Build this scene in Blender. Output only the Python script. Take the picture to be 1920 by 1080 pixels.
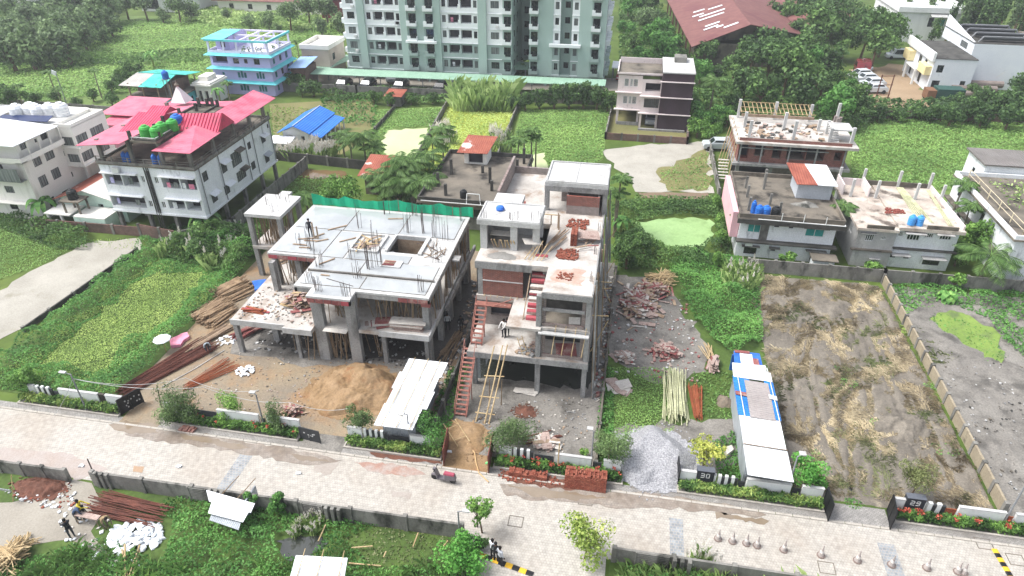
import bpy, bmesh, math, random
import numpy as np
from mathutils import Vector, Matrix
random.seed(7)
RNG = np.random.default_rng(11)
scene = bpy.context.scene
for _o in list(bpy.data.objects):
 bpy.data.objects.remove(_o)
R = math.radians
HAZE = 0.0005
LEAF_GAIN = 2.3
# ------------------------------------------------------------------ camera
CAM_H, PITCH, YAW = 34.0, 32.6, 10.07
cam_data = bpy.data.cameras.new('camera')
cam_data.lens = 24.0
cam_data.sensor_width = 36.0
cam_data.clip_start = 0.5
cam_data.clip_end = 2000.0
cam = bpy.data.objects.new('camera', cam_data)
cam.location = (0, 0, CAM_H)
cam.rotation_euler = (R(90 - PITCH), 0, R(YAW))
scene.collection.objects.link(cam)
scene.camera = cam
# ------------------------------------------------------------------ sky, sun, exposure
SUN_DIR = Vector((-0.52, -0.06, 0.85)).normalized()      # towards the sun
world = bpy.data.worlds.new('World')
scene.world = world
world.use_nodes = True
wn, wl = world.node_tree.nodes, world.node_tree.links
wn.clear()
sky = wn.new('ShaderNodeTexSky')
sky.sky_type = 'NISHITA'
sky.sun_disc = False
sky.sun_elevation = math.asin(SUN_DIR.z)
sky.sun_rotation = math.atan2(SUN_DIR.x, SUN_DIR.y)
sky.air_density = 1.0
sky.dust_density = 4.0
sky.ozone_density = 1.0
hsv = wn.new('ShaderNodeHueSaturation')
hsv.inputs['Saturation'].default_value = 0.45
bg = wn.new('ShaderNodeBackground')
bg.inputs['Strength'].default_value = 0.15
wo = wn.new('ShaderNodeOutputWorld')
wl.new(sky.outputs[0], hsv.inputs['Color'])
wl.new(hsv.outputs[0], bg.inputs[0])
wl.new(bg.outputs[0], wo.inputs[0])
sun_data = bpy.data.lights.new('sun', 'SUN')
sun_data.energy = 1.7
sun_data.angle = R(22)
sun_data.color = (1.0, 0.995, 0.985)
sun = bpy.data.objects.new('sun', sun_data)
sun.rotation_euler = (-SUN_DIR).to_track_quat('-Z', 'Y').to_euler()
sun.location = (-40, 20, 80)
scene.collection.objects.link(sun)
scene.view_settings.view_transform = 'Standard'
scene.view_settings.look = 'None'
scene.view_settings.gamma = 1.0
scene.view_settings.exposure = 0.94
scene.view_settings.use_curve_mapping = False
scene.render.engine = 'CYCLES'
scene.cycles.max_bounces = 4
scene.cycles.diffuse_bounces = 2
scene.cycles.glossy_bounces = 2
scene.cycles.transmission_bounces = 2
scene.cycles.volume_bounces = 0
scene.cycles.transparent_max_bounces = 8
# ------------------------------------------------------------------ image pixel to world position: unprojected through the camera onto the level z
_ct, _st = math.cos(R(PITCH)), math.sin(R(PITCH))
_ca, _sa = math.cos(R(YAW)), math.sin(R(YAW))
def spot(px, py, z=0.0):
 u, v = (px - 960) / 1280.0, (540 - py) / 1280.0
 f, d = _ct + v * _st, _st - v * _ct
 s = (CAM_H - z) / d
 return ((u * _ca - f * _sa) * s, (u * _sa + f * _ca) * s)
def spot3(px, py, z=0.0):
 x, y = spot(px, py, z)
 return (x, y, z)
def plan(pts, z=0.0):  # outline given in image pixels, unprojected onto the level z
 return [spot(a, b, z) for a, b in pts]
# ------------------------------------------------------------------ colours and materials
def lin(h):
 h = h.lstrip('#')
 return tuple(((int(h[i:i+2], 16) / 255.0 + 0.055) / 1.055) ** 2.4 if int(h[i:i+2], 16) > 10 else int(h[i:i+2], 16) / 255.0 / 12.92 for i in (0, 2, 4))
MATS = {}
def col4(c):
 if isinstance(c, str): c = lin(c)
 return (c[0], c[1], c[2], 1.0)
def mat(name, base, var=None, scale=0.6, lo=0.35, hi=0.65, rough=0.85, bump=0.0, bscale=8.0, stretch=None, spec=0.3, metallic=0.0, fine=0.12, fscale=9.0, third=None, tscale=2.5, tlo=0.6, thi=0.72, mode=None, coat=0.0):
 """procedural material: two-tone noise + fine grain + optional third stain tone + bump"""
 if name in MATS: return MATS[name]
 m = bpy.data.materials.new(name)
 m.use_nodes = True
 N, L = m.node_tree.nodes, m.node_tree.links
 bs = N['Principled BSDF']
 bs.inputs['Roughness'].default_value = rough
 bs.inputs['Metallic'].default_value = metallic
 bs.inputs['Specular IOR Level'].default_value = spec
 bs.inputs['Coat Weight'].default_value = coat
 geo = N.new('ShaderNodeNewGeometry')
 mp = N.new('ShaderNodeMapping')
 if stretch: mp.inputs['Scale'].default_value = stretch
 L.new(geo.outputs['Position'], mp.inputs['Vector'])
 def noise(sc, vec, det=5.0):
  n = N.new('ShaderNodeTexNoise')
  n.inputs['Scale'].default_value = sc
  n.inputs['Detail'].default_value = det
  n.inputs['Roughness'].default_value = 0.6
  L.new(vec, n.inputs['Vector'])
  return n.outputs['Fac']
 def mix(fac, a, b, blend='MIX'):
  x = N.new('ShaderNodeMix')
  x.data_type = 'RGBA'
  x.blend_type = blend
  if hasattr(fac, 'node'): L.new(fac, x.inputs[0])
  else: x.inputs[0].default_value = fac
  for v, i in ((a, 6), (b, 7)):
   if hasattr(v, 'node'): L.new(v, x.inputs[i])
   else: x.inputs[i].default_value = col4(v)
  return x.outputs[2]
 def ramp(fac, l, h):
  r = N.new('ShaderNodeMapRange')
  r.inputs[1].default_value, r.inputs[2].default_value = l, h
  L.new(fac, r.inputs[0])
  return r.outputs[0]
 c = None
 if mode == 'brick':
  pass
 if var is not None:
  c = mix(ramp(noise(scale, mp.outputs[0]), lo, hi), base, var)
 else:
  c = mix(0.0, base, base)
 if third is not None:
  c = mix(ramp(noise(tscale, mp.outputs[0], 7.0), tlo, thi), c, third)
 if fine > 0:
  g = ramp(noise(fscale, geo.outputs['Position'], 3.0), 0.3, 0.7)
  gm = N.new('ShaderNodeMapRange')
  gm.inputs[3].default_value, gm.inputs[4].default_value = 1 - fine, 1 + fine
  L.new(g, gm.inputs[0])
  cc = N.new('ShaderNodeCombineColor')
  for i in range(3): L.new(gm.outputs[0], cc.inputs[i])
  c = mix(1.0, c, cc.outputs[0], 'MULTIPLY')
 m['_c'] = 1
 L.new(c, bs.inputs['Base Color'])
 if bump > 0:
  b = N.new('ShaderNodeBump')
  b.inputs['Strength'].default_value = bump
  b.inputs['Distance'].default_value = 0.1
  L.new(noise(bscale, geo.outputs['Position'], 4.0), b.inputs['Height'])
  L.new(b.outputs[0], bs.inputs['Normal'])
 MATS[name] = m
 return m
def brick_mat(name, c1, c2, mortar, bw=0.25, bh=0.09, msize=0.012, plane='xz', rough=0.9, bump=0.4, patch=None, pscale=0.35, plo=0.5, phi=0.62, offset=0.5, squash=1.0):
 """coursed units: brick or pavers, with blotches"""
 if name in MATS: return MATS[name]
 m = bpy.data.materials.new(name)
 m.use_nodes = True
 N, L = m.node_tree.nodes, m.node_tree.links
 bs = N['Principled BSDF']
 bs.inputs['Roughness'].default_value = rough
 geo = N.new('ShaderNodeNewGeometry')
 sep = N.new('ShaderNodeSeparateXYZ')
 com = N.new('ShaderNodeCombineXYZ')
 L.new(geo.outputs['Position'], sep.inputs[0])
 if plane == 'xy':
  L.new(sep.outputs[0], com.inputs[0]); L.new(sep.outputs[1], com.inputs[1])
 else:                       # walls: run along x+y, rise along z
  ad = N.new('ShaderNodeMath')
  L.new(sep.outputs[0], ad.inputs[0]); L.new(sep.outputs[1], ad.inputs[1])
  L.new(ad.outputs[0], com.inputs[0]); L.new(sep.outputs[2], com.inputs[1])
 br = N.new('ShaderNodeTexBrick')
 br.offset = offset
 br.inputs['Color1'].default_value = col4(c1)
 br.inputs['Color2'].default_value = col4(c2)
 br.inputs['Mortar'].default_value = col4(mortar)
 br.inputs['Scale'].default_value = 1.0
 br.inputs['Brick Width'].default_value = bw
 br.inputs['Row Height'].default_value = bh
 br.inputs['Mortar Size'].default_value = msize
 br.inputs['Mortar Smooth'].default_value = 0.3
 L.new(com.outputs[0], br.inputs['Vector'])
 out = br.outputs['Color']
 nz = N.new('ShaderNodeTexNoise')
 nz.inputs['Scale'].default_value = pscale
 nz.inputs['Detail'].default_value = 6.0
 L.new(geo.outputs['Position'], nz.inputs['Vector'])
 if patch is not None:
  rg = N.new('ShaderNodeMapRange')
  rg.inputs[1].default_value, rg.inputs[2].default_value = plo, phi
  rg.inputs[4].default_value = 0.75
  L.new(nz.outputs['Fac'], rg.inputs[0])
  x = N.new('ShaderNodeMix'); x.data_type = 'RGBA'
  L.new(rg.outputs[0], x.inputs[0]); L.new(out, x.inputs[6]); x.inputs[7].default_value = col4(patch)
  out = x.outputs[2]
 n2 = N.new('ShaderNodeTexNoise')
 n2.inputs['Scale'].default_value = 3.0
 n2.inputs['Detail'].default_value = 6.0
 L.new(geo.outputs['Position'], n2.inputs['Vector'])
 rg2 = N.new('ShaderNodeMapRange')
 rg2.inputs[1].default_value, rg2.inputs[2].default_value, rg2.inputs[3].default_value, rg2.inputs[4].default_value = 0.3, 0.7, 0.8, 1.15
 L.new(n2.outputs['Fac'], rg2.inputs[0])
 cc = N.new('ShaderNodeCombineColor')
 for i in range(3): L.new(rg2.outputs[0], cc.inputs[i])
 y = N.new('ShaderNodeMix'); y.data_type = 'RGBA'; y.blend_type = 'MULTIPLY'; y.inputs[0].default_value = 1.0
 L.new(out, y.inputs[6]); L.new(cc.outputs[0], y.inputs[7])
 L.new(y.outputs[2], bs.inputs['Base Color'])
 b = N.new('ShaderNodeBump'); b.inputs['Strength'].default_value = bump; b.inputs['Distance'].default_value = 0.03; b.invert = True
 L.new(br.outputs['Fac'], b.inputs['Height']); L.new(b.outputs[0], bs.inputs['Normal'])
 MATS[name] = m
 return m
def wave_mat(name, base, var, axis='X', pitch=0.25, bump=0.6, rough=0.5, stain=None, slo=0.55, shi=0.65, metallic=0.0, sscale=0.5):
 """corrugated sheet: base colour with ridges as bump and optional rust blotches"""
 if name in MATS: return MATS[name]
 m = mat(name, base, var, scale=0.7, rough=rough, fine=0.08, third=stain, tscale=sscale, tlo=slo, thi=shi, metallic=metallic)
 N, L = m.node_tree.nodes, m.node_tree.links
 bs = N['Principled BSDF']
 geo = N.new('ShaderNodeNewGeometry')
 sep = N.new('ShaderNodeSeparateXYZ')
 L.new(geo.outputs['Position'], sep.inputs[0])
 mu = N.new('ShaderNodeMath'); mu.operation = 'MULTIPLY'; mu.inputs[1].default_value = 2 * math.pi / pitch
 L.new(sep.outputs['XYZ'.index(axis)], mu.inputs[0])
 si = N.new('ShaderNodeMath'); si.operation = 'SINE'
 L.new(mu.outputs[0], si.inputs[0])
 b = N.new('ShaderNodeBump'); b.inputs['Strength'].default_value = bump; b.inputs['Distance'].default_value = 0.04
 L.new(si.outputs[0], b.inputs['Height']); L.new(b.outputs[0], bs.inputs['Normal'])
 return m
def leaf_mat(name, dark, mid, light, trans=0.3, rough=0.6):
 """foliage: colour picked per leaf from the face attribute v"""
 if name in MATS: return MATS[name]
 m = bpy.data.materials.new(name)
 m.use_nodes = True
 N, L = m.node_tree.nodes, m.node_tree.links
 bs = N['Principled BSDF']
 bs.inputs['Roughness'].default_value = rough
 bs.inputs['Specular IOR Level'].default_value = 0.25
 at = N.new('ShaderNodeAttribute'); at.attribute_name = 'v'
 cr = N.new('ShaderNodeValToRGB')
 e = cr.color_ramp.elements
 def _tone(c):
  c = lin(c); g = .3 * c[0] + .6 * c[1] + .1 * c[2]
  return tuple(min(.9, (q * .82 + g * .18) * LEAF_GAIN) for q in c)
 dark, mid, light = _tone(dark), _tone(mid), _tone(light)
 e[0].position, e[0].color = 0.0, col4(dark)
 e[1].position, e[1].color = 1.0, col4(light)
 k = e.new(0.5); k.color = col4(mid)
 L.new(at.outputs['Fac'], cr.inputs[0])
 L.new(cr.outputs[0], bs.inputs['Base Color'])
 tr = N.new('ShaderNodeBsdfTranslucent')
 L.new(cr.outputs[0], tr.inputs[0])
 mx = N.new('ShaderNodeMixShader'); mx.inputs[0].default_value = trans
 L.new(bs.outputs[0], mx.inputs[1]); L.new(tr.outputs[0], mx.inputs[2])
 L.new(mx.outputs[0], N['Material Output'].inputs[0])
 MATS[name] = m
 return m
def glass_mat(name, tint='#1c2628', rough=0.08):
 return mat(name, tint, None, rough=rough, fine=0.25, fscale=1.2, spec=0.6)
# ------------------------------------------------------------------ objects
COL = scene.collection
def tag(o, label=None, cat=None, group=None, kind=None):
 if label: o['label'] = label
 if cat: o['category'] = cat
 if group: o['group'] = group
 if kind: o['kind'] = kind
 return o
def thing(name, label, cat, loc=(0, 0, 0), group=None, rotz=0.0):
 o = bpy.data.objects.new(name, None)
 o.empty_display_size = 0.3
 o.location = loc
 o.rotation_euler = (0, 0, rotz)
 COL.objects.link(o)
 return tag(o, label, cat, group)
def put(name, mesh, parent=None, loc=(0, 0, 0), rot=(0, 0, 0), scale=(1, 1, 1)):
 o = bpy.data.objects.new(name, mesh)
 COL.objects.link(o)
 if parent is not None: o.parent = parent
 o.location, o.rotation_euler, o.scale = loc, rot, scale
 return o
def base_of(p):
 x = Vector((0, 0, 0))
 while p is not None:
  x += Vector(p.location); p = p.parent
 return x
class MB:
 """collects shapes in world coordinates; build() links them as one mesh object"""
 def __init__(s): s.v, s.f, s.m = [], [], []
 def add(s, vs, fs, mi=0):
  n = len(s.v)
  s.v.extend(vs); s.f.extend([tuple(i + n for i in f) for f in fs]); s.m.extend([mi] * len(fs))
  return s
 def box(s, x0, y0, z0, x1, y1, z1, mi=0):
  if x0 > x1: x0, x1 = x1, x0
  if y0 > y1: y0, y1 = y1, y0
  if z0 > z1: z0, z1 = z1, z0
  return s.add([(x0, y0, z0), (x1, y0, z0), (x1, y1, z0), (x0, y1, z0), (x0, y0, z1), (x1, y0, z1), (x1, y1, z1), (x0, y1, z1)],
                     [(0, 3, 2, 1), (4, 5, 6, 7), (0, 1, 5, 4), (1, 2, 6, 5), (2, 3, 7, 6), (3, 0, 4, 7)], mi)
 def cbox(s, cx, cy, z0, w, d, h, mi=0): return s.box(cx - w / 2, cy - d / 2, z0, cx + w / 2, cy + d / 2, z0 + h, mi)
 def prism(s, poly, z0, z1, mi=0, bottom=True):
  a = sum(poly[i][0] * poly[(i + 1) % len(poly)][1] - poly[(i + 1) % len(poly)][0] * poly[i][1] for i in range(len(poly)))
  if a < 0: poly = poly[::-1]
  n = len(poly)
  f = [tuple(range(n, 2 * n))] + [(i, (i + 1) % n, n + (i + 1) % n, n + i) for i in range(n)]
  if bottom: f.append(tuple(range(n - 1, -1, -1)))
  zf0 = z0 if callable(z0) else (lambda x, y: z0)
  zf1 = z1 if callable(z1) else (lambda x, y: z1)
  return s.add([(x, y, zf0(x, y)) for x, y in poly] + [(x, y, zf1(x, y)) for x, y in poly], f, mi)
 def slabq(s, a, b, c, d, t, mi=0):
  """sheet with corners a b c d (counter-clockwise from above), thickness t downwards"""
  lo = [(p[0], p[1], p[2] - t) for p in (a, b, c, d)]
  return s.add([tuple(a), tuple(b), tuple(c), tuple(d)] + lo, [(0, 1, 2, 3), (7, 6, 5, 4), (0, 4, 5, 1), (1, 5, 6, 2), (2, 6, 7, 3), (3, 7, 4, 0)], mi)
 def bar(s, p, q, r, n=4, r2=None, mi=0, rot=0.785):
  p, q = Vector(p), Vector(q)
  d = (q - p).normalized() if (q - p).length > 1e-6 else Vector((0, 0, 1))
  u = d.cross(Vector((0, 0, 1)))
  if u.length < 1e-3: u = Vector((1, 0, 0))
  u.normalize(); w = d.cross(u)
  r2 = r if r2 is None else r2
  vs = []
  for c, rr in ((p, r), (q, r2)):
   for i in range(n):
    a = rot + 2 * math.pi * i / n
    vs.append(tuple(c + u * math.cos(a) * rr + w * math.sin(a) * rr))
  f = [(i, (i + 1) % n, n + (i + 1) % n, n + i) for i in range(n)] + [tuple(range(n - 1, -1, -1)), tuple(range(n, 2 * n))]
  return s.add(vs, f, mi)
 def tube(s, pts, r, n=5, mi=0):
  for a, b in zip(pts[:-1], pts[1:]): s.bar(a, b, r if not isinstance(r, (list, tuple)) else r[0], n, mi=mi)
  return s
 def lathe(s, cx, cy, prof, n=12, mi=0):
  vs, f = [], []
  for r, z in prof:
   for i in range(n):
    a = 2 * math.pi * i / n
    vs.append((cx + r * math.cos(a), cy + r * math.sin(a), z))
  for k in range(len(prof) - 1):
   for i in range(n):
    j = (i + 1) % n
    f.append((k * n + i, k * n + j, (k + 1) * n + j, (k + 1) * n + i))
  f.append(tuple(range(n - 1, -1, -1)))
  f.append(tuple(range((len(prof) - 1) * n, len(prof) * n)))
  return s.add(vs, f, mi)
 def mesh(s, name, mats, off=(0, 0, 0), smooth=False):
  me = bpy.data.meshes.new(name)
  ox, oy, oz = off
  me.from_pydata([(x - ox, y - oy, z - oz) for x, y, z in s.v], [], s.f)
  if not isinstance(mats, (list, tuple)): mats = [mats]
  for m in mats: me.materials.append(m)
  if len(mats) > 1: me.polygons.foreach_set('material_index', s.m)
  if smooth: me.polygons.foreach_set('use_smooth', [True] * len(me.polygons))
  me.update()
  return me
 def build(s, name, mats, parent=None, smooth=False, org=None):
  off = base_of(parent) if parent is not None else Vector(org or (0, 0, 0))
  me = s.mesh(name, mats, off, smooth)
  return put(name, me, parent, loc=(0, 0, 0) if parent is not None else tuple(off))
def np_mesh(name, V, F, m, attr=None, smooth=False):
 """fast mesh from arrays: V (n,3), F (k, 3 or 4)"""
 me = bpy.data.meshes.new(name)
 V = np.ascontiguousarray(V, np.float32); F = np.ascontiguousarray(F, np.int32)
 k, c = F.shape
 me.vertices.add(len(V)); me.vertices.foreach_set('co', V.ravel())
 me.loops.add(k * c); me.loops.foreach_set('vertex_index', F.ravel())
 me.polygons.add(k)
 me.polygons.foreach_set('loop_start', np.arange(0, k * c, c, dtype=np.int32))
 if attr is not None:
  a = me.attributes.new('v', 'FLOAT', 'FACE')
  a.data.foreach_set('value', np.ascontiguousarray(attr, np.float32))
 if smooth: me.polygons.foreach_set('use_smooth', np.ones(k, bool))
 me.materials.append(m)
 me.update(calc_edges=True)
 return me
# smooth pseudo-noise on the plan, 0..1
_ph = RNG.uniform(0, 6.28, (3, 10)); _kd = RNG.uniform(0, 6.28, (3, 10))
def fbm(x, y, s=1.0):
 t = 0.0
 for o in range(3):
  w = 2.0 ** o / s
  for i in range(5):
   a = _kd[o, i]
   q = x * math.cos(a) + y * math.sin(a)
   q2 = -x * math.sin(a) + y * math.cos(a)
   t = t + np.sin(q * w * (1 + .17 * i) + _ph[o, i] + 1.3 * np.sin(q2 * w * .7 + _ph[o, i + 5])) / (2.0 ** o)
 return np.clip(0.5 + t / 9.0, 0, 1)
def in_poly(x, y, poly):
 r = np.zeros(len(x), bool)
 n = len(poly)
 for i in range(n):
  x1, y1 = poly[i]; x2, y2 = poly[(i + 1) % n]
  c = (y1 > y) != (y2 > y)
  with np.errstate(divide='ignore', invalid='ignore'):
   r ^= c & (x < (x2 - x1) * (y - y1) / (y2 - y1 + 1e-12) + x1)
 return r
def scatter(poly, n):
 xs, ys = [p[0] for p in poly], [p[1] for p in poly]
 x = RNG.uniform(min(xs), max(xs), n); y = RNG.uniform(min(ys), max(ys), n)
 k = in_poly(x, y, poly)
 return x[k], y[k]
def bbox_area(poly):
 xs, ys = [p[0] for p in poly], [p[1] for p in poly]
 return (max(xs) - min(xs)) * (max(ys) - min(ys))
def diamonds(P, Nn, size, aspect=0.55, tip=None):
 """leaf quads: centres P, normals Nn, sizes"""
 n = len(P)
 t = RNG.normal(size=(n, 3)) if tip is None else tip
 t = t - (t * Nn).sum(1, keepdims=True) * Nn
 t /= np.linalg.norm(t, axis=1, keepdims=True) + 1e-9
 b = np.cross(Nn, t)
 s = size[:, None]
 V = np.empty((n, 4, 3))
 V[:, 0] = P - t * s * 0.5
 V[:, 1] = P + b * s * aspect * 0.5 + Nn * s * .08
 V[:, 2] = P + t * s * 0.5
 V[:, 3] = P - b * s * aspect * 0.5 + Nn * s * .08
 return V.reshape(-1, 3), np.arange(4 * n).reshape(n, 4)
def unit(a): return a / (np.linalg.norm(a, axis=1, keepdims=True) + 1e-9)
def carpet(name, label, poly, m, per=30, size=0.25, hump=0.2, hs=1.5, h0=0.05, bumps=(), cat='vegetation', up=1.2, aspect=0.55, vbase=0.5, vspread=0.5, holes=(), edge=None):
 """low vegetation nobody could count: leaves spread over a lumpy surface"""
 n = int(bbox_area(poly) * per)
 x, y = scatter(poly, n)
 for h in holes:
  k = ~in_poly(x, y, h); x, y = x[k], y[k]
 lump = fbm(x, y, hs)
 z = h0 + hump * lump
 for bx, by, br, bh in bumps:
  d2 = ((x - bx) ** 2 + (y - by) ** 2) / br ** 2
  z = np.maximum(z, bh * np.sqrt(np.clip(1 - d2, 0, None)) * (0.75 + 0.5 * fbm(x, y, .6)))
 z = z * RNG.uniform(0.6, 1.0, len(x)) ** 0.5
 Nn = unit(RNG.normal(size=(len(x), 3)) + np.array([0, 0, up]))
 V, F = diamonds(np.stack([x, y, z], 1), Nn, size * RNG.uniform(0.6, 1.5, len(x)), aspect)
 v = np.clip(vbase + (fbm(x + 31, y - 17, hs * 1.7) - .5) * 1.3 * vspread + RNG.normal(0, .22, len(x)) * vspread * 1.3, 0, 1)
 o = put(name, np_mesh(name, V, F, m, v))
 return tag(o, label, cat, kind='stuff')
def blades(name, label, poly, m, per=20, h=0.5, w=0.04, lean=0.5, cat='grass', hvar=0.5, vbase=0.5, patch=None, holes=(), z0=0.0, parent=None, zs=None, swirl=None):
 """upright grass: bent two-piece blades"""
 n = int(bbox_area(poly) * per)
 x, y = scatter(poly, n)
 for hh in holes:
  k = ~in_poly(x, y, hh); x, y = x[k], y[k]
 if patch is not None:
  k = fbm(x, y, patch[0]) > patch[1]; x, y = x[k], y[k]
 n = len(x)
 hh = h * (1 - hvar + hvar * 2 * RNG.random(n)) * (0.6 + .8 * fbm(x, y, 1.3))
 a = RNG.uniform(0, 6.283, n); ln = lean * RNG.random(n)
 if swirl: a = fbm(x, y, swirl) * 16 + RNG.normal(0, .5, n)
 dx, dy = np.cos(a), np.sin(a)
 ww = w * RNG.uniform(.6, 1.4, n)
 V = np.empty((n, 4, 3))
 z = np.full(n, z0)
 V[:, 0] = np.stack([x - dy * ww, y + dx * ww, z], 1)
 V[:, 1] = np.stack([x + dy * ww, y - dx * ww, z], 1)
 V[:, 2] = np.stack([x + dx * ln * hh + dy * ww * .4, y + dy * ln * hh - dx * ww * .4, z + hh * .8], 1)
 V[:, 3] = np.stack([x + dx * ln * hh * 1.8, y + dy * ln * hh * 1.8, z + hh * (1 - ln * .3)], 1)
 V = V.reshape(-1, 3); F = np.arange(4 * n).reshape(n, 4)
 v = np.clip(vbase + (fbm(x + 5, y + 9, 2.5) - .5) + RNG.normal(0, .2, n), 0, 1)
 o = put(name, np_mesh(name, V, F, m, v), parent)
 return tag(o, label, cat, kind='stuff')
def sheet(name, poly, z, m, kind='structure', label=None, cat=None, bumpy=None):
 """flat or gently bumpy ground sheet"""
 b = MB()
 a = sum(poly[i][0] * poly[(i + 1) % len(poly)][1] - poly[(i + 1) % len(poly)][0] * poly[i][1] for i in range(len(poly)))
 if a < 0: poly = poly[::-1]
 b.add([(x, y, z) for x, y in poly], [tuple(range(len(poly)))])
 o = b.build(name, m)
 return tag(o, label, cat, kind=kind)
def relief(name, x0, y0, x1, y1, m, amp=.15, s=.5, step=.25, ruts=(), z0=.02):
 """churned ground: a fine grid with lumps and wheel ruts"""
 nx, ny = int((x1 - x0) / step) + 1, int((y1 - y0) / step) + 1
 X, Y = np.meshgrid(np.linspace(x0, x1, nx), np.linspace(y0, y1, ny))
 Z = z0 + amp * (fbm(X, Y, s * 2.2) - .35) + amp * .6 * (fbm(X + 40, Y + 7, s * .6) - .5)
 for pts, w, d in ruts:
  best = np.full(X.shape, 9.)
  for (ax, ay), (bx, by) in zip(pts[:-1], pts[1:]):
   L2 = (bx - ax) ** 2 + (by - ay) ** 2
   t = np.clip(((X - ax) * (bx - ax) + (Y - ay) * (by - ay)) / L2, 0, 1)
   best = np.minimum(best, np.hypot(X - ax - t * (bx - ax), Y - ay - t * (by - ay)))
  Z -= d * np.exp(-(best / w) ** 2) - d * .5 * np.exp(-((best - 2 * w) / w) ** 2)
 ed = np.minimum(np.minimum(X - x0, x1 - X), np.minimum(Y - y0, y1 - Y))
 Z = np.where(ed < .01, -.05, np.maximum(Z, .014))
 idx = np.arange(nx * ny).reshape(ny, nx)
 F = np.stack([idx[:-1, :-1], idx[:-1, 1:], idx[1:, 1:], idx[1:, :-1]], -1).reshape(-1, 4)
 o = put(name, np_mesh(name, np.stack([X, Y, Z], -1).reshape(-1, 3), F, m, smooth=True))
 return tag(o, kind='structure')
def ragged(poly, amp=0.25, step=0.5, seed=0):
 """outline with an uneven natural edge"""
 rr = random.Random(seed)
 out = []
 n = len(poly)
 for i in range(n):
  a, b = Vector(poly[i]), Vector(poly[(i + 1) % n])
  k = max(1, int((b - a).length / step))
  for j in range(k):
   p = a.lerp(b, j / k)
   out.append((p.x + rr.uniform(-amp, amp), p.y + rr.uniform(-amp, amp)))
 return out
def mound_mesh(name, cx, cy, rx, ry, h, m, seed=0, n=40, rough=0.12, power=1.0, z0=-0.02, peak=None):
 """loose heap with a slumped edge"""
 rr = np.random.default_rng(seed)
 peaks = peak or [(0, 0, 1.0)]
 g = np.linspace(-1.15, 1.15, n)
 X, Y = np.meshgrid(g, g)
 ang = np.arctan2(Y, X)
 edge = 1 + .10 * np.sin(3 * ang + seed) + .07 * np.sin(5 * ang + 2 * seed) + .04 * np.sin(9 * ang)
 r = np.sqrt(X ** 2 + Y ** 2) / edge
 Z = np.zeros_like(X)
 for px, py, ph in peaks:
  d = np.sqrt((X - px) ** 2 + (Y - py) ** 2)
  Z = np.maximum(Z, ph * np.clip(1 - d, 0, None) ** power)
 Z = np.minimum(Z, np.clip(1.02 - r, 0, None) * 1.8)
 XX, YY = cx + X * rx, cy + Y * ry
 Z = Z * h + np.where(Z > 0.02, (fbm(XX, YY, .35) - .5) * rough * h * 1.6 + (fbm(XX + 9, YY, .12) - .5) * rough * h * .5, 0)
 Z = np.where(r > 1.02, z0 - .05, np.maximum(Z, z0)) 
 V = np.stack([XX, YY, Z], -1).reshape(-1, 3)
 idx = np.arange(n * n).reshape(n, n)
 F = np.stack([idx[:-1, :-1], idx[:-1, 1:], idx[1:, 1:], idx[1:, :-1]], -1).reshape(-1, 4)
 V = V - np.array([cx, cy, 0])
 return np_mesh(name, V, F, m, smooth=True)
# ------------------------------------------------------------------ shared unit pieces
_unit = {}
def unit_pole(m, n=6):
 k = ('pole', m.name, n)
 if k not in _unit: _unit[k] = MB().bar((0, 0, 0), (0, 0, 1), 1.0, n, r2=.82).mesh('pole', m)
 return _unit[k]
def unit_box(m):
 k = ('box', m.name)
 if k not in _unit: _unit[k] = MB().box(-.5, -.5, -.5, .5, .5, .5).mesh('board', m)
 return _unit[k]
def pole(name, m, parent, p, q, r, n=6):
 o = base_of(parent) if parent is not None else Vector((0, 0, 0))
 p, q = Vector(p), Vector(q)
 d = q - p
 ob = put(name, unit_pole(m, n), parent, loc=tuple(p - o), scale=(r, r, d.length))
 ob.rotation_euler = d.to_track_quat('Z', 'Y').to_euler()
 return ob
def board(name, m, parent, c, size, rot=(0, 0, 0)):
 o = base_of(parent) if parent is not None else Vector((0, 0, 0))
 return put(name, unit_box(m), parent, loc=tuple(Vector(c) - o), rot=rot, scale=size)
# palette
CONC = mat('raw_concrete', '#858584', '#a09f9d', scale=.7, bump=.2, fine=.2, third='#5c5b59', tscale=1.1, tlo=.5, thi=.72, stretch=(1, 1, .35))
CONC_PALE = mat('pale_concrete', '#adadab', '#c4c4c2', scale=.45, bump=.12, third='#85837f', tscale=.8, tlo=.56, thi=.76)
CONC_DECK = mat('trodden_concrete_deck', '#a39d96', '#c6c2bc', scale=.35, bump=.12, third='#8b7868', tscale=.55, tlo=.52, thi=.7)
CONC_OLD = mat('mouldy_concrete', '#5d5850', '#7d7569', scale=.4, bump=.2, third='#33302c', tscale=.5, tlo=.52, thi=.66)
CONC_DARK = mat('black_stained_concrete', '#3a3936', '#555450', scale=.7, bump=.2, third='#232321', tscale=1.0)
CONC_WALL = mat('weathered_boundary_concrete', '#6f6d68', '#8b8983', scale=.8, bump=.25, third='#3c3d38', tscale=.9, tlo=.5, thi=.66, stretch=(1, 1, .5))
WET = mat('wet_curing_slab', '#9a9e9f', '#b0b3b3', scale=.25, rough=.07, spec=.75, fine=.03, third='#84888a', tscale=.3, tlo=.55, thi=.75)
PLASTER = mat('cream_plaster', '#e2e0d8', '#ece9e2', scale=.3, bump=.05, third='#c8c5ba', tscale=.6, stretch=(1, 1, .25), fine=.05)
STAINED = mat('stained_white_plaster', '#d6dadd', '#e4e7e9', scale=.5, third='#6e7275', tscale=1.1, tlo=.6, thi=.78, stretch=(1, 1, .3), bump=.1)
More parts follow.
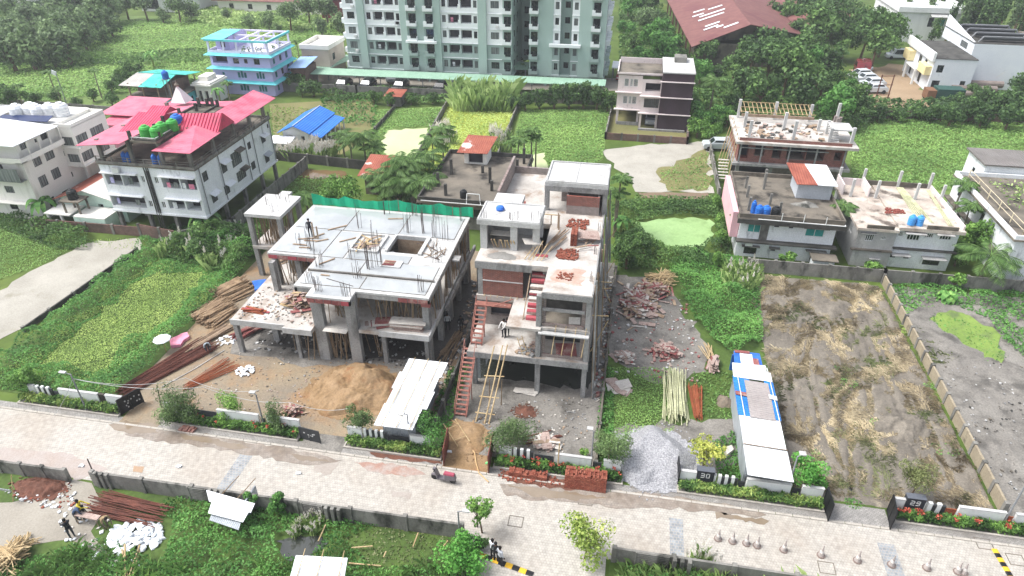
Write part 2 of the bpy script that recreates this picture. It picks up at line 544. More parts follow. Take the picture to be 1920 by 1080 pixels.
GREYPL = mat('grey_cement_plaster', '#9c9c9c', '#b8b7b4', scale=.35, third='#6f6e6c', tscale=.7, tlo=.55, thi=.72, stretch=(1, 1, .5), bump=.1)
WHITE = mat('white_paint', '#d9dbd9', '#e3e5e3', scale=.8, fine=.05, third='#b7b9b4', tscale=1.2, tlo=.62, thi=.8, stretch=(1, 1, .3))
SAGE = mat('sage_green_paint', '#a3b9b1', '#acc1b9', scale=.2, fine=.04)
SAGE_D = mat('grey_green_paint', '#97a9a4', '#a1b2ac', scale=.2, fine=.04)
TWHITE = mat('tower_white_paint', '#e2e8e8', '#ebefef', scale=.3, fine=.04)
LAV = mat('lavender_paint', '#b4b0dc', '#bdb9e3', scale=.3, fine=.04, third='#a3a2cc', tscale=.6)
LAV_W = mat('pale_lavender_paint', '#d5d3e6', '#e0def0', scale=.5, fine=.05)
CYAN = mat('turquoise_paint', '#63c6cf', '#79d6dc', scale=.6, fine=.06)
CYAN_D = mat('teal_window_paint', '#3f8f9a', None, fine=.1)
BROWNP = mat('dark_maroon_paint', '#3b2e33', '#453840', scale=.4, fine=.08)
ROSE = mat('pale_rose_plaster', '#cfc2c0', '#dad0ce', scale=.4, fine=.05, third='#b5a9a6', stretch=(1, 1, .4))
PINKW = mat('pink_wall_paint', '#d093a8', '#dba3b6', scale=.4, fine=.06)
MINT = mat('mint_plaster', '#b9d3c4', '#cbe0d3', scale=.5, fine=.06, third='#86958c', tscale=.8)
PINK = wave_mat('pink_roof_sheet', '#c45870', '#cf7a8c', axis='Y', pitch=.35, rough=.5, bump=.4, stain='#bd6c7c', sscale=.35)
PINK_D = wave_mat('deep_pink_roof_sheet', '#c43a5a', '#cf4b69', axis='X', pitch=.3, rough=.5, bump=.9, stain='#ad3f58', sscale=.6)
BLUE_R = wave_mat('blue_roof_sheet', '#2d6fc9', '#3b7fd6', axis='X', pitch=.3, rough=.4, bump=.5)
BLUE_R2 = wave_mat('blue_corrugated_sheet', '#2e7ccf', '#3d8ddd', axis='Y', pitch=.28, rough=.45, bump=.9)
TEAL_R = wave_mat('teal_roof_sheet', '#2fae9f', '#52c3b4', axis='X', pitch=.4, rough=.6, bump=.4, stain='#1f7f76')
GREEN_R = wave_mat('faded_green_roof_sheet', '#86a892', '#95b5a0', axis='X', pitch=.5, rough=.6, bump=.3)
TIN = wave_mat('white_tin_sheet', '#dfe2e4', '#eceef0', axis='X', pitch=.14, rough=.35, bump=.35, stain='#c6c9cb', sscale=.8)
TIN_G = wave_mat('grey_tin_sheet', '#9aa0a6', '#aeb4b9', axis='X', pitch=.12, rough=.4, bump=.5, stain='#7b7f83')
TIN_P = wave_mat('greyish_brown_roof_sheet', '#9c9491', '#aaa29f', axis='Y', pitch=.2, rough=.6, bump=.7)
RUST = wave_mat('rusty_tin_sheet', '#8a4a3c', '#a2604e', axis='X', pitch=.25, rough=.8, bump=.5, stain='#d8cfc8', slo=.6, shi=.66)
RUST2 = wave_mat('red_brown_warehouse_sheet', '#704745', '#7f5650', axis='Y', pitch=.8, rough=.7, bump=.25, stain='#6d4142', sscale=.15)
BRICK = brick_mat('red_brick_wall', '#8d4638', '#7a3a30', '#8b8078', bw=.26, bh=.09, msize=.014)
BRICK_G = brick_mat('greyish_brick_wall', '#7b6863', '#94837d', '#9a9590', bw=.26, bh=.09, msize=.016, patch='#8e8884', plo=.45, phi=.7)
BRICK_OLD = brick_mat('old_brown_brick_wall', '#6c4a42', '#7c5a50', '#70665e', bw=.3, bh=.1, msize=.02, patch='#55463f')
BRICKBIT = mat('loose_red_brick', '#7b4032', '#905846', scale=3.0, fine=.3, third='#6f382c', tscale=5)
TIMBER = mat('grey_brown_timber', '#8a7460', '#a8947e', scale=1.5, fine=.2, stretch=(1, 1, 1))
PLY = mat('pinkish_formwork_board', '#9a857c', '#ae9b92', scale=1.2, fine=.25, third='#7d625a', tscale=1.8)
PLY_R = mat('red_formwork_board', '#7d4444', '#925c58', scale=1.0, fine=.25, third='#a5877e', tscale=1.4, tlo=.52, thi=.66)
PLY_G = mat('pale_grey_board', '#b8b2aa', '#cbc6be', scale=1.2, fine=.12, third='#938c84', tscale=1.4)
BAMBOO = mat('dry_bamboo', '#a8906a', '#c0ab86', scale=1.5, fine=.2)
BAMBOO_G = mat('greenish_bamboo', '#a4a682', '#c2c3a0', scale=1.2, fine=.2)
BAMBOO_D = mat('dark_bamboo_prop', '#7d6a52', '#94806a', scale=1.5, fine=.2)
LOG = mat('stacked_timber_pole', '#8b745c', '#ad9578', scale=1.4, fine=.25)
STEEL_R = mat('rusty_steel_bar', '#5b3830', '#74483c', scale=1.5, fine=.2)
STEEL_O = mat('orange_rusty_steel_bar', '#8a4a30', '#9b5a3c', scale=1.5, fine=.2)
STEEL_G = mat('grey_steel', '#77797c', '#8b8d90', fine=.1, rough=.5)
STEEL_D = mat('dark_rebar', '#4e4340', '#5d504c', fine=.1, rough=.7)
STAIR_R = mat('rust_red_stair_steel', '#8a5a50', '#9c6c60', scale=1.0, fine=.2, third='#a89a92', tscale=1.8)
STAIR_P = mat('red_painted_stair', '#9c464e', '#a8565c', scale=.9, fine=.15, third='#c98b8b', tscale=1.2)
BLACK = mat('black_paint', '#17181a', '#202124', rough=.5, fine=.1)
GLASS = glass_mat('dark_window_glass')
GLASS_T = mat('teal_window_glass', '#1f7f7c', '#49a39c', scale=.8, rough=.12, fine=.1)
GLASS_C = mat('curtained_window_glass', '#525a5c', '#8d9290', scale=1.2, rough=.15, stretch=(6, 6, .3), fine=.1)
VOID = mat('unlit_room_plaster', '#37373a', '#45454a', scale=.6, fine=.1)  # dark tone paints in the shade of rooms and deep openings
FRAME_D = mat('dark_metal_frame', '#3a3c3e', None, rough=.5, fine=.05)
FRAME_W = mat('white_window_frame', '#d2d4d2', None, rough=.6, fine=.05)
TANK_B = mat('blue_tank_plastic', '#1f62b8', '#2a70c6', rough=.4, fine=.05)
TANK_G = mat('green_tank_plastic', '#3c9c3f', '#4cab4c', rough=.4, fine=.05)
TANK_K = mat('black_tank_plastic', '#1e2022', None, rough=.45, fine=.08)
TANK_W = mat('white_tank_plastic', '#dde0e2', '#e8eaec', rough=.4, fine=.04)
TANK_LB = mat('light_blue_tank_plastic', '#3f8fd6', '#4c9be0', rough=.4, fine=.05)
SAND = mat('heaped_orange_sand', '#846b4c', '#977e60', scale=.8, bump=.5, bscale=2.5, fine=.18, third='#835c3c', tscale=.7, tlo=.55, thi=.75)
GRAVEL = mat('grey_crushed_stone', '#858588', '#b0b0b3', scale=9.0, bump=.7, bscale=14, fine=.35, fscale=14)
REDEARTH = mat('brick_dust_heap', '#5f4034', '#704a3c', scale=1.5, bump=.5, fine=.2, third='#5f4a3e', tscale=1.2)
NET = mat('green_safety_net', '#159a72', '#1fae82', scale=.8, fine=.1, rough=.8)
SACK = mat('white_plastic_sack', '#d6dade', '#e6e9ec', scale=1.2, fine=.1, rough=.5)
BLUET = mat('blue_tarpaulin', '#2458b0', '#3a74cc', scale=1.5, fine=.15, rough=.5)
PINKT = mat('pink_plastic_sheet', '#d97a9a', '#e59ab0', scale=1.5, fine=.1, rough=.5)
YELLOW = mat('yellow_paint', '#d8a62a', '#e0b43c', fine=.12, scale=2.)
SKIN = mat('brown_skin', '#6b4630', None, fine=.05)
HAIR = mat('black_hair', '#151210', None, fine=.05)
BARK = mat('grey_brown_bark', '#5c4c3c', '#74624e', scale=2., fine=.25, bump=.3)
BARK_P = mat('ringed_palm_bark', '#6d6658', '#857d6c', scale=1., stretch=(1, 1, 6), fine=.2)
# foliage
LF_TREE = leaf_mat('broadleaf_green', '#1d3013', '#345020', '#52702c')
LF_DARK = leaf_mat('dark_evergreen', '#182a15', '#2b441d', '#446029')
LF_BLUE = leaf_mat('hazy_green', '#2b3d25', '#445832', '#627848')
LF_LIGHT = leaf_mat('light_leaf_green', '#2c4a12', '#466a1c', '#688a2c')
LF_YEL = leaf_mat('yellow_green_leaf', '#5c6612', '#7d841c', '#98983a')
LF_LUSH = leaf_mat('lush_creeper', '#234314', '#386420', '#578430')
LF_FIELD = leaf_mat('field_grass', '#3a5420', '#52742c', '#6c8a3a')
LF_FIELDY = leaf_mat('yellowish_field_grass', '#4c6420', '#6b8230', '#8b9a44')
LF_DRY = leaf_mat('cut_dry_stalks', '#3a3026', '#5d503c', '#7d6f56')
LF_DRYG = leaf_mat('cut_green_stalks', '#363f20', '#515a30', '#6d704a')
LF_HEDGE = leaf_mat('hedge_leaf', '#1a3110', '#325418', '#5f842a')
LF_HEDGEY = leaf_mat('variegated_hedge_leaf', '#274518', '#4b6a24', '#7c8a3a')
LF_PALM = leaf_mat('palm_frond_green', '#1c3210', '#33501a', '#557030')
LF_BAN = leaf_mat('banana_leaf_green', '#25481a', '#3d6a22', '#6a8f38')
LF_KANS = leaf_mat('kans_grass_green', '#3d5423', '#617a38', '#8b9c5a')
PLUME = leaf_mat('kans_white_plume', '#8a8478', '#a09a90', '#b0aca4')
FLOWER = leaf_mat('red_ixora_flower', '#6e2218', '#8c3220', '#9c4a34')
# ground tones
G_FAR = mat('far_ground_grass', '#3f5320', '#566a2a', scale=.05, fine=.25, fscale=.5, third='#6c7a3a', tscale=.04)
G_GRASS = mat('grass_soil', '#3d5024', '#53692f', scale=.4, fine=.25, fscale=3)
G_FIELD = mat('field_soil', '#566c34', '#6a8042', scale=.25, fine=.2, fscale=2)
G_FIELDY = mat('yellow_field_soil', '#848f34', '#a0a546', scale=.25, fine=.2, fscale=2)
G_MUD = mat('trampled_orange_mud', '#7c7264', '#8f8069', scale=.25, bump=.5, bscale=2.0, fine=.2, third='#937554', tscale=.28, tlo=.5, thi=.66, rough=.6)
G_GREY = mat('grey_site_mud', '#716d67', '#87837c', scale=.3, bump=.6, bscale=3.0, fine=.25, third='#5a5752', tscale=.5, tlo=.5, thi=.65, rough=.7)
G_DARKMUD = mat('dark_ploughed_mud', '#645e55', '#7c756a', scale=.5, bump=.9, bscale=3.0, fine=.25, third='#938a78', tscale=.8, rough=.65)
G_PALE = mat('pale_trodden_earth', '#98948a', '#aaa69c', scale=.25, bump=.3, bscale=3., fine=.12, third='#8e8a7c', tscale=.4)
G_DRIVE = mat('grey_compacted_drive', '#8b857a', '#9b958a', scale=.25, bump=.2, fine=.12, third='#7d7568', tscale=.35)
G_BROWNF = mat('dry_brown_field', '#6c6b44', '#7c784e', scale=.2, fine=.2, third='#63753a', tscale=.25)
PAVE = brick_mat('pale_paver_road', '#aca79f', '#b8b3aa', '#989289', bw=.17, bh=.17, msize=.012, plane='xy', rough=.6, bump=.5, patch='#9d9285', pscale=.22, plo=.46, phi=.74, offset=.5)
PAVE_F = brick_mat('grey_footpath_pavers', '#8d8a86', '#9d9a95', '#6b6864', bw=.22, bh=.11, msize=.014, plane='xy', rough=.6, bump=.35, patch='#77726c', pscale=.3, offset=.5)
KERB = mat('kerb_stone', '#a39d94', '#b5afa6', fine=.15, scale=1.)
SLATE = brick_mat('blue_grey_cobble_strip', '#7d8287', '#969b9f', '#a39e96', bw=.2, bh=.2, msize=.02, plane='xy', rough=.6, offset=.5)
PAVE_W = brick_mat('wet_muddy_pavers', '#8f867c', '#9a9187', '#80776d', bw=.17, bh=.17, msize=.012, plane='xy', rough=.18, bump=.15, patch='#7d7064', pscale=.8, plo=.4, phi=.6)
WATER_MUD = mat('muddy_puddle', '#7d6f5e', '#8b7d6b', scale=.6, rough=.03, spec=.9, fine=.03)
WATER_DARK = mat('dark_still_water', '#30332f', '#3a3d38', scale=.3, rough=.04, spec=.9, fine=.04)
WATER_BROWN = mat('brown_flood_water', '#6f5a40', '#7b6648', scale=.3, rough=.06, spec=.7, fine=.04)
WEED = mat('duckweed_pond_skin', '#86a56c', '#92b078', scale=.35, rough=.7, fine=.1, fscale=5, third='#738f58', tscale=.6, tlo=.52, thi=.75)
WEED_Y = mat('bright_duckweed_skin', '#6d8540', '#7d9448', scale=.4, rough=.7, fine=.12, fscale=5, third='#5f6f44', tscale=.7, tlo=.5, thi=.7)
WEED_P = mat('pale_algae_skin', '#b3bd8e', '#bfc89c', scale=.2, rough=.7, fine=.08)
# ground, roads, plots, water
X0, X1 = -70.0, 60.0
sheet('ground', [(-420, -60), (420, -60), (420, 620), (-420, 620)], 0.0, G_FAR)
def rect(x0, y0, x1, y1): return [(x0, y0), (x1, y0), (x1, y1), (x0, y1)]
ROAD_Z = 0.012
road = sheet('road', rect(X0, 25.05, X1, 29.95), ROAD_Z, PAVE)
sheet('side_road', rect(-6.9, 4.0, 1.0, 25.046), ROAD_Z, PAVE)
# edging strip of the carriageway: a row of kerb stones laid one by one
_k = MB().box(0, 0, 0, .96, .16, .05).mesh('kerb_stone', KERB)
for i in range(92):
 put('kerb_stone', _k, road, loc=(-52 + i * 1.0, 29.96, ROAD_Z - .02))
sheet('footpath', rect(X0, 30.13, X1, 30.66), 0.018, PAVE_F)
sheet('entrance_apron', rect(13.9, 30.13, 17.6, 31.5), 0.022, PAVE_F)
sheet('entrance_apron', rect(-20.0, 30.13, -17.0, 31.6), 0.022, G_GREY)
sheet('entrance_apron', rect(-33.6, 30.13, -30.6, 32.0), 0.022, G_MUD)
sheet('entrance_apron', rect(-10.0, 30.13, -7.0, 32.2), 0.022, SAND)
# dark cobble bands across the road, drain covers
for (x, y0, y1, w) in ((-23.6, 25.2, 29.4, .9), (4.6, 25.4, 28.6, .8), (16.5, 25.2, 28.9, .95), (-45.5, 25.3, 29.8, .9)):
 sheet('cobble_band', rect(x, y0, x + w, y1), ROAD_Z + .006, SLATE)
for (px, py) in ((1098, 938), (967, 978), (1550, 1065), (1355, 955), (1845, 1020), (1905, 1050)):
 x, y = spot(px, py)
 b = MB()
 for (ax, ay, bx, by) in ((-.45, -.4, .45, -.35), (-.45, .35, .45, .4), (-.45, -.35, -.4, .35), (.4, -.35, .45, .35)):
  b.box(x + ax, y + ay, ROAD_Z, x + bx, y + by, ROAD_Z + .012)
 b.build('drain_cover_frame', CONC_OLD, road)
# puddles along the upper gutter
def puddle(name, pts, m=WATER_MUD, z=.022, seed=1, amp=.12, step=.3):
 return sheet(name, ragged(plan(pts), amp, step, seed), z, m)
puddle('puddle', [(300, 805), (420, 820), (580, 850), (640, 866), (560, 872), (470, 852), (330, 832), (230, 815)], PAVE_W, seed=2, z=.026, amp=.16, step=.45)
puddle('puddle', [(330, 812), (400, 822), (470, 840), (440, 842), (350, 824)], seed=42, z=.03, amp=.1)
puddle('puddle', [(540, 850), (600, 860), (620, 866), (560, 864)], seed=43, z=.03, amp=.08)
puddle('puddle', [(205, 797), (238, 790), (292, 796), (296, 812), (262, 815), (215, 806)], seed=3, z=.03)
puddle('puddle', [(940, 905), (1060, 916), (1230, 925), (1360, 945), (1440, 965), (1420, 972), (1320, 960), (1230, 950), (1140, 952), (1080, 942), (1000, 938), (940, 925)], PAVE_W, seed=4, z=.026, amp=.16, step=.45)
puddle('puddle', [(950, 908), (1060, 922), (1140, 934), (1080, 938), (1000, 930)], seed=44, z=.03, amp=.1)
puddle('puddle', [(1340, 962), (1440, 975), (1430, 982), (1340, 972)], seed=5, z=.026)
puddle('puddle', [(690, 846), (820, 862), (830, 872), (700, 856)], REDEARTH, seed=6, z=.026)
puddle('brick_dust_stain', [(665, 865), (760, 872), (800, 888), (760, 894), (690, 884)], mat('brick_dust_on_pavers', '#9c7d70', '#a3968e', scale=1.2, lo=.4, hi=.6, rough=.8, fine=.15), seed=7, z=ROAD_Z + .008)
puddle('brick_dust_stain', [(940, 884), (1060, 900), (1140, 918), (1060, 918), (1020, 914), (950, 902)], MATS['brick_dust_heap'], seed=9, z=.03)
puddle('mud_stain', [(590, 860), (640, 868), (620, 892), (590, 885)], mat('mud_film_on_pavers', '#9a9188', '#a39b93', scale=1., rough=.5), seed=8, z=ROAD_Z + .008)
puddle('mud_stain', [(735, 920), (775, 924), (768, 936), (738, 932)], MATS['mud_film_on_pavers'], seed=18, z=ROAD_Z + .008)
puddle('mud_stain', [(250, 874), (270, 876), (268, 886), (250, 884)], mat('orange_mud_on_pavers', '#a58c74', None), seed=19, z=ROAD_Z + .008, amp=.05)
puddle('mud_stain', [(0, 840), (130, 850), (200, 880), (140, 900), (60, 880), (0, 870)], mat('rosy_mud_on_pavers', '#a0938a', '#a59c96', scale=.8, rough=.6), seed=20, z=ROAD_Z + .008)
# speed humps, yellow and black blocks
def hump(label, a, b, n):
 t = thing('speed_hump', label, 'speed hump', (a[0], a[1], 0))
 a, b = Vector((*a, 0)), Vector((*b, 0))
 d = (b - a) / n
 s = Vector((-d.y, d.x, 0)).normalized() * .17
 for i in range(n):
  p, q = a + d * i, a + d * (i + 1) * 1 - d * .03
  m = MB()
  vs = []
  for c in (p, q):
   for k, h in ((-1, 0.012), (-.6, .05), (.6, .05), (1, .012)):
    w = c + s * k
    vs.append((w.x, w.y, h + .012))
  m.add(vs, [(0, 1, 5, 4), (1, 2, 6, 5), (2, 3, 7, 6), (0, 3, 2, 1), (4, 5, 6, 7)])
  m.build('block', YELLOW if i % 2 == 0 else BLACK, t)
hump('yellow and black speed hump beside the three people', spot(898, 1040), spot(1000, 1078), 8)
hump('yellow and black speed hump at the right end of the road', spot(1864, 1030), spot(1900, 1090), 7)
# plots
sheet('plot_ground', rect(-47.6, 31.55, -35.0, 58.5), .03, G_GRASS)
sheet('plot_ground', rect(-34.98, 31.55, -11.25, 58.5), .03, G_MUD)
sheet('plot_ground', ragged(plan([(440, 660), (600, 690), (800, 700), (880, 640), (900, 560), (700, 520), (470, 540)]), .4, 1.0, 4), .036, G_GREY)
sheet('plot_ground', rect(-11.2, 31.55, -.15, 58.5), .03, G_GREY)
sheet('plot_ground', rect(.05, 31.55, 12.3, 58.5), .03, G_GRASS)
sheet('plot_ground', ragged(plan([(1135, 520), (1240, 520), (1320, 640), (1330, 700), (1250, 720), (1180, 700), (1140, 640)]), .5, .8, 5), .036, G_GREY)
sheet('plot_ground', ragged(plan([(1290, 790), (1390, 790), (1390, 860), (1300, 900), (1190, 920), (1140, 800)]), .4, .8, 6), .034, G_GREY)
def track(pts, g=.75):
 q = plan(pts); out = []
 for s_ in (-g, g):
  r_ = []
  for i, (x, y) in enumerate(q):
   a, b_ = q[max(0, i - 1)], q[min(len(q) - 1, i + 1)]; dx, dy = b_[0] - a[0], b_[1] - a[1]; L_ = math.hypot(dx, dy)
   r_.append((x - dy / L_ * s_, y + dx / L_ * s_))
  out.append((r_, .16, .16))
 return out
relief('plot_ground', 12.35, 31.55, 24.3, 58.8, G_DARKMUD, .34, .55, .2, track([(1620, 930), (1615, 800), (1605, 700), (1590, 640), (1560, 590), (1510, 600), (1490, 680), (1520, 800), (1560, 880)]) + track([(1760, 900), (1700, 760), (1660, 650), (1640, 590), (1580, 570)]))
relief('plot_ground', 24.75, 31.55, 60, 59.0, G_GREY, .2, .6, .3, [([(29.5, 53), (33.5, 49), (35.5, 46.5)], 1.9, .3)] + track([(1920, 760), (1850, 720), (1780, 700)]) + track([(1930, 900), (1880, 800), (1840, 740)]))
sheet('lane', ragged(plan([(-160, 640), (75, 500), (165, 455), (262, 446), (255, 478), (52, 611), (-160, 720)]), .3, .9, 31), .03, G_PALE)
sheet('lower_drive', ragged(plan([(-120, 960), (60, 935), (130, 903), (172, 905), (200, 960), (170, 1000), (215, 1050), (130, 1010), (-120, 1060)]), .2, .8, 7), .02, G_DRIVE)
sheet('lower_plot_ground', [(-45, 5), (-7.2, 5), (-7.2, 24.85), (-45, 24.85)], .008, G_GRASS)
sheet('lower_plot_ground', [(1.2, 5), (45, 5), (45, 24.85), (1.2, 24.85)], .008, G_GRASS)
# back fields
sheet('field', plan([(505, 195), (700, 185), (705, 250), (640, 290), (520, 300)]), .02, G_BROWNF)
sheet('field', plan([(705, 205), (835, 200), (785, 295), (700, 330), (690, 260)]), .024, G_FIELD)
sheet('field', plan([(838, 200), (972, 200), (925, 320), (785, 320)]), .028, G_FIELDY)
sheet('field', plan([(975, 205), (1146, 205), (1130, 300), (1060, 340), (940, 350)]), .024, G_FIELD)
sheet('field', plan([(1575, 215), (2100, 215), (2100, 400), (1560, 390)]), .02, G_FIELD)
sheet('field', plan([(-300, 30), (640, 30), (640, 130), (360, 190), (-300, 230)]), .015, G_FIELD)
sheet('dirt_lot', ragged(plan([(1132, 285), (1175, 274), (1290, 268), (1335, 268), (1334, 362), (1195, 360), (1160, 320)]), .5, 1.2, 8), .04, G_PALE)
sheet('grass_verge', ragged(plan([(1230, 322), (1300, 290), (1328, 278), (1332, 358), (1250, 356)]), .5, 1.0, 9), .046, G_BROWNF)
sheet('yard', plan([(1138, 205), (1290, 215), (1290, 262), (1136, 258)]), .03, G_BROWNF)
sheet('yard', plan([(590, 135), (1300, 150), (1300, 172), (590, 165)]), .03, G_DRIVE)
sheet('yard', ragged(plan([(1590, 130), (1690, 120), (1760, 200), (1640, 205), (1600, 170)]), 1, 2, 10), .03, mat('brown_dirt_yard', '#8f7a62', '#a18c72', scale=.15, fine=.15))
# water
def pond(name, pts, m, z, seed, amp=.35, step=.8): return sheet(name, ragged(plan(pts), amp, step, seed), z, m)
pond('pond', [(1195, 418), (1260, 408), (1335, 412), (1340, 440), (1325, 460), (1250, 466), (1215, 450)], WEED, .05, 1)
pond('pond', [(1745, 578), (1800, 582), (1860, 620), (1890, 668), (1865, 692), (1825, 695), (1790, 668), (1735, 645), (1690, 625), (1705, 592)], WEED_Y, .06, 2, .5, .7)
pond('pond', [(728, 245), (800, 240), (800, 262), (785, 292), (722, 300), (715, 268)], WEED_P, .05, 3)
pond('pond', [(520, 1012), (600, 1002), (612, 1020), (575, 1050), (535, 1052)], WATER_DARK, .05, 4, .15, .4)
pond('pond', [(975, 300), (1020, 285), (1030, 330), (985, 340)], WEED_P, .05, 5)
pond('flood_water', [(1193, 362), (1326, 362), (1326, 375), (1200, 372)], WATER_BROWN, .055, 6, .2)
pond('flood_water', [(540, 316), (648, 322), (650, 336), (545, 334)], WATER_BROWN, .055, 7, .2)
# standing water under the unfinished houses
sheet('standing_water', ragged(rect(-10.2, 39.4, -1.0, 49), .25, .6, 12), .045, WATER_DARK)
pond('standing_water', [(1568, 872), (1580, 868), (1600, 890), (1598, 930), (1575, 915)], WATER_DARK, .05, 13, .15, .4)
pond('standing_water', [(1590, 905), (1615, 900), (1612, 920), (1600, 925)], WATER_DARK, .05, 14, .12, .4)
# building kit
STYLE = {  # frame material, pane material, vertical bars, horizontal bars, depth
 'w': (FRAME_W, GLASS, 1, 0, .12), 'd': (FRAME_D, GLASS, 1, 0, .12), 'c': (FRAME_D, GLASS_C, 2, 0, .12),
 't': (FRAME_W, GLASS_T, 1, 0, .10), 'g': (FRAME_D, GLASS_C, 4, 1, .10), 'v': (FRAME_W, GLASS, 3, 0, .1),
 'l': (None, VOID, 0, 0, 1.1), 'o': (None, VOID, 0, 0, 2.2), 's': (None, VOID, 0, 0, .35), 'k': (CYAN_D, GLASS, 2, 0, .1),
 'u': (None, mat('blue_door_paint', '#2c7f94', None), 0, 0, .15)}
class House:
 def __init__(s, name, label, cat, loc, group=None):
  s.t = thing(name, label, cat, loc, group)
  s.w = MB()
 def face(s, A, B, z0, z1, ops=(), mb=None):
  mb = s.w if mb is None else mb
  A, B = Vector((A[0], A[1], 0)), Vector((B[0], B[1], 0))
  L = (B - A).length
  d = (B - A) / L
  n = Vector((d.y, -d.x, 0))
  us = sorted({0.0, L} | {min(max(o[i], 0), L) for o in ops for i in (0, 1)})
  zs = sorted({z0, z1} | {o[i] for o in ops for i in (2, 3)})
  def P(u, z, e=0.0):
   p = A + d * u - n * e
   return (p.x, p.y, z)
  for i in range(len(us) - 1):
   run = None
   for k in range(len(zs) - 1):
    uc, zc = (us[i] + us[i + 1]) / 2, (zs[k] + zs[k + 1]) / 2
    if any(o[0] < uc < o[1] and o[2] < zc < o[3] for o in ops): continue
    mb.add([P(us[i], zs[k]), P(us[i + 1], zs[k]), P(us[i + 1], zs[k + 1]), P(us[i], zs[k + 1])], [(0, 1, 2, 3)])
  for o in ops:
   u0, u1, a, b = o[:4]
   st = STYLE[o[4] if len(o) > 4 else 'w']
   e = st[4]
   mb.add([P(u0, a), P(u1, a), P(u1, b), P(u0, b), P(u0, a, e), P(u1, a, e), P(u1, b, e), P(u0, b, e)],
                   [(0, 4, 5, 1), (1, 5, 6, 2), (2, 6, 7, 3), (3, 7, 4, 0)])
   pm = MB().add([P(u0, a, e - .02), P(u1, a, e - .02), P(u1, b, e - .02), P(u0, b, e - .02)], [(0, 1, 2, 3)])
   nm = 'doorway' if st[0] is None and o[3] - o[2] > 1.5 and o[2] - z0 < .2 else ('opening' if st[0] is None else 'window')
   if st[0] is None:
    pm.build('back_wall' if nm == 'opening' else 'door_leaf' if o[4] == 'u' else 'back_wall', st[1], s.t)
    continue
   f = MB()
   t = .05
   def fb(ua, ub, za, zb): f.add([P(ua, za, e - .06), P(ub, za, e - .06), P(ub, zb, e - .06), P(ua, zb, e - .06), P(ua, za, e - .01), P(ub, za, e - .01), P(ub, zb, e - .01), P(ua, zb, e - .01)],
                                          [(0, 1, 2, 3), (0, 4, 5, 1), (1, 5, 6, 2), (2, 6, 7, 3), (3, 7, 4, 0)])
   fb(u0, u1, a, a + t); fb(u0, u1, b - t, b); fb(u0, u0 + t, a + t, b - t); fb(u1 - t, u1, a + t, b - t)
   for k in range(1, st[2] + 1):
    uc = u0 + (u1 - u0) * k / (st[2] + 1); fb(uc - t / 2, uc + t / 2, a + t, b - t)
   for k in range(1, st[3] + 1):
    zc = a + (b - a) * k / (st[3] + 1); fb(u0 + t, u1 - t, zc - t / 2, zc + t / 2)
   fo = f.build('window', st[0], s.t)
   pm.build('pane', st[1], fo)
 def body(s, x0, y0, x1, y1, z0, z1, front=(), right=(), left=(), back=()):
  s.face((x0, y0), (x1, y0), z0, z1, front)
  s.face((x1, y0), (x1, y1), z0, z1, right)
  s.face((x0, y1), (x0, y0), z0, z1, left)
  s.face((x1, y1), (x0, y1), z0, z1, back)
 def part(s, name, m, fn, smooth=False):
  b = MB(); fn(b)
  return b.build(name, m, s.t, smooth)
 def box(s, name, m, *a): return MB().box(*a).build(name, m, s.t)
 def done(s, m, name='wall'):
  if s.w.v: s.w.build(name, m, s.t)
  return s.t
def parapet(b, x0, y0, x1, y1, z0, h, t=.14):
 b.box(x0, y0, z0, x1, y0 + t, z0 + h); b.box(x0, y1 - t, z0, x1, y1, z0 + h)
 b.box(x0, y0 + t, z0, x0 + t, y1 - t, z0 + h); b.box(x1 - t, y0 + t, z0, x1, y1 - t, z0 + h)
def rails(b, pts, z0, h, n=2, r=.03, post=2.0, pr=.06):
 for (a, c) in zip(pts[:-1], pts[1:]):
  a, c = Vector((*a, z0)), Vector((*c, z0))
  L = (c - a).length
  k = max(1, int(L / post))
  for i in range(k + 1):
   p = a.lerp(c, i / k); b.bar(p, p + Vector((0, 0, h)), pr, 4)
  for j in range(n):
   dz = Vector((0, 0, h * (j + 1) / n - .03)); b.bar(a + dz, c + dz, r, 4)
def water_tank(label, x, y, z, r=.5, h=1.1, m=TANK_B, group=None, cat='water tank'):
 t = thing('water_tank', label, cat, (x, y, z), group)
 pr = [(r * .96, z), (r, z + .05)]
 k = 4
 for i in range(k):
  za, zb = z + .05 + (h * .72) * i / k, z + .05 + (h * .72) * (i + 1) / k
  pr += [(r, za + .04), (r, zb - .06), (r * .95, zb - .02)]
 pr += [(r * .8, z + h * .87), (r * .45, z + h * .93)]
 MB().lathe(x, y, pr, 14).build('tank_body', m, t, smooth=False)
 MB().lathe(x, y, [(r * .42, z + h * .93), (r * .42, z + h), (r * .3, z + h + .03)], 12).build('lid', m, t)
 return t
def starter_bars(parent, x, y, z, n=8, h=1.6, w=.35, m=STEEL_D):
 b = MB()
 for i in range(n):
  px, py = x + random.uniform(-w, w), y + random.uniform(-w * .6, w * .6)
  b.bar((px, py, z), (px + random.uniform(-.06, .06), py + random.uniform(-.06, .06), z + h * random.uniform(.6, 1.1)), .016, 3)
 return b.build('starter_bars', m, parent)
def props(parent, x0, y0, x1, y1, z0, z1, n, m=BAMBOO_D, lean=.5):
 for i in range(n):
  x, y = random.uniform(x0, x1), random.uniform(y0, y1)
  a, c = random.uniform(-lean, lean), random.uniform(-lean, lean) * .6
  pole('prop', m, parent, (x, y, z0), (x + a, y + c, z1), random.uniform(.035, .055), 5)
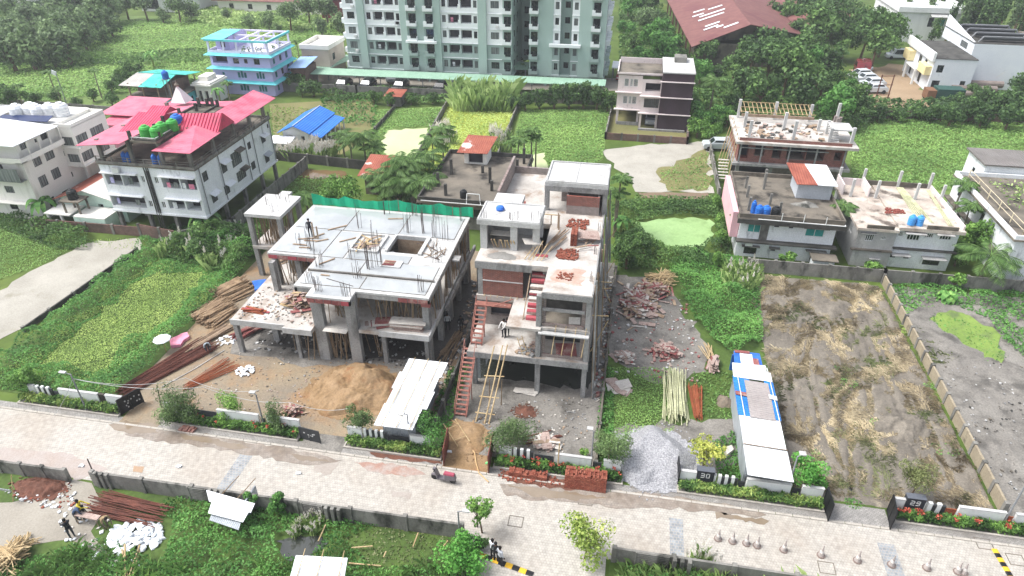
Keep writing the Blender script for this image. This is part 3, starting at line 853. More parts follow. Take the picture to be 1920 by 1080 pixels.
def board_pile(label, cx, cy, z, w, d, n, h, mats=(PLY, PLY_R, PLY_G), name='board_pile', L=(.6, 1.8), W=(.1, .45), tidy=0.0, cat='board pile', group=None, rot0=0.0, T=(.03, .05)):
 t = thing(name, label, cat, (cx, cy, z), group)
 for i in range(n):
  f = i / n
  sp = (1 - f * .6)
  x, y = cx + random.gauss(0, .33) * w * sp, cy + random.gauss(0, .33) * d * sp
  rad = max(abs(x - cx) / (w * .9), abs(y - cy) / (d * .9))
  zz = z + .04 + h * f * max(.1, 1 - rad)
  board('board', random.choice(mats), t, (x, y, zz), (random.uniform(*L), random.uniform(*W), random.uniform(*T)),
              (random.gauss(0, .1) * (1 - tidy), random.gauss(0, .1) * (1 - tidy), rot0 + random.uniform(-3.1, 3.1) * (1 - tidy) + random.gauss(0, .06)))
 return t
def rubble(name, label, poly, n, mats, s=(.04, .18), z=.04, cat='rubble', parent=None):
 b = MB()
 x, y = scatter(poly, int(n * 2.2))
 for px, py in list(zip(x, y))[:n]:
  k = random.uniform(*s); a = random.uniform(0, 3.14); hz = k * random.uniform(.2, .6)
  ca, sa = math.cos(a) * k, math.sin(a) * k
  q = random.uniform(.4, 1)
  pts = [(px + ca, py + sa), (px - sa * q, py + ca * q), (px - ca * .8, py - sa), (px + sa * q, py - ca * q)]
  b.prism(pts, z - .02, z + hz, mi=random.randrange(len(mats)), bottom=False)
 o = b.build(name, list(mats), parent)
 return tag(o, label, cat, kind='stuff')
# the wide concrete frame under construction
A_Z1, A_Z2 = 3.3, 6.6
sheet('yard_shade_mud', ragged(rect(-28.8, 40.2, -12.0, 53), .3, .8, 77), .04, mat('wet_dark_mud', '#474542', '#56534f', scale=.4, bump=.5, fine=.25, rough=.5))  # wet mud, coloured darker to paint in the shade below the slabs
A = thing('unfinished_house', 'wide unfinished concrete house with wet grey roof slab and green net', 'building', (-20.5, 46, 0))
b = MB()
for (x0, y0, x1, y1) in ((-28, 48.3, -13.2, 53), (-28, 44, -18.4, 48.3), (-15.8, 44, -13.2, 48.3), (-18.4, 44, -15.8, 45.8), (-23.7, 39.7, -13.2, 44), (-22.2, 38.5, -18.8, 39.7)):
 b.box(x0, y0, A_Z2 - .16, x1, y1, A_Z2)
b.build('roof_slab', CONC_PALE, A)
OUT = [(-28, 44), (-23.7, 44), (-23.7, 39.7), (-22.2, 39.7), (-22.2, 38.5), (-18.8, 38.5), (-18.8, 39.7), (-13.2, 39.7), (-13.2, 53), (-28, 53)]
for i in range(len(OUT)):           # edge beams, some with red formwork still on
 (xa, ya), (xb, yb) = OUT[i], OUT[(i + 1) % len(OUT)]
 bb = MB()
 if abs(ya - yb) < .01:
  x0, x1 = sorted((xa, xb)); s = 1 if (xb > xa) else -1
  bb.box(x0 + .02, ya + (.02 if s > 0 else -.24), A_Z2 - .55, x1 - .02, ya + (.24 if s > 0 else -.02), A_Z2 - .162)
 else:
  y0, y1 = sorted((ya, yb)); s = -1 if (yb > ya) else 1
  bb.box(xa + (.02 if s > 0 else -.24), y0 + .02, A_Z2 - .55, xa + (.24 if s > 0 else -.02), y1 - .02, A_Z2 - .162)
 bb.build('edge_beam', CONC, A)
 if i in (0, 4) or i == 6:
  m = MB()
  x0, x1 = sorted((xa, xb))
  if i == 6: x0 = -15.6
  n = 5 if i != 6 else 3
  for k in range(n):
   xs = x0 + .05 + (x1 - x0 - .1) * k / n
   xe = x0 + .05 + (x1 - x0 - .1) * (k + 1) / n - .06
   if random.random() < .82:
    mm = MB().box(xs, ya - .03, A_Z2 - .5 - random.uniform(0, .06), xe, ya + .012, A_Z2 - .2)
    mm.build('formwork_board', random.choice((PLY_R, PLY_R, STAIR_P)), A)
# ponded bays on the roof, divided by dark joints
bays = [(-27.6, 48.7, -23.4, 52.6), (-23.3, 48.7, -18.5, 52.6), (-18.4, 48.75, -13.6, 52.6), (-27.6, 44.35, -23.5, 48.6), (-23.4, 44.2, -21.6, 48.5), (-18.9, 46.2, -18.5, 48.2), (-23.3, 42.1, -19.6, 44.1), (-19.5, 42.1, -13.6, 44.1), (-21.4, 44.2, -16.2, 45.35), (-23.3, 40.1, -18.7, 41.8), (-18.6, 40.1, -13.6, 41.8), (-21.8, 38.85, -19.2, 40.0)]
for q in bays:
 MB().box(q[0], q[1], A_Z2, q[2], q[3], A_Z2 + .012).build('ponded_water', WET, A)
b = MB()
for q in bays[:-1]:
 for (x0, y0, x1, y1) in ((q[0] - .05, q[1] - .05, q[2] + .05, q[1]), (q[2], q[1], q[2] + .05, q[3])):
  b.box(x0, y0, A_Z2, x1, y1, A_Z2 + .03)
b.box(-23.5, 41.86, A_Z2, -13.4, 42.02, A_Z2 + .14)
b.build('screed_strip', mat('dark_wet_mortar', '#55524e', '#77736d', fine=.2), A)
# openings: stair well kerb, timber tray, small hatch
b = MB()
for (x0, y0, x1, y1) in ((-18.6, 45.7, -18.4, 48.4), (-15.8, 45.6, -15.5, 48.5), (-18.4, 48.3, -15.8, 48.5), (-19.3, 45.3, -19.1, 48.3), (-21.6, 45.3, -21.4, 48.3), (-21.4, 48.1, -19.3, 48.3), (-21.4, 45.3, -19.3, 45.5)):
 b.box(x0, y0, A_Z2 + .001, x1, y1, A_Z2 + .2)
b.build('well_kerb', CONC_PALE, A)
MB().box(-18.4, 45.8, A_Z1, -15.8, 48.3, A_Z1 + .05).build('well_floor', VOID, A)
MB().box(-18.42, 48.3, A_Z1 + .02, -15.78, 48.45, A_Z2 - .17).build('well_wall', TIMBER, A)
for i in range(8):
 MB().box(-18.35 + .28 * i, 45.85, A_Z2 - .45 - i * .32, -18.1 + .28 * i, 46.5, A_Z2 - .3 - i * .32).build('stair_step', CONC, A)
for i in range(30):
 board('plank', random.choice((TIMBER, PLY, BAMBOO)), A, (random.uniform(-21.1, -19.6), random.uniform(45.7, 47.9), A_Z2 + .08 + .004 * i), (random.uniform(.5, 1.4), .1, .04), (0, 0, random.uniform(0, 3.1)))
MB().box(-18.2, 43.4, A_Z2 + .013, -16.6, 44.4, A_Z2 + .1).build('hatch_frame', CONC_PALE, A)
for i in range(5): board('plank', random.choice((PLY_R, TIMBER)), A, (-17.6, 43.6 + .16 * i, A_Z2 + .13), (.9, .1, .05), (0, 0, random.uniform(-.1, .1)))
# first floor slab
b = MB()
for (x0, y0, x1, y1, t) in ((-29.2, 38.95, -24.7, 53, .3), (-24.7, 38.6, -22.4, 53, .36), (-22.4, 39.4, -17.3, 53, .3), (-17.3, 39.5, -13.4, 53, .34)):
 b.box(x0, y0, A_Z1 - t, x1, y1, A_Z1)
b.build('first_floor_slab', CONC_DECK, A)
for (x0, y0, x1, y1) in ((-29.25, 38.9, -24.72, 39.0), (-24.72, 38.55, -22.35, 38.65), (-17.35, 39.44, -13.35, 39.55), (-13.42, 39.6, -13.3, 53)):
 MB().box(x0, y0, A_Z1 - .45, x1, y1, A_Z1 + .04).build('floor_edge_beam', CONC_PALE, A)
for (x, y, w, d, z0, z1) in ((-29.0, 39.2, .35, .35, 0, A_Z1 - .3), (-26.9, 41.1, .5, .4, 0, A_Z1 - .3), (-24.0, 39.3, .28, .28, 0, A_Z1 - .35), (-22.0, 39.6, .85, .5, 0, A_Z2 - .56), (-19.3, 39.6, .85, .5, 0, A_Z2 - .56),
                             (-17.1, 39.9, .32, .32, 0, A_Z1 - .3), (-13.7, 39.9, .3, .3, 0, A_Z1 - .3), (-13.75, 40.6, .5, .6, 0, A_Z2 - .56), (-23.4, 41.6, .5, .4, A_Z1, A_Z2 - .56), (-23.6, 44.6, .5, .4, 0, A_Z2 - .56),
                             (-25.7, 44.5, .45, .4, A_Z1, A_Z2 - .56), (-27.7, 44.5, .4, .4, 0, A_Z2 - .56), (-28.9, 47, .35, .35, 0, A_Z1 - .3), (-28.9, 52, .35, .35, 0, A_Z1 - .3)):
 MB().cbox(x, y, z0, w, d, z1 - z0).build('column', CONC, A)
for y in (43.6, 46.6, 49.6, 52.5):
 for x in (-13.65, -18.5, -22.5, -27.5):
  MB().cbox(x, y, 0, .42, .5, A_Z2 - .56).build('column', CONC, A)
b = MB(); b.box(-17.3, 40.3, A_Z1, -14.1, 40.5, A_Z1 + .04); b.box(-22.3, 52.7, 0, -13.3, 52.9, A_Z2 - .6); b.box(-27.9, 52.7, 0, -22.3, 52.9, A_Z2 - .6)
b.build('rear_wall', BRICK_G, A)
MB().box(-13.9, 39.9, A_Z2 - .95, -13.22, 40.1, A_Z2 - .56).build('formwork_board', PLY_R, A)
# side walkway bracket
MB().box(-13.1, 46.0, A_Z2 - .5, -12.5, 46.8, A_Z2 - .35).build('landing_bracket', CONC, A)
for i in range(4): MB().box(-13.15, 43.5 + i * 2.6, A_Z1 - .35, -12.95, 46.0 + i * 2.6, A_Z1 + .1).build('side_ledge', CONC, A)
for q in ((-18.6, 44.6, A_Z1, -13.9, 44.75, A_Z2 - .57), (-22.0, 43.6, A_Z1, -19.4, 43.75, A_Z2 - .57), (-27.4, 47.4, A_Z1, -23.8, 47.55, A_Z2 - .57), (-27.2, 46.2, .04, -13.9, 46.35, A_Z1 - .35)): MB().box(*q).build('inner_wall', VOID, A)  # partitions added to hide the lit rear; room shade in their colour
props(A, -18.6, 40.6, -14.1, 44, A_Z1, A_Z2 - .5, 60)
props(A, -21.8, 39.9, -19.6, 43, A_Z1, A_Z2 - .5, 24)
props(A, -27.4, 44.3, -23.8, 47, A_Z1, A_Z2 - .5, 46)
props(A, -21.6, 39.6, -19.7, 42, .05, A_Z1 - .3, 22)
props(A, -18.9, 39.5, -17.3, 41, .05, A_Z1 - .3, 6)
props(A, -25, 38.5, -22.6, 41, .05, A_Z1 - .3, 9)
props(A, -13.6, 41, -13.2, 52, A_Z1, A_Z2 - .5, 20, lean=.3)
MB().box(-21.6, 38.9, A_Z1 - .14, -19.7, 40.4, A_Z1 - .1).build('splash_sheet', PLY_G, A)
for (x, y, n, h) in ((-25.9, 45.6, 4, 1.3), (-24.6, 43.7 + 1.2, 9, 1.9), (-22.9, 42.6, 10, 1.6), (-20.9, 44.2, 6, 1.5), (-18.9, 43.0, 14, 2.3), (-18.3, 43.5, 10, 2.4), (-19.9, 46.9, 6, 2.0), (-17.9, 49.3, 8, 2.2), (-16.6, 49.4, 8, 2.4),
                     (-15.2, 48.9, 8, 2.2), (-14.2, 48.6, 6, 2.2), (-14.0, 44.9, 7, 2.0), (-20.6, 52.2, 7, 1.6), (-18.2, 52.5, 10, 1.8), (-16.3, 52.5, 6, 1.6), (-13.8, 52.3, 5, 1.6), (-22.2, 49.3, 5, 2.2), (-21.5, 39.2, 12, 1.3), (-19.2, 39.0, 10, 1.2), (-14.1, 40.5, 9, 1.5), (-22.7, 40.3, 8, 1.4), (-19.3, 41.5, 8, 1.4)):
 starter_bars(A, x, y, A_Z2, n, h)
# safety net along the rear edge
pts = [(-28.0, 1.15), (-26.4, .75), (-25.4, .78), (-24.9, 1.05), (-23.2, .75), (-21.2, .9), (-19.8, 1.1), (-18.2, .85), (-17.0, .85), (-15.9, 1.1), (-14.8, .8), (-13.4, .95), (-12.9, 1.0)]
b = MB()
for (xa, ha), (xb, hb) in zip(pts[:-1], pts[1:]):
 for k in range(4):
  f0, f1 = k / 4, (k + 1) / 4
  u0, u1 = xa + (xb - xa) * f0, xa + (xb - xa) * f1
  h0, h1 = ha + (hb - ha) * f0 , ha + (hb - ha) * f1
  w0, w1 = 53.05 + .07 * math.sin(u0 * 5), 53.05 + .07 * math.sin(u1 * 5)
  b.add([(u0, w0, A_Z2 + .02), (u1, w1, A_Z2 + .02), (u1, w1, A_Z2 + h1), (u0, w0, A_Z2 + h0), (u0, w0 + .012, A_Z2 + .02), (u1, w1 + .012, A_Z2 + .02), (u1, w1 + .012, A_Z2 + h1), (u0, w0 + .012, A_Z2 + h0)],
              [(0, 1, 2, 3), (5, 4, 7, 6), (3, 2, 6, 7)])
net = b.build('safety_net', NET, None, org=(-20, 53, A_Z2))
tag(net, 'bright green safety net sagging along the rear roof edge', 'safety net')
for xa, ha in pts[::2]: pole('net_post', BAMBOO_D, net, (xa, 53.12, A_Z2), (xa, 53.12, A_Z2 + ha + .1), .04, 5)
# low timber lying on the roof
for (c, L, r) in (((-25.7, 46.7), 1.6, .3), ((-25.2, 46.4), 1.3, .1), ((-25.9, 45.6), 1.2, .0), ((-25.0, 47.4), 1.0, .9), ((-24.4, 46.6), 1.1, .6), ((-25.3, 45.2), .9, .1), ((-24.0, 49.0), 1.7, .7), ((-19.6, 51.5), 1.3, .2), ((-22.3, 47.1), 1.5, .7), ((-22.6, 43.4), 1.4, .9), ((-21.9, 41.4), .7, 0.)):
 board('loose_plank', TIMBER, A, (c[0], c[1], A_Z2 + .06), (L, .12, .06), (0, 0, r))
pole('loose_bar', STEEL_D, A, (-21.6, 41.0, A_Z2 + .04), (-19.2, 40.3, A_Z2 + .04), .025)
for i in range(16):
 a = random.uniform(0, 3.1); x, y = random.uniform(-15.4, -13.7), random.uniform(45.0, 47.6)
 pole('loose_bar', random.choice((BAMBOO_D, TIMBER, STEEL_D)), A, (x, y, A_Z2 + .05), (x + math.cos(a) * 1.1, y + math.sin(a) * 1.1, A_Z2 + .08 + random.random() * .15), .035)
# annexe block
AX = thing('unfinished_annexe', 'small unfinished concrete annexe with flat pale slab beside the wide frame', 'building', (-31.6, 52, 0))
MB().box(-33.4, 50.2, A_Z2 - .3, -29.9, 54.5, A_Z2).build('roof_slab', CONC_PALE, AX)
MB().box(-32.2, 54.52, A_Z2 - .25, -31.2, 55.4, A_Z2 - .02).build('roof_nib', CONC_PALE, AX)
MB().box(-33.3, 50.25, A_Z1 - .3, -29.3, 54.4, A_Z1).build('floor_slab', CONC_DECK, AX)
for x, y in ((-33.1, 50.5), (-30.2, 50.5), (-33.1, 54.2), (-30.2, 54.2), (-30.2, 52.3)):
 MB().cbox(x, y, 0, .4, .4, A_Z1 - .3).build('column', CONC, AX); MB().cbox(x, y, A_Z1, .4, .4, A_Z2 - .3 - A_Z1).build('column', CONC, AX)
props(AX, -32.9, 50.6, -30.1, 53.5, A_Z1, A_Z2 - .3, 50)
for x, y in ((-32.3, 52.2), (-30.8, 51.2), (-30.5, 53.2), (-31.9, 53.8)): starter_bars(AX, x, y, A_Z2, 4, .9)
MB().box(-29.85, 48.0, A_Z1 - .3, -28.2, 50.2, A_Z1 - .02).build('link_slab', CONC_DECK, AX)
for i in range(12): board('plank', TIMBER, AX, (random.uniform(-29.6, -28.4), random.uniform(47.6, 49.6), A_Z1 + .05 + .03 * i), (1.6, .14, .05), (0, 0, .9 + random.uniform(-.2, .2)))
# boards lying on the terrace and balcony
board_pile('heap of reddish formwork boards on the left terrace of the wide frame', -24.8, 42.0, A_Z1, 1.8, 1.6, 90, 1.1, (PLY_R, PLY, TIMBER, PLY, BAMBOO))
board_pile('rust red stack of steel shutters at the terrace front corner', -27.9, 40.3, A_Z1, .7, .4, 22, .3, (STAIR_P, STEEL_O, PLY_R), L=(1.2, 1.8), W=(.1, .2), tidy=.97, name='shutter_stack', cat='board stack')
board_pile('leaning red and grey boards on the front balcony', -17.0, 40.6, A_Z1, .9, .4, 16, .35, (PLY_R, PLY, PLY_G), L=(1.6, 2.2), W=(.5, .9), tidy=.9, cat='board stack', rot0=.25)
t = thing('board_stack', 'neat stack of pale boards at the front balcony corner', 'board stack', (-15.2, 40.3, A_Z1))
for i in range(9): board('board', random.choice((PLY, PLY_G)), t, (-15.2 + random.uniform(-.12, .12), 40.3 + random.uniform(-.06, .06), A_Z1 + .06 + .075 * i), (2.3 + .05 * i, .9, .06), (0, 0, random.uniform(-.06, .06)))
rubble('site_rubble', 'pale chips strewn over the terrace slab', [(-29, 39.2), (-22.6, 39.2), (-22.6, 44), (-28.9, 44)], 240, (PLY, CONC, PLY_G, TIMBER, CONC_OLD), (.04, .14), A_Z1 + .02)
o = MB().prism(ragged(plan([(474, 530), (500, 525), (498, 542), (478, 545)], 2.6), .12, .4, 3), 2.45, 2.75).build('tarpaulin', BLUET, None, org=(-29.6, 44, 2.4))
tag(o, 'crumpled blue tarpaulin at the left edge of the terrace', 'tarpaulin')
for i in range(14): pole('plank', TIMBER, A, (-30.3 + random.uniform(-.6, .8), 44.5 + random.uniform(-1, 1), .1), (-29.4 + random.uniform(-.5, .5), 45.5 + random.uniform(-1, 1), random.uniform(1.2, 2.5)), .06, 4)
# the taller narrow frame under construction
B_1, B_2, B_3, B_4 = 3.4, 6.1, 9.05, 11.5
Bt = thing('unfinished_tall_house', 'narrow three storey unfinished house with brick infill and pale roof deck', 'building', (-5.5, 46, 0))
b = MB(); b.box(-10.1, 38.2, B_1 - .38, -1.35, 55, B_1); b.build('first_floor_slab', CONC_DECK, Bt)
b = MB(); b.box(-10.1, 41.6, B_2 - .4, -4.75, 55, B_2); b.box(-4.75, 38.3, B_2 - .4, -1.35, 55, B_2); b.box(-7.2, 38.05, B_2 - .22, -4.76, 41.59, B_2 - .02); b.build('second_floor_slab', CONC_DECK, Bt)
b = MB(); b.box(-10.1, 41.6, B_3 - .42, -4.75, 43.5, B_3); b.box(-10.1, 43.5, B_3 - .42, -6.1, 48.2, B_3); b.box(-10.1, 48.2, B_3 - .42, -4.75, 55, B_3); b.box(-5.4, 43.5, B_3 - .42, -4.75, 48.2, B_3); b.box(-4.75, 38.3, B_3 - .42, -1.35, 55, B_3)
b.build('roof_deck', CONC_DECK, Bt)
b = MB(); b.box(-10.13, 41.56, B_3 - .62, -5.95, 41.66, B_3 - .05); b.box(-4.78, 38.26, B_3 - .5, -1.32, 38.36, B_3 - .06); b.box(-10.13, 38.16, B_1 - .5, -1.32, 38.26, B_1 - .02); b.box(-4.3, 38.26, B_2 - .5, -1.32, 38.36, B_2 - .1); b.box(-1.4, 38.4, B_3 - .5, -1.3, 55, B_3 + .12)
b.build('edge_beam', CONC, Bt)
for (x, y, z0, z1, w) in [(-1.55, y, 0, B_3 - .43, .34) for y in (38.55, 41.6, 44.8, 48.0, 51.2, 54.5)] + [(-4.95, 38.55, 0, B_3 - .43, .36)] + [(-9.8, y, 0, B_3 - .43, .36) for y in (41.9, 45.5, 49, 52, 54.6)] + [(-9.7, 38.7, 0, B_1 - .4, .34)] + [(-5, y, 0, B_3 - .43, .34) for y in (42, 46, 50, 54)]:
 MB().cbox(x, y, z0, w, w, z1 - z0).build('column', CONC, Bt)
# brick infill
MB().box(-9.6, 41.7, B_2 + .02, -6.6, 41.9, B_3 - .44).build('brick_panel', BRICK, Bt)
MB().box(-9.6, 41.62, B_2 + 1.28, -6.6, 41.71, B_2 + 1.33).build('tie_course', CONC_PALE, Bt)
for i in range(9): MB().box(-9.5 + .5 * i, 41.35, B_2 + .05, -9.46 + .5 * i, 41.66, B_2 + .1).build('tie_bar', BAMBOO, Bt)
h = House.__new__(House); h.t = Bt; h.w = MB()
h.face((-10.05, 41.75), (-5.9, 41.75), B_1, B_2 - .4, [(1.0, 2.5, B_1 + .9, B_1 + 2.0, 's'), (3.0, 4.1, B_1 + .02, B_1 + 1.9, 'o')])
h.face((-10.05, 55), (-10.05, 41.75), B_1, B_3 - .43, [(3, 4.5, 7.1, 8.3, 's'), (8, 9.5, 7.1, 8.3, 's'), (10, 11.5, 4.3, 5.6, 's')])
h.face((-1.38, 41.7), (-1.38, 55), B_1, B_3 - .43, [(1.2, 2.6, 4.4, 5.5, 's'), (4.5, 6, 4.4, 5.5, 's'), (1.2, 2.6, 7.2, 8.3, 's'), (4.5, 6.5, 7.2, 8.3, 's'), (9, 11, 7.2, 8.3, 's')])
h.face((-10.05, 54.9), (-1.38, 54.9), 0, B_3 - .43)
h.w.build('infill_wall', BRICK_G, Bt)
for z in (B_1, B_2):
 MB().box(-4.75, 40.6, z + .02, -1.75, 40.7, z + 2.2).build('inner_wall', CONC_DARK, Bt)  # black concrete here paints the bay's shade, not stains
 MB().box(-4.7, 38.5, z + .01, -1.8, 38.62, z + .25).build('sill_wall', BRICK_G, Bt)
 MB().box(-4.75, 38.65, z + .02, -4.5, 38.8, B_3 - .45 if z == B_2 else B_2 - .42).build('brick_pier', BRICK_G, Bt)
 MB().box(-2.0, 38.65, z + .02, -1.75, 38.8, B_3 - .45 if z == B_2 else B_2 - .42).build('brick_pier', BRICK_G, Bt)
MB().box(-4.7, 38.4, B_2 + 1.35, -1.8, 38.55, B_2 + 1.55).build('lintel', CONC, Bt)
MB().box(-4.9, 37.85, B_2 - .3, -1.4, 38.2, B_2 - .2).build('sunshade_ledge', CONC_PALE, Bt)
board('leaning_board', PLY_R, Bt, (-3.0, 39.2, B_1 + .3), (1.5, 1.1, .05), (.3, .05, .2))
board('leaning_board', PLY_G, Bt, (-2.5, 39.0, B_2 + .35), (.8, .5, .04), (.8, .0, .1)); MB().box(-4.7, 38.8, B_2 + .005, -1.8, 40.6, B_2 + .012).build('dark_floor', CONC_OLD, Bt)  # floor overlay coloured dark to paint in the bay's shade
for i in range(4): pole('lath', BAMBOO, Bt, (-3.9 + .7 * i, 37.7, B_1 + .9), (-3.7 + .7 * i, 38.3, B_2 + .3), .035)
rubble('site_rubble', 'dark broken rubble at the column on the first floor', [(-6.6, 38.5), (-5.2, 38.4), (-5.2, 40), (-6.2, 39.8)], 60, (TIMBER, PLY, CONC), (.08, .25), B_1 + .05)
# upper room, stair head room
MB().box(-10.3, 43.3, B_4 - .4, -5.65, 46.4, B_4).build('upper_slab', CONC_PALE, Bt)
MB().box(-9.7, 46.42, B_4 - .38, -7.5, 48.1, B_4 - .01).build('upper_slab', CONC_PALE, Bt)
b = MB(); parapet(b, -10.25, 43.35, -5.7, 46.35, B_4, .07, .1); b.build('slab_lip', CONC_PALE, Bt)
for (x, y) in ((-9.85, 43.65), (-7.6, 43.7), (-5.95, 43.7), (-5.95, 46.1), (-9.85, 46.1)): MB().cbox(x, y, B_3, .5 if y < 45 else .36, .4, B_4 - .4 - B_3).build('column', CONC_PALE, Bt)
b = MB(); b.box(-10.1, 46.15, B_3, -6.2, 46.32, B_4 - .41); b.box(-10.1, 43.9, B_3, -9.95, 46.1, B_4 - .41); b.build('room_wall', GREYPL, Bt)
MB().box(-9.2, 46.1, B_3 + .8, -8.2, 46.14, B_3 + 2).build('brick_patch', BRICK, Bt)
for (x, y, n) in ((-9.8, 43.7, 4), (-7.6, 43.8, 9), (-6.0, 43.8, 6)): starter_bars(Bt, x, y, B_4, n, .75, .4)
MB().box(-6.3, 50.6, 11.3, -1.2, 55, 11.6).build('stair_room_roof', CONC_PALE, Bt)
b = MB(); parapet(b, -6.25, 50.65, -1.25, 54.95, 11.6, .1, .12); b.box(-3.9, 50.8, 11.6, -3.8, 54.8, 11.64); b.build('roof_lip', CONC_PALE, Bt)
b = MB(); b.box(-6.3, 50.55, 10.85, -1.2, 50.75, 11.3); b.build('edge_beam', CONC, Bt)
for (x, y) in ((-6.1, 50.8), (-1.4, 50.8), (-6.1, 54.7), (-1.4, 54.7)): MB().cbox(x, y, B_3, .38, .38, 1.8).build('column', CONC, Bt)
b = MB(); b.box(-5.1, 52.6, B_3, -1.6, 52.8, 10.84); b.box(-6.2, 54.5, B_3, -1.5, 54.7, 11.25); b.box(-1.45, 51, B_3, -1.35, 54.6, 10.84); b.build('room_wall', BRICK_G, Bt)
MB().box(-4.45, 50.3, B_3, -1.8, 50.45, B_3 + .75).build('brick_screen_foot', BRICK_G, Bt)
MB().box(-4.45, 50.3, B_3 + .75, -1.8, 50.45, B_3 + 1.6).build('brick_screen', BRICK, Bt)
b = MB(); b.box(-4.45, 50.46, B_3, -4.3, 51.6, B_3 + 1.6); b.box(-1.95, 50.46, B_3, -1.8, 51.6, B_3 + 1.6); b.box(-4.45, 51.6, B_3, -1.8, 51.7, B_3 + 1.6); b.build('brick_screen_side', BRICK_G, Bt)
# half built brick walls at the rear left
b = MB(); b.box(-10.2, 50.5, B_3, -10.0, 58.2, B_3 + 1.5); b.box(-10.0, 57.9, B_3 - .6, -6.5, 58.1, B_3 + .6); b.build('half_built_wall', BRICK_G, Bt)
MB().box(-10.1, 55.01, B_3 - .4, -6.4, 58.2, B_3 - .02).build('rear_deck', CONC_DECK, Bt)
b = MB(); b.box(-10.0, 50.2, B_3, -7.8, 50.4, B_3 + .8); b.box(-7.95, 48.4, B_3, -7.75, 50.2, B_3 + .8); b.build('low_brick_wall', BRICK, Bt)
# formwork stair from roof deck to the projecting slab
b = MB()
n = 11
for i in range(n):
 f = i / (n - 1)
 y, z = 43.1 - 3.9 * f, B_3 - .02 - (B_3 - B_2 - .15) * f
 (STP := MB()).box(-5.95, y - .17, z, -4.98, y + .17, z + .06).build('tread', STAIR_P if i not in (5, 6, 7) else PLY_G, Bt)
 MB().box(-5.95, y - .19, z - .16, -4.98, y - .16, z).build('riser', PLY if i % 2 else STAIR_P, Bt)
pole('string', TIMBER, Bt, (-6.0, 43.4, B_3 + .5), (-6.15, 38.9, B_2 - .1), .045)
pole('string', TIMBER, Bt, (-4.93, 43.2, B_3 - .2), (-4.93, 39.2, B_2), .045)
# rear deck hole rails
for (x, y) in ((-6.1, 43.6), (-5.5, 43.6), (-5.4, 48.1)): pole('rail_post', TIMBER, Bt, (x, y, B_3), (x, y, B_3 + .9), .05)
pole('rail', BAMBOO, Bt, (-6.1, 48.3, B_3 + .8), (-4.7, 48.3, B_3 + .8), .05)
for (x, y) in ((-4.8, 48.2), (-4.7, 47.9)): pole('prop', TIMBER, Bt, (x, y - .5, B_3), (x, y - .5, B_3 + 1.3), .06)
# bamboo and rebar standing along the right side
for i in range(26):
 y = 38.6 + i * .62 + random.uniform(-.2, .2)
 x = -1.0 + random.uniform(-.15, .25)
 pole('scaffold_pole', random.choice((BAMBOO_D, CONC, TIMBER, STEEL_G)), Bt, (x + .15, y, random.choice((0, 0, 3))), (x - .2, y + random.uniform(-.8, 1.2), random.uniform(6.5, 10.2)), random.uniform(.04, .08), 5)
for i in range(7): pole('scaffold_rail', BAMBOO, Bt, (-1.3, 38.5 + i * 2.2, random.choice((2.6, 5.4, 7.4))), (-.2, 38.9 + i * 2.2, random.choice((2.5, 5.3, 7.2))), .04)
for y in (40.2, 44, 47.5, 50.2): starter_bars(Bt, -1.6, y, B_3, 4, .8, .12)
# cement heap and odds on the decks
put('cement_heap', mound_mesh('cement_heap', -8.3, 42.55, 1.1, .55, .18, mat('grey_mortar_mix', '#7d7b77', '#8b8984', bump=.4, scale=2.), 3, 24), Bt, loc=tuple(Vector((-8.3, 42.55, B_3 + .01)) - base_of(Bt)))
rubble('brick_heap', 'scattered red bricks by the stair head room', [(-4.2, 47.9), (-2.6, 47.6), (-2.4, 49.4), (-4.0, 49.3)], 130, (BRICKBIT,), (.07, .14), B_3 + .05, 'bricks')
rubble('brick_heap', 'heap of red bricks in the middle of the roof deck', [(-4.4, 42.9), (-2.9, 42.8), (-2.7, 44.3), (-4.3, 44.4)], 170, (BRICKBIT,), (.07, .14), B_3 + .06, 'bricks')
rubble('brick_heap', 'small red brick spill near the front of the deck', [(-4.0, 40.1), (-2.9, 40.0), (-2.9, 41.0), (-3.9, 41.0)], 60, (BRICKBIT,), (.05, .11), B_3 + .03, 'bricks')
MB().prism(ragged([(-4.4, 39.6), (-2.2, 39.6), (-2.2, 41.6), (-4.3, 41.5)], .2, .3, 21), B_3 + .001, B_3 + .006).build('brick_dust', mat('brick_dust_on_slab', '#a98d7e', '#b3a49a', scale=1.4, fine=.1), Bt)
o = MB()
for iz in range(7):
 for ix in range(2):
  for iy in range(5): o.box(-3.55 + ix * .25, 44.9 + iy * .25 + random.uniform(-.02, .02), B_3 + .02 + iz * .15, -3.33 + ix * .25, 45.12 + iy * .25, B_3 + .14 + iz * .15)
o = o.build('brick_stack', BRICKBIT, None, org=(-3.3, 45.5, B_3)); tag(o, 'tall narrow stack of red bricks on the roof deck', 'brick stack')
board('loose_board', PLY, Bt, (-2.3, 46.0, B_3 + .5), (1.7, 1.2, .05), (.05, .1, .2))
for i in range(7): board('loose_plank', random.choice((TIMBER, PLY, PLY_R)), Bt, (random.uniform(-2.8, -1.7), random.uniform(44.2, 46.0), B_3 + .08 + .05 * i), (random.uniform(.8, 1.7), .1, .05), (0, 0, random.uniform(0, 3)))
for i in range(9): board('loose_plank', random.choice((TIMBER, BAMBOO_D)), Bt, (-5.2 + random.uniform(-.1, .9), 45.3 + random.uniform(-.5, 1.2), B_3 + .06 + .02 * i), (2.2, .07, .05), (0, 0, 1.25 + random.uniform(-.12, .12)))
for i in range(8): board('shutter_plank', random.choice((BAMBOO, TIMBER)), Bt, (-9.2 + .24 * i, 43.6, B_3 + .45), (.07, .1, 1.0), (.5, random.uniform(-.2, .2), 0))
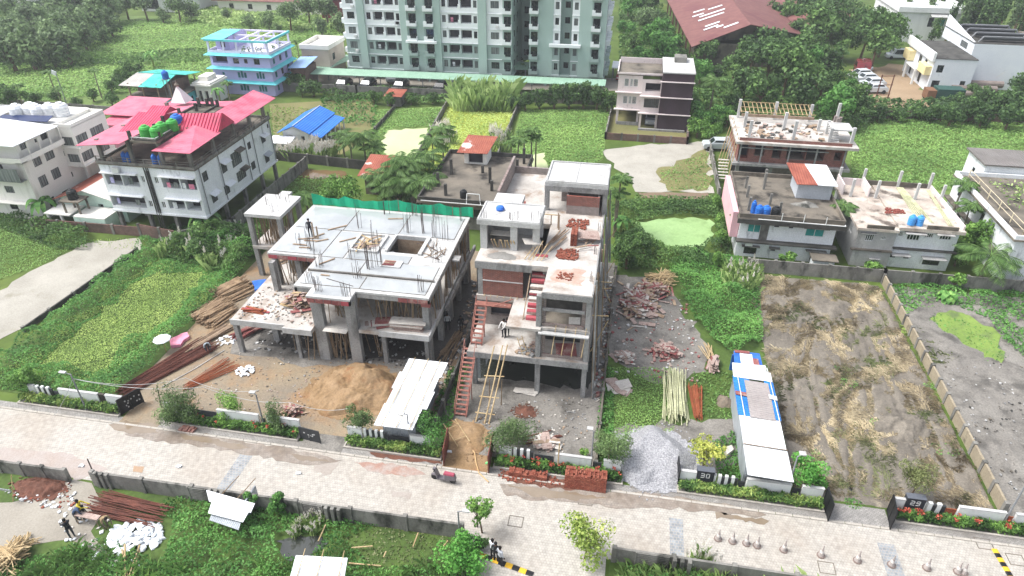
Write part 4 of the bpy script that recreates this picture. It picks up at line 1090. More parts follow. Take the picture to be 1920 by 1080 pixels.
board('shelf_board', PLY_G, Bt, (-8.6, 44.3, B_3 + .95), (1.7, .6, .05), (.15, 0, 0))
board('shelf_board', PLY_G, Bt, (-6.2, 43.5, B_3 + .9), (1.4, .7, .04), (.2, .2, .5))
for i in range(5): pole('loose_stick', BAMBOO, Bt, (-6.6 + .3 * i, 42.3, B_3 + .05), (-6.1 + .35 * i, 43.3, B_3 + random.uniform(.5, 1.3)), .035)
o = MB().lathe(-8.9, 45.1, [(.3, B_4 + .02), (.34, B_4 + .15), (.25, B_4 + .3), (.1, B_4 + .33)], 10).build('bundle', BLUET, None, org=(-8.9, 45.1, B_4)); tag(o, 'crumpled blue plastic bundle on the upper slab', 'plastic bundle')
# rusty steel stair on the left: ground to first floor, then on to the second
def steel_stair(label, x, y0, z0, y1, z1, w, n, m=STAIR_R, name='site_stair'):
 t = thing(name, label, 'stair', (x, y0, z0))
 for i in range(n):
  f = (i + .5) / n
  y, z = y0 + (y1 - y0) * f, z0 + (z1 - z0) * f
  board('tread', m, t, (x, y, z), (w, abs(y1 - y0) / n * .72, .05))
 for s in (-1, 1):
  pole('string', m, t, (x + s * w / 2, y0, z0), (x + s * w / 2, y1, z1), .06, 4)
  pole('handrail', m, t, (x + s * w / 2, y0, z0 + .7), (x + s * w / 2, y1, z1 + .7), .03, 4)
  for k in range(4):
   f = k / 3
   y, z = y0 + (y1 - y0) * f, z0 + (z1 - z0) * f
   pole('stanchion', m, t, (x + s * w / 2, y, z), (x + s * w / 2, y, z + .7), .03, 4)
 for s in (-1, 1):
  pole('prop', m, t, (x + s * w / 2, (y0 + y1) / 2, 0 if z0 < .1 else z0 - .05), (x + s * w / 2, (y0 + y1) / 2, (z0 + z1) / 2), .045, 4)
 return t
steel_stair('long rust red steel stair from the ground to the first floor', -9.95, 34.9, .05, 38.7, B_1, .85, 15)
steel_stair('upper rust red steel stair left of the projecting slab', -9.6, 39.0, B_1, 41.2, B_2 - .5, .8, 9)
MB().box(-10.1, 41.0, B_2 - .55, -7.4, 41.55, B_2 - .5).build('gantry', STAIR_R, Bt)
pole('gantry_rail', STAIR_R, Bt, (-8.8, 41.1, B_2 - .6), (-7.2, 41.0, B_2 + .3), .05)
# bamboo ladder frame leaning on the first floor edge
t = thing('bamboo_ladder', 'tall bamboo ladder frame leaning on the first floor edge', 'ladder', (-8.0, 35.2, 0))
LP = [((-8.75, 34.6, 0), (-8.05, 38.1, 4.2)), ((-8.1, 34.5, 0), (-7.45, 38.15, 4.3)), ((-7.8, 34.55, 0), (-7.1, 38.15, 4.4))]
for p, q in LP: pole('stile', BAMBOO, t, p, q, .06)
for f in (.12, .33, .6):
 a, c = Vector(LP[0][0]).lerp(Vector(LP[0][1]), f), Vector(LP[2][0]).lerp(Vector(LP[2][1]), f)
 pole('rung', BAMBOO, t, a + Vector((-.2, 0, 0)), c + Vector((.3, 0, 0)), .045)
for x in (-8.2, -7.3): pole('prop', BAMBOO_D, t, (x, 36.6, 0), (x + .05, 36.7, 2.3), .04)
# left: white building with sheet roof
def ledge(h, m, x0, y0, x1, y1, z, t=.08, name='window_hood'): return MB().box(x0, y0, z, x1, y1, z + t).build(name, m, h.t)
h = House('white_apartment_house', 'cream white house with white sheet roof at the left edge', 'building', (-68, 62, 0))
fr = [(1.5, 3, 7.3, 8.4, 'd'), (4.7, 5.4, 7.0, 8.4, 'd'), (9.5, 10.6, 3.0, 3.8, 'c'), (9.2, 10.2, 1.0, 1.7, 'd'), (6, 7, 3.0, 3.8, 'c'), (4.6, 5.6, 5.4, 6.2, 'd'), (8.8, 9.6, 5.2, 6.3, 'd'), (10.0, 10.4, 4.9, 6.3, 'd'), (5.5, 6.6, .9, 1.7, 'd'), (1, 2, 3, 3.8, 'c')]
ri = [(.5, 1.3, 7.8, 8.5, 'c'), (3.4, 4.3, 7.8, 8.5, 'd'), (2.5, 2.8, 7.9, 8.3, 'd'), (1.3, 2.4, 5.6, 6.6, 'c'), (3.0, 4.3, 5.6, 6.6, 'c'), (1.1, 2.2, 3.3, 4.5, 'c'), (3.0, 4.2, 3.4, 4.55, 'c'), (5.55, 5.75, 5.2, 5.8, 'd'), (5.55, 5.75, 2.7, 3.3, 'd'), (1.3, 2.2, .9, 1.9, 'd'), (3.4, 4.4, .9, 1.8, 'd')]
h.body(-75, 57, -62, 68, 0, 8.8, fr, ri)
# balcony strip under the eaves
b = MB(); b.box(-75.2, 56.2, 6.85, -61.2, 56.98, 6.95); b.box(-75.2, 56.18, 6.95, -61.2, 56.26, 7.4); b.box(-61.98, 56.2, 6.85, -61.2, 62.4, 6.95); b.box(-61.28, 56.26, 6.95, -61.2, 62.4, 7.4); b.build('balcony', PLASTER, h.t)
for i in range(4): MB().box(-61.29, 57.6 + i * 1.5, 7.4, -61.19, 57.72 + i * 1.5, 8.7).build('balcony_post', PLASTER, h.t)
b = MB(); b.box(-66.5, 56.2, 4.7, -62.2, 56.98, 4.8); b.box(-66.5, 56.16, 4.8, -62.2, 56.22, 6.2); b.build('glazed_balcony', GLASS_C, h.t)
b = MB(); b.slabq((-76, 55.8, 8.95), (-61.0, 55.8, 8.95), (-60.9, 62, 9.0), (-69, 62.4, 9.3), .08); b.slabq((-76, 55.85, 8.94), (-69.02, 62.38, 9.28), (-69.5, 67, 9.2), (-77, 66, 8.9), .06); b.build('roof_sheet', TIN, h.t)
MB().box(-69.2, 62.2, 8.8, -61.95, 68.2, 8.95).build('roof_deck', PLASTER, h.t)
MB().slabq((-68.8, 62.3, 9.05), (-62.3, 62.2, 9.3), (-62.3, 63.3, 9.6), (-68.8, 63.3, 9.35), .06).build('solar_panel', mat('dark_blue_panel', '#1d2c52', '#24345c', rough=.25, fine=.05), h.t)
h.body(-61.99, 62.6, -60, 68, 4.2, 8.6, [(.3, 1.7, 6.5, 7.5, 'c'), (.3, 1.7, 4.55, 5.5, 'c')], [(.2, 1.9, 6.5, 7.55, 'c'), (2.5, 4.6, 6.6, 7.6, 'c'), (.2, 1.9, 4.55, 5.6, 'c'), (2.6, 4.6, 4.55, 5.6, 'c')])
b = MB(); parapet(b, -61.9, 62.62, -60.02, 67.98, 8.6, .35, .12); b.box(-61.9, 62.6, 8.55, -60, 68, 8.6); b.box(-61.99, 62.5, 4.05, -59.8, 68.1, 4.2); b.box(-61.99, 62.5, 6.2, -59.7, 68.1, 6.3); b.build('annexe_trim', PLASTER, h.t)
MB().box(-61.5, 64, 0, -61.2, 64.3, 4.05).build('annexe_column', PLASTER, h.t)
b = MB(); b.box(-76, 56.3, 2.0, -61.4, 56.98, 2.1); b.build('sun_hood', PLASTER, h.t)
h.done(PLASTER)
for i, (x, y, r) in enumerate(((-67.4, 63.9, .75), (-66.2, 64.6, .85), (-65.0, 64.2, .7), (-64.0, 64.8, .75), (-62.9, 65.2, .8))):
 water_tank('%s white water tank in the row on the white house roof' % ('leftmost', 'second', 'third', 'fourth', 'rightmost')[i], x, y, 8.96, r, 1.5, TANK_W, 'white roof tanks')
# low mint house with rusty roof
h = House('mint_cottage', 'low mint green cottage with rusty tin roof between white and pink houses', 'building', (-57, 58, 0))
h.body(-60.2, 58.2, -52.6, 70, 0, 2.3, [(1.2, 2.0, 1.2, 1.6, 'd'), (5.6, 6.5, 1.2, 1.6, 'd'), (4.4, 5.0, .1, 1.9, 's')])
h.w.add([(-60.2, 58.2, 2.3), (-52.6, 58.2, 2.3), (-56.8, 58.2, 3.5)], [(0, 1, 2)])
MB().slabq((-60.9, 57.7, 2.25), (-56.8, 57.7, 3.6), (-56.8, 70.2, 3.6), (-60.9, 70.2, 2.25), .05).build('roof_sheet', RUST, h.t)
MB().slabq((-56.8, 57.7, 3.6), (-52.1, 57.7, 2.25), (-52.1, 70.2, 2.25), (-56.8, 70.2, 3.6), .05).build('roof_sheet', wave_mat('patched_white_rusty_sheet', '#cfcac4', '#ddd8d2', pitch=.25, stain='#8a4a3c', slo=.58, shi=.63, sscale=.6), h.t)
b = MB(); b.box(-60.5, 55.7, 1.5, -57.4, 58.1, 1.62); b.box(-56.9, 55.6, 1.5, -53.2, 58.1, 1.62); b.build('porch_roof', PLASTER, h.t)
b = MB(); b.box(-56.9, 55.6, 0, -53.2, 55.75, 1.5); b.box(-53.35, 55.76, 0, -53.2, 58.1, 1.5); b.build('porch_wall', MINT, h.t)
for x, y in ((-60.2, 55.9), (-58.6, 55.9)): MB().cbox(x, y, 0, .22, .22, 1.5).build('porch_column', PLASTER, h.t)
b = MB()
for x in (-58.1, -56.4):
 for y in (56.2, 57.5): b.cbox(x, y, 1.62, .16, .16, 1.3)
b.box(-58.4, 56.0, 2.92, -56.1, 57.7, 3.05); b.build('tank_tower', CONC_OLD, h.t)
h.done(MINT)
water_tank('black water tank on the concrete stand of the mint cottage', -57.2, 56.8, 3.06, .5, 1.1, TANK_K)
# pink roofed house
h = House('pink_roofed_house', 'stained white two storey house on stilts with pink roof terrace', 'building', (-46.7, 63.5, 0))
Z0, Z1, Z2 = 2.7, 5.2, 7.7
fr = [(.3, 2.1, 5.45, 6.65, 'l'), (2.2, 4.0, 5.45, 6.65, 'l'), (4.35, 4.7, 6.0, 6.7, 'w'), (5.0, 5.5, 2.75, 7.3, 's'), (5.8, 6.2, 6.0, 6.7, 'w'), (6.6, 8.5, 5.6, 6.75, 'l'), (8.65, 10.3, 5.6, 6.75, 'l'), (.1, 4.0, 3.1, 4.25, 'l'), (4.35, 4.75, 3.3, 4.0, 'w'), (5.8, 6.2, 3.3, 4.0, 'w'), (6.6, 8.4, 3.3, 4.35, 'l'), (8.6, 10.2, 3.3, 4.35, 'l')]
ri = [(1.0, 1.9, 6.0, 7.0, 'g'), (4.4, 5.4, 5.5, 6.7, 'g'), (6.4, 8.4, 5.3, 6.85, 'g'), (10.0, 10.7, 6.0, 6.8, 'g'), (13.0, 14.0, 5.6, 6.5, 'g'), (14.8, 15.2, 6.8, 7.3, 'd'), (1.6, 2.6, 3.4, 4.4, 'g'), (4.0, 5.0, 3.2, 4.2, 'g'), (6.7, 8.6, 3.5, 4.6, 'g'), (9.9, 10.8, 3.6, 4.5, 'g'), (13.0, 14.0, 3.2, 4.2, 'g')]
h.body(-52, 56, -41.5, 71.5, Z0, Z2, fr, ri)
MB().box(-52.1, 55.9, Z0 - .2, -41.4, 71.6, Z0).build('stilt_slab', STAINED, h.t)
MB().box(-52.15, 55.85, Z2, -41.35, 71.65, Z2 + .12).build('terrace_slab', CONC_OLD, h.t)
b = MB(); parapet(b, -52.12, 55.87, -41.38, 71.62, Z2 + .12, .25, .12); b.build('terrace_kerb', CONC_WALL, h.t)
b = MB(); rails(b, [(-52, 55.95), (-41.45, 55.95), (-41.45, 71.5)], Z2 + .36, .5, 2, .03, 1.6, .07); b.build('terrace_railing', CONC_WALL, h.t)
for (x, y) in [(x, y) for x in (-51.7, -48.2, -45.2, -41.8) for y in (56.3, 60, 64, 68, 71.2)]:
 MB().cbox(x, y, 0, .35, .35, Z0 - .2).build('stilt', CONC_WALL, h.t)
for (x, y) in [(x, y) for x in (-51.6, -41.9) for y in (56.4, 60.5, 64.5, 68, 71.2)] + [(-48.3, 56.5), (-45, 56.5), (-47, 62)]:
 MB().cbox(x, y, Z2 + .12, .32, .32, 2.35).build('terrace_column', CONC_WALL, h.t)
for (za, zb) in ((6.85, 4.95), (4.45, 2.75)):
 b = MB(); b.box(-51.9, 55.55, za, -47.9, 55.99, za + .08); b.box(-45.5, 55.55, za + .05, -41.6, 55.99, za + .13); b.build('balcony_hood', STAINED, h.t)
for (y, z) in ((61.0, 6.85), (64.0, 7.0), (69.5, 6.7), (58.1, 4.6), (64.2, 4.8), (69.5, 4.4), (61, 4.4)):
 MB().slabq((-41.49, y - .7, z), (-40.9, y - .7, z - .25), (-40.9, y + .7, z - .25), (-41.49, y + .7, z), .05).build('window_hood', random.choice((STAINED, TIN_G, CONC_OLD)), h.t)
for i in range(9):
 b = MB(); x = random.choice((-51.3, -50.5, -49.2, -48.6, -45, -44.2, -43.3, -42.6)) ; z = random.choice((3.35, 5.65))
 b.box(x, 56.08, z, x + random.uniform(.3, .6), 56.11, z + random.uniform(.5, .75)); b.build('hanging_cloth', random.choice((PINKT, SACK, LAV, GLASS_C)), h.t)
b = MB()
for x in (-47.0, -46.75, -46.55): b.bar((x, 55.9, .3), (x, 55.95, 7.9), .05, 5)
b.build('drain_pipes', CONC_DARK, h.t)
for y in (56.6, 60.1, 65.4, 67.2, 71.2): MB().bar((-41.4, y, 2.7), (-41.4, y, 8.2), .05, 5).build('drain_pipe', STEEL_G, h.t)
MB().cbox(-50, 55.75, 7.0, .7, .3, .5).build('air_conditioner', FRAME_W, h.t)
# roof: four pink planes round a mouldy deck, two steep dormers
E1, DK = 10.0, 10.7
b = MB(); b.slabq((-44.6, 54.8, E1), (-40.6, 54.8, E1), (-40.6, 60.4, E1 + .1), (-43.1, 60.4, DK + .2), .05); b.build('roof_plane', PINK, h.t)
MB().slabq((-43.2, 63.2, DK + .1), (-40.6, 63.2, E1), (-40.6, 72.3, E1), (-43.2, 72.3, DK + .1), .05).build('roof_plane', PINK, h.t)
MB().slabq((-52.9, 55.0, E1 - .1), (-48.0, 55.0, DK - .3), (-47.0, 66.0, DK), (-52.9, 66, E1 - .1), .05).build('roof_plane', PINK, h.t)
MB().slabq((-52.9, 66.1, E1 - .1), (-43.3, 66.1, DK + .1), (-43.3, 69.5, DK - .3), (-52.9, 69.5, E1 - .4), .05).build('roof_plane', PINK, h.t)
MB().add([(-45.3, 60.3, DK + 1.1), (-40.9, 61.9, DK + .9), (-40.8, 60.2, E1 + .15), (-45.6, 58.6, DK - .1), (-40.8, 63.5, E1 + .15), (-45.0, 62.2, DK)], [(0, 3, 2, 1), (0, 1, 4, 5), (1, 2, 4), (0, 5, 3)]).build('steep_dormer', PINK_D, h.t)
MB().add([(-50.4, 61.8, DK + .5), (-47.3, 61.8, DK + .5), (-47.0, 58.4, DK - .4), (-50.6, 58.4, DK - .5), (-50.4, 63.4, DK - .5), (-47.3, 63.4, DK - .3)], [(0, 3, 2, 1), (0, 1, 5, 4), (1, 2, 5), (0, 4, 3)]).build('steep_dormer', PINK_D, h.t)
MB().add([(-49.4, 62.9, DK + .9), (-47.4, 62.9, DK + .9), (-47.4, 61.6, DK + .45), (-49.5, 61.6, DK + .45), (-49.4, 64, DK + .2), (-47.4, 64, DK + .2)], [(0, 3, 2, 1), (0, 1, 5, 4), (1, 2, 5), (0, 4, 3)]).build('steep_dormer', PINK_D, h.t)
b = MB(); b.box(-47.0, 55.3, DK - .2, -44.2, 59.5, DK); b.box(-46.6, 59.5, DK - .2, -43.5, 66.5, DK - .01); b.build('roof_deck', CONC_OLD, h.t)
b = MB(); parapet(b, -46.6, 55.35, -44.25, 66.4, DK, .18, .12); b.build('deck_kerb', CONC_DARK, h.t)
for (x, y) in [(-47.1, 55.6), (-46.6, 57.4), (-46.2, 58.2), (-44.4, 56.2), (-46.5, 61.6), (-46.3, 62.6), (-45.6, 64.5), (-46.1, 65.9), (-45.3, 66.2), (-44.7, 66.2), (-44.1, 66.2), (-46.6, 60.2), (-45.1, 61.2)]:
 MB().cbox(x, y, DK, .25, .25, random.uniform(.6, 1.0)).build('stub_column', CONC_DARK, h.t)
b = MB(); rails(b, [(-46.9, 55.5), (-44.4, 55.5), (-44.4, 58.5)], DK, .3, 1, .04, 1.5, .03); b.build('white_pipes', FRAME_W, h.t)
# rear turret with white pyramid
MB().add([(-50.6, 67.4, DK - .3), (-48.8, 67.4, DK - .3), (-48.8, 69.0, DK - .3), (-50.6, 69.0, DK - .3), (-49.8, 68.1, DK + 1.5)], [(0, 1, 4), (1, 2, 4), (2, 3, 4), (3, 0, 4)]).build('white_pyramid', WHITE, h.t)
b = MB(); b.lathe(-49.8, 68.1, [(.2, DK + 1.4), (.28, DK + 1.55), (.1, DK + 1.75), (.04, DK + 2.1)], 8); b.build('finial', CONC_OLD, h.t)
h.done(STAINED)
for i, (x, y) in enumerate(((-46.0, 56.5), (-45.0, 57.6), (-44.8, 56.4), (-44.5, 58.6))):
 water_tank('%s green water tank on the mouldy pink roof deck' % ('front left', 'rear left', 'front right', 'rear right')[i], x, y, DK + .01, .55, 1.15, TANK_G, 'green roof tanks')
water_tank('royal blue water tank beside the green tanks on the pink roof', -44.9, 60.0, DK + .01, .6, 1.15, TANK_B)
for i, x in enumerate((-49.4, -48.9, -46.1, -45.4)): water_tank('%s slim blue drum standing on the pink house terrace' % ('leftmost', 'second', 'third', 'rightmost')[i], x, 56.7, Z2 + .13, .26, 1.0, TANK_B, 'blue terrace drums', 'drum')
# pink house behind
h = House('pink_bungalow', 'pink walled house with two tier pale pink roof behind the pink terrace', 'building', (-57, 74, 0))
h.body(-62.6, 71, -54, 76.5, 0, 6.4, [(3.4, 4.2, 4.5, 6.0, 's')])
MB().slabq((-63.2, 70.2, 6.2), (-57.6, 70.2, 6.2), (-57.0, 72.6, 6.9), (-62.4, 72.6, 6.9), .06).build('lower_roof', PINK, h.t)
MB().slabq((-64.0, 71.6, 7.0), (-58.0, 71.6, 7.0), (-57.2, 76.5, 7.8), (-63.0, 76.5, 7.8), .06).build('upper_roof', PINK, h.t)
MB().slabq((-57.9, 72.6, 6.9), (-52.8, 72.6, 6.9), (-52.4, 76.5, 7.6), (-57.1, 76.5, 7.6), .06).build('side_roof', PINK, h.t)
h.done(PINKW)
# lavender house, teal house and neighbours
h = House('lavender_house', 'four storey lavender house with turquoise ledges and open roof frame', 'building', (-63, 107, 0))
DZ = 2.15
def lw(z): return [(4.3, 4.75, z + .6, z + 1.5, 'k'), (4.85, 5.3, z + .6, z + 1.75, 'k'), (5.4, 5.85, z + .6, z + 1.5, 'k'), (7.6, 8.0, z + .6, z + 1.5, 'k'), (8.1, 8.5, z + .6, z + 1.75, 'k'), (8.6, 9.0, z + .6, z + 1.5, 'k')]
fr = lw(0.05) + lw(DZ) + [(1.6, 2.0, DZ + .8, DZ + 1.4, 'k'), (.4, 3.0, 2 * DZ + .7, 2 * DZ + 1.8, 'l'), (4.0, 5.0, 2 * DZ + .7, 2 * DZ + 1.55, 'd'), (5.9, 6.5, 2 * DZ + .8, 2 * DZ + 1.5, 'd'), (7.6, 8.6, 2 * DZ + .7, 2 * DZ + 1.6, 'd')]
ri = [(1.0, 1.7, z + .6, z + 1.5, 'k') for z in (0, DZ, 2 * DZ)] + [(3.2, 4.0, z + .6, z + 1.5, 'd') for z in (DZ, 2 * DZ)] + [(5.4, 6.2, z + .5, z + 1.6, 'k') for z in (DZ, 2 * DZ)]
h.body(-68.2, 103.3, -57.8, 111, 0, 3 * DZ, fr, ri)
for k in (1, 2, 3):
 z = k * DZ
 b = MB()
 y0, x1 = 103.3, -57.8
 for (pa, pb, na) in ((((-68.9, 102.6), (-57.1, 102.6)), ((-68.2, 103.32), (-57.8, 103.32)), 0), (((-57.1, 102.6), (-57.1, 111.3)), ((-57.8, 103.3), (-57.8, 111)), 1)):
  (ax, ay), (bx, by) = pa; (cx, cy), (dx, dy) = pb
  b.add([(ax, ay, z - .1), (bx, by, z - .1), (dx, dy, z + .22), (cx, cy, z + .22), (ax, ay, z - .16), (bx, by, z - .16), (dx, dy, z - .1), (cx, cy, z - .1)], [(0, 1, 2, 3), (4, 7, 6, 5), (0, 4, 5, 1)])
 b.build('turquoise_ledge', CYAN, h.t)
ZT = 3 * DZ
MB().box(-68.4, 103.2, ZT - .02, -57.6, 111.2, ZT + .1).build('terrace_slab', LAV_W, h.t)
b = MB(); parapet(b, -68.35, 103.25, -57.65, 111.1, ZT + .1, .45, .12); b.build('terrace_parapet', LAV_W, h.t)
for x in (-68.1, -65.5, -63.2, -60.4, -57.9):
 for y in (103.4, 107.2, 110.9): MB().cbox(x, y, ZT + .1, .25, .25, 1.9).build('roof_post', LAV_W, h.t)
b = MB()
for y in (103.4, 107.2, 110.9): b.box(-68.3, y - .13, ZT + 2.0, -57.75, y + .13, ZT + 2.25)
for x in (-62.6, -60.4, -57.95): b.box(x - .12, 103.54, ZT + 2.02, x + .12, 110.76, ZT + 2.24)
b.build('roof_frame', LAV_W, h.t)
b = MB(); b.box(-68.5, 103.1, ZT + 1.98, -57.6, 103.24, ZT + 2.3); b.box(-57.78, 103.26, ZT + 1.98, -57.58, 111.1, ZT + 2.32); b.build('frame_trim', CYAN, h.t)
MB().slabq((-68.9, 103.0, ZT + 2.3), (-65.2, 103.0, ZT + 2.3), (-65.0, 108.6, ZT + 2.7), (-68.0, 108.6, ZT + 2.7), .08).build('stair_roof', CYAN, h.t)
h.body(-68.0, 105.5, -65.6, 110.8, ZT + .1, ZT + 2.3, [(.8, 1.6, ZT + .5, ZT + 1.6, 'd')])
for (x, y, r) in ((-62.2, 103.6, .5), (-61.3, 103.6, .4), (-59.9, 103.7, .6), (-59.0, 103.7, .55), (-58.2, 108, .4), (-58.2, 106, .35)):
 n = 60; P = RNG.normal(size=(n, 3)) * r * .5 + np.array([x, y, ZT + .8]); V, F = diamonds(P, unit(RNG.normal(size=(n, 3))), np.full(n, .25)); o = put('planter_foliage', np_mesh('planter_foliage', V - np.array(base_of(h.t)), F, LF_TREE, RNG.random(n)), h.t)
h.done(LAV)
h = House('beige_house', 'small beige house with flat parapet roof right of the lavender house', 'building', (-56, 118, 0))
h.body(-57.5, 114, -52.5, 121, 0, 5.2, [(1, 2, 2.8, 4.0, 'd'), (3.2, 4.2, .8, 2, 'd')], [(1.5, 2.6, 3, 4.2, 'd')])
b = MB(); parapet(b, -57.7, 113.8, -52.3, 121.2, 5.2, .7, .2); b.box(-57.6, 113.9, 5.1, -52.4, 121.1, 5.2); b.build('parapet', PLASTER, h.t)
h.done(mat('beige_plaster', '#b8ab9f', '#c4b8ac', scale=.5))
h = House('brown_lean_to', 'brick lean-to with pale blue roof beside the lavender house', 'building', (-55.6, 110, 0))
h.body(-56.9, 108, -54.4, 112.5, 0, 3.4, [(.6, 1.4, 1.6, 2.6, 'd')])
MB().slabq((-57.2, 107.6, 3.5), (-54, 107.6, 3.7), (-54, 112.8, 4.3), (-57.2, 112.8, 4.1), .06).build('roof_sheet', wave_mat('pale_blue_sheet', '#8fb2dd', '#a3c2e6', pitch=.3), h.t)
h.done(BRICK_OLD)
h = House('teal_house', 'turquoise walled house with patched teal tin roof and blue tank', 'building', (-71, 95, 0))
h.body(-76.0, 92.2, -68.3, 99, 0, 2.3, [(3.2, 3.6, 1.3, 1.8, 'd'), (3.8, 4.2, 1.3, 1.8, 'd')], [(1, 1.6, .6, 1.6, 'd'), (4, 4.5, .6, 1.6, 'd')])
MB().box(-76.3, 91.9, 2.3, -68.0, 99.3, 2.45).build('floor_slab', CONC_OLD, h.t)
MB().box(-76, 94.5, 2.45, -69.8, 98.8, 4.2).build('upper_store', BRICK_OLD, h.t)
for (x, y) in ((-75.8, 92.4), (-73.5, 92.4), (-71, 92.4), (-69, 92.6), (-68.6, 98.6)): MB().cbox(x, y, 2.45, .15, .15, 1.9).build('roof_post', TIMBER, h.t)
MB().slabq((-77.0, 91.8, 4.1), (-73.6, 91.8, 4.1), (-73.4, 96.0, 5.0), (-76.4, 96.0, 5.0), .06).build('roof_sheet', wave_mat('grey_old_sheet', '#a5a29c', '#b5b2ac', pitch=.3), h.t)
MB().slabq((-73.58, 91.7, 4.1), (-69.8, 91.7, 4.1), (-69.8, 96.0, 5.0), (-73.38, 96.0, 5.0), .06).build('roof_sheet', TEAL_R, h.t)
MB().slabq((-76.2, 95.8, 5.05), (-68.0, 95.8, 5.05), (-68.2, 100, 4.4), (-75.6, 100, 4.4), .06).build('roof_sheet', TEAL_R, h.t)
h.done(mat('turquoise_wall', '#4fb6c6', '#5fc2d0', scale=.5, fine=.06))
t = thing('tank_stand', 'thin steel stand carrying a blue tank by the teal roof', 'tank stand', (-69.2, 92.6, 2.4))
for x, y in ((-69.6, 92.3), (-68.9, 92.3), (-69.6, 93), (-68.9, 93)): pole('leg', STEEL_G, t, (x, y, 2.4), (x, y, 5.2), .05)
board('platform', STEEL_G, t, (-69.25, 92.65, 5.22), (1, 1, .06))
water_tank('blue tank on the thin stand above the teal roof', -69.25, 92.65, 5.26, .5, 1.2, TANK_B)
h = House('shrine_pavilion', 'cream pavilion with stepped cornice beside the lavender house', 'building', (-67.5, 99.5, 0))
h.body(-68.0, 97.2, -65.4, 101.5, 0, 3.0, [(.4, 1.0, .4, 2.2, 's'), (1.5, 2.1, .4, 2.2, 's')], [(1, 1.8, .4, 2.2, 's')])
b = MB(); b.box(-68.4, 96.8, 3.0, -65.0, 101.9, 3.25); b.box(-68.2, 97, 3.25, -65.2, 101.7, 3.5); b.box(-67.6, 98, 3.5, -66, 100.5, 4.2); b.build('cornice', PLASTER, h.t)
h.done(PLASTER)
# blue roofed bungalow
h = House('blue_roofed_bungalow', 'small white bungalow with bright blue gable roof', 'building', (-43.5, 86, 0))
h.body(-46.3, 82.6, -42.6, 90.5, 0, 2.0, [(.9, 1.4, 1.0, 1.5, 'd'), (2.6, 3.1, .6, 1.5, 'd')])
h.w.add([(-46.3, 82.6, 2.0), (-42.6, 82.6, 2.0), (-44.4, 82.6, 2.9)], [(0, 1, 2)])
h.w.add([(-42.6, 90.5, 2.0), (-46.3, 90.5, 2.0), (-44.4, 90.5, 2.9)], [(0, 1, 2)])
MB().slabq((-46.9, 82.1, 1.95), (-44.4, 82.1, 3.05), (-44.4, 91, 3.05), (-46.9, 91, 1.95), .06).build('roof_slope', BLUE_R, h.t)
MB().slabq((-44.4, 82.1, 3.05), (-42.2, 82.1, 2.1), (-42.2, 91, 2.1), (-44.4, 91, 3.05), .06).build('roof_slope', BLUE_R, h.t)
MB().slabq((-42.4, 82.3, 2.0), (-40.6, 82.3, 1.6), (-40.6, 90.6, 1.6), (-42.4, 90.6, 2.0), .06).build('porch_roof', BLUE_R, h.t)
for i in range(6): MB().cbox(-40.8, 82.6 + i * 1.55, 0, .16, .16, 1.55).build('porch_post', WHITE, h.t)
MB().box(-44.44, 82.08, 3.05, -44.36, 91.02, 3.09).build('ridge_cap', FRAME_W, h.t)
b = MB(); b.box(-47.3, 80.7, 0, -44.6, 82.2, 1.1); b.build('tin_lean_to', TIN_G, h.t)
MB().slabq((-47.6, 80.4, 1.15), (-44.4, 80.4, 1.15), (-44.4, 82.4, 1.5), (-47.6, 82.4, 1.5), .05).build('lean_to_roof', TIN, h.t)
h.done(WHITE)
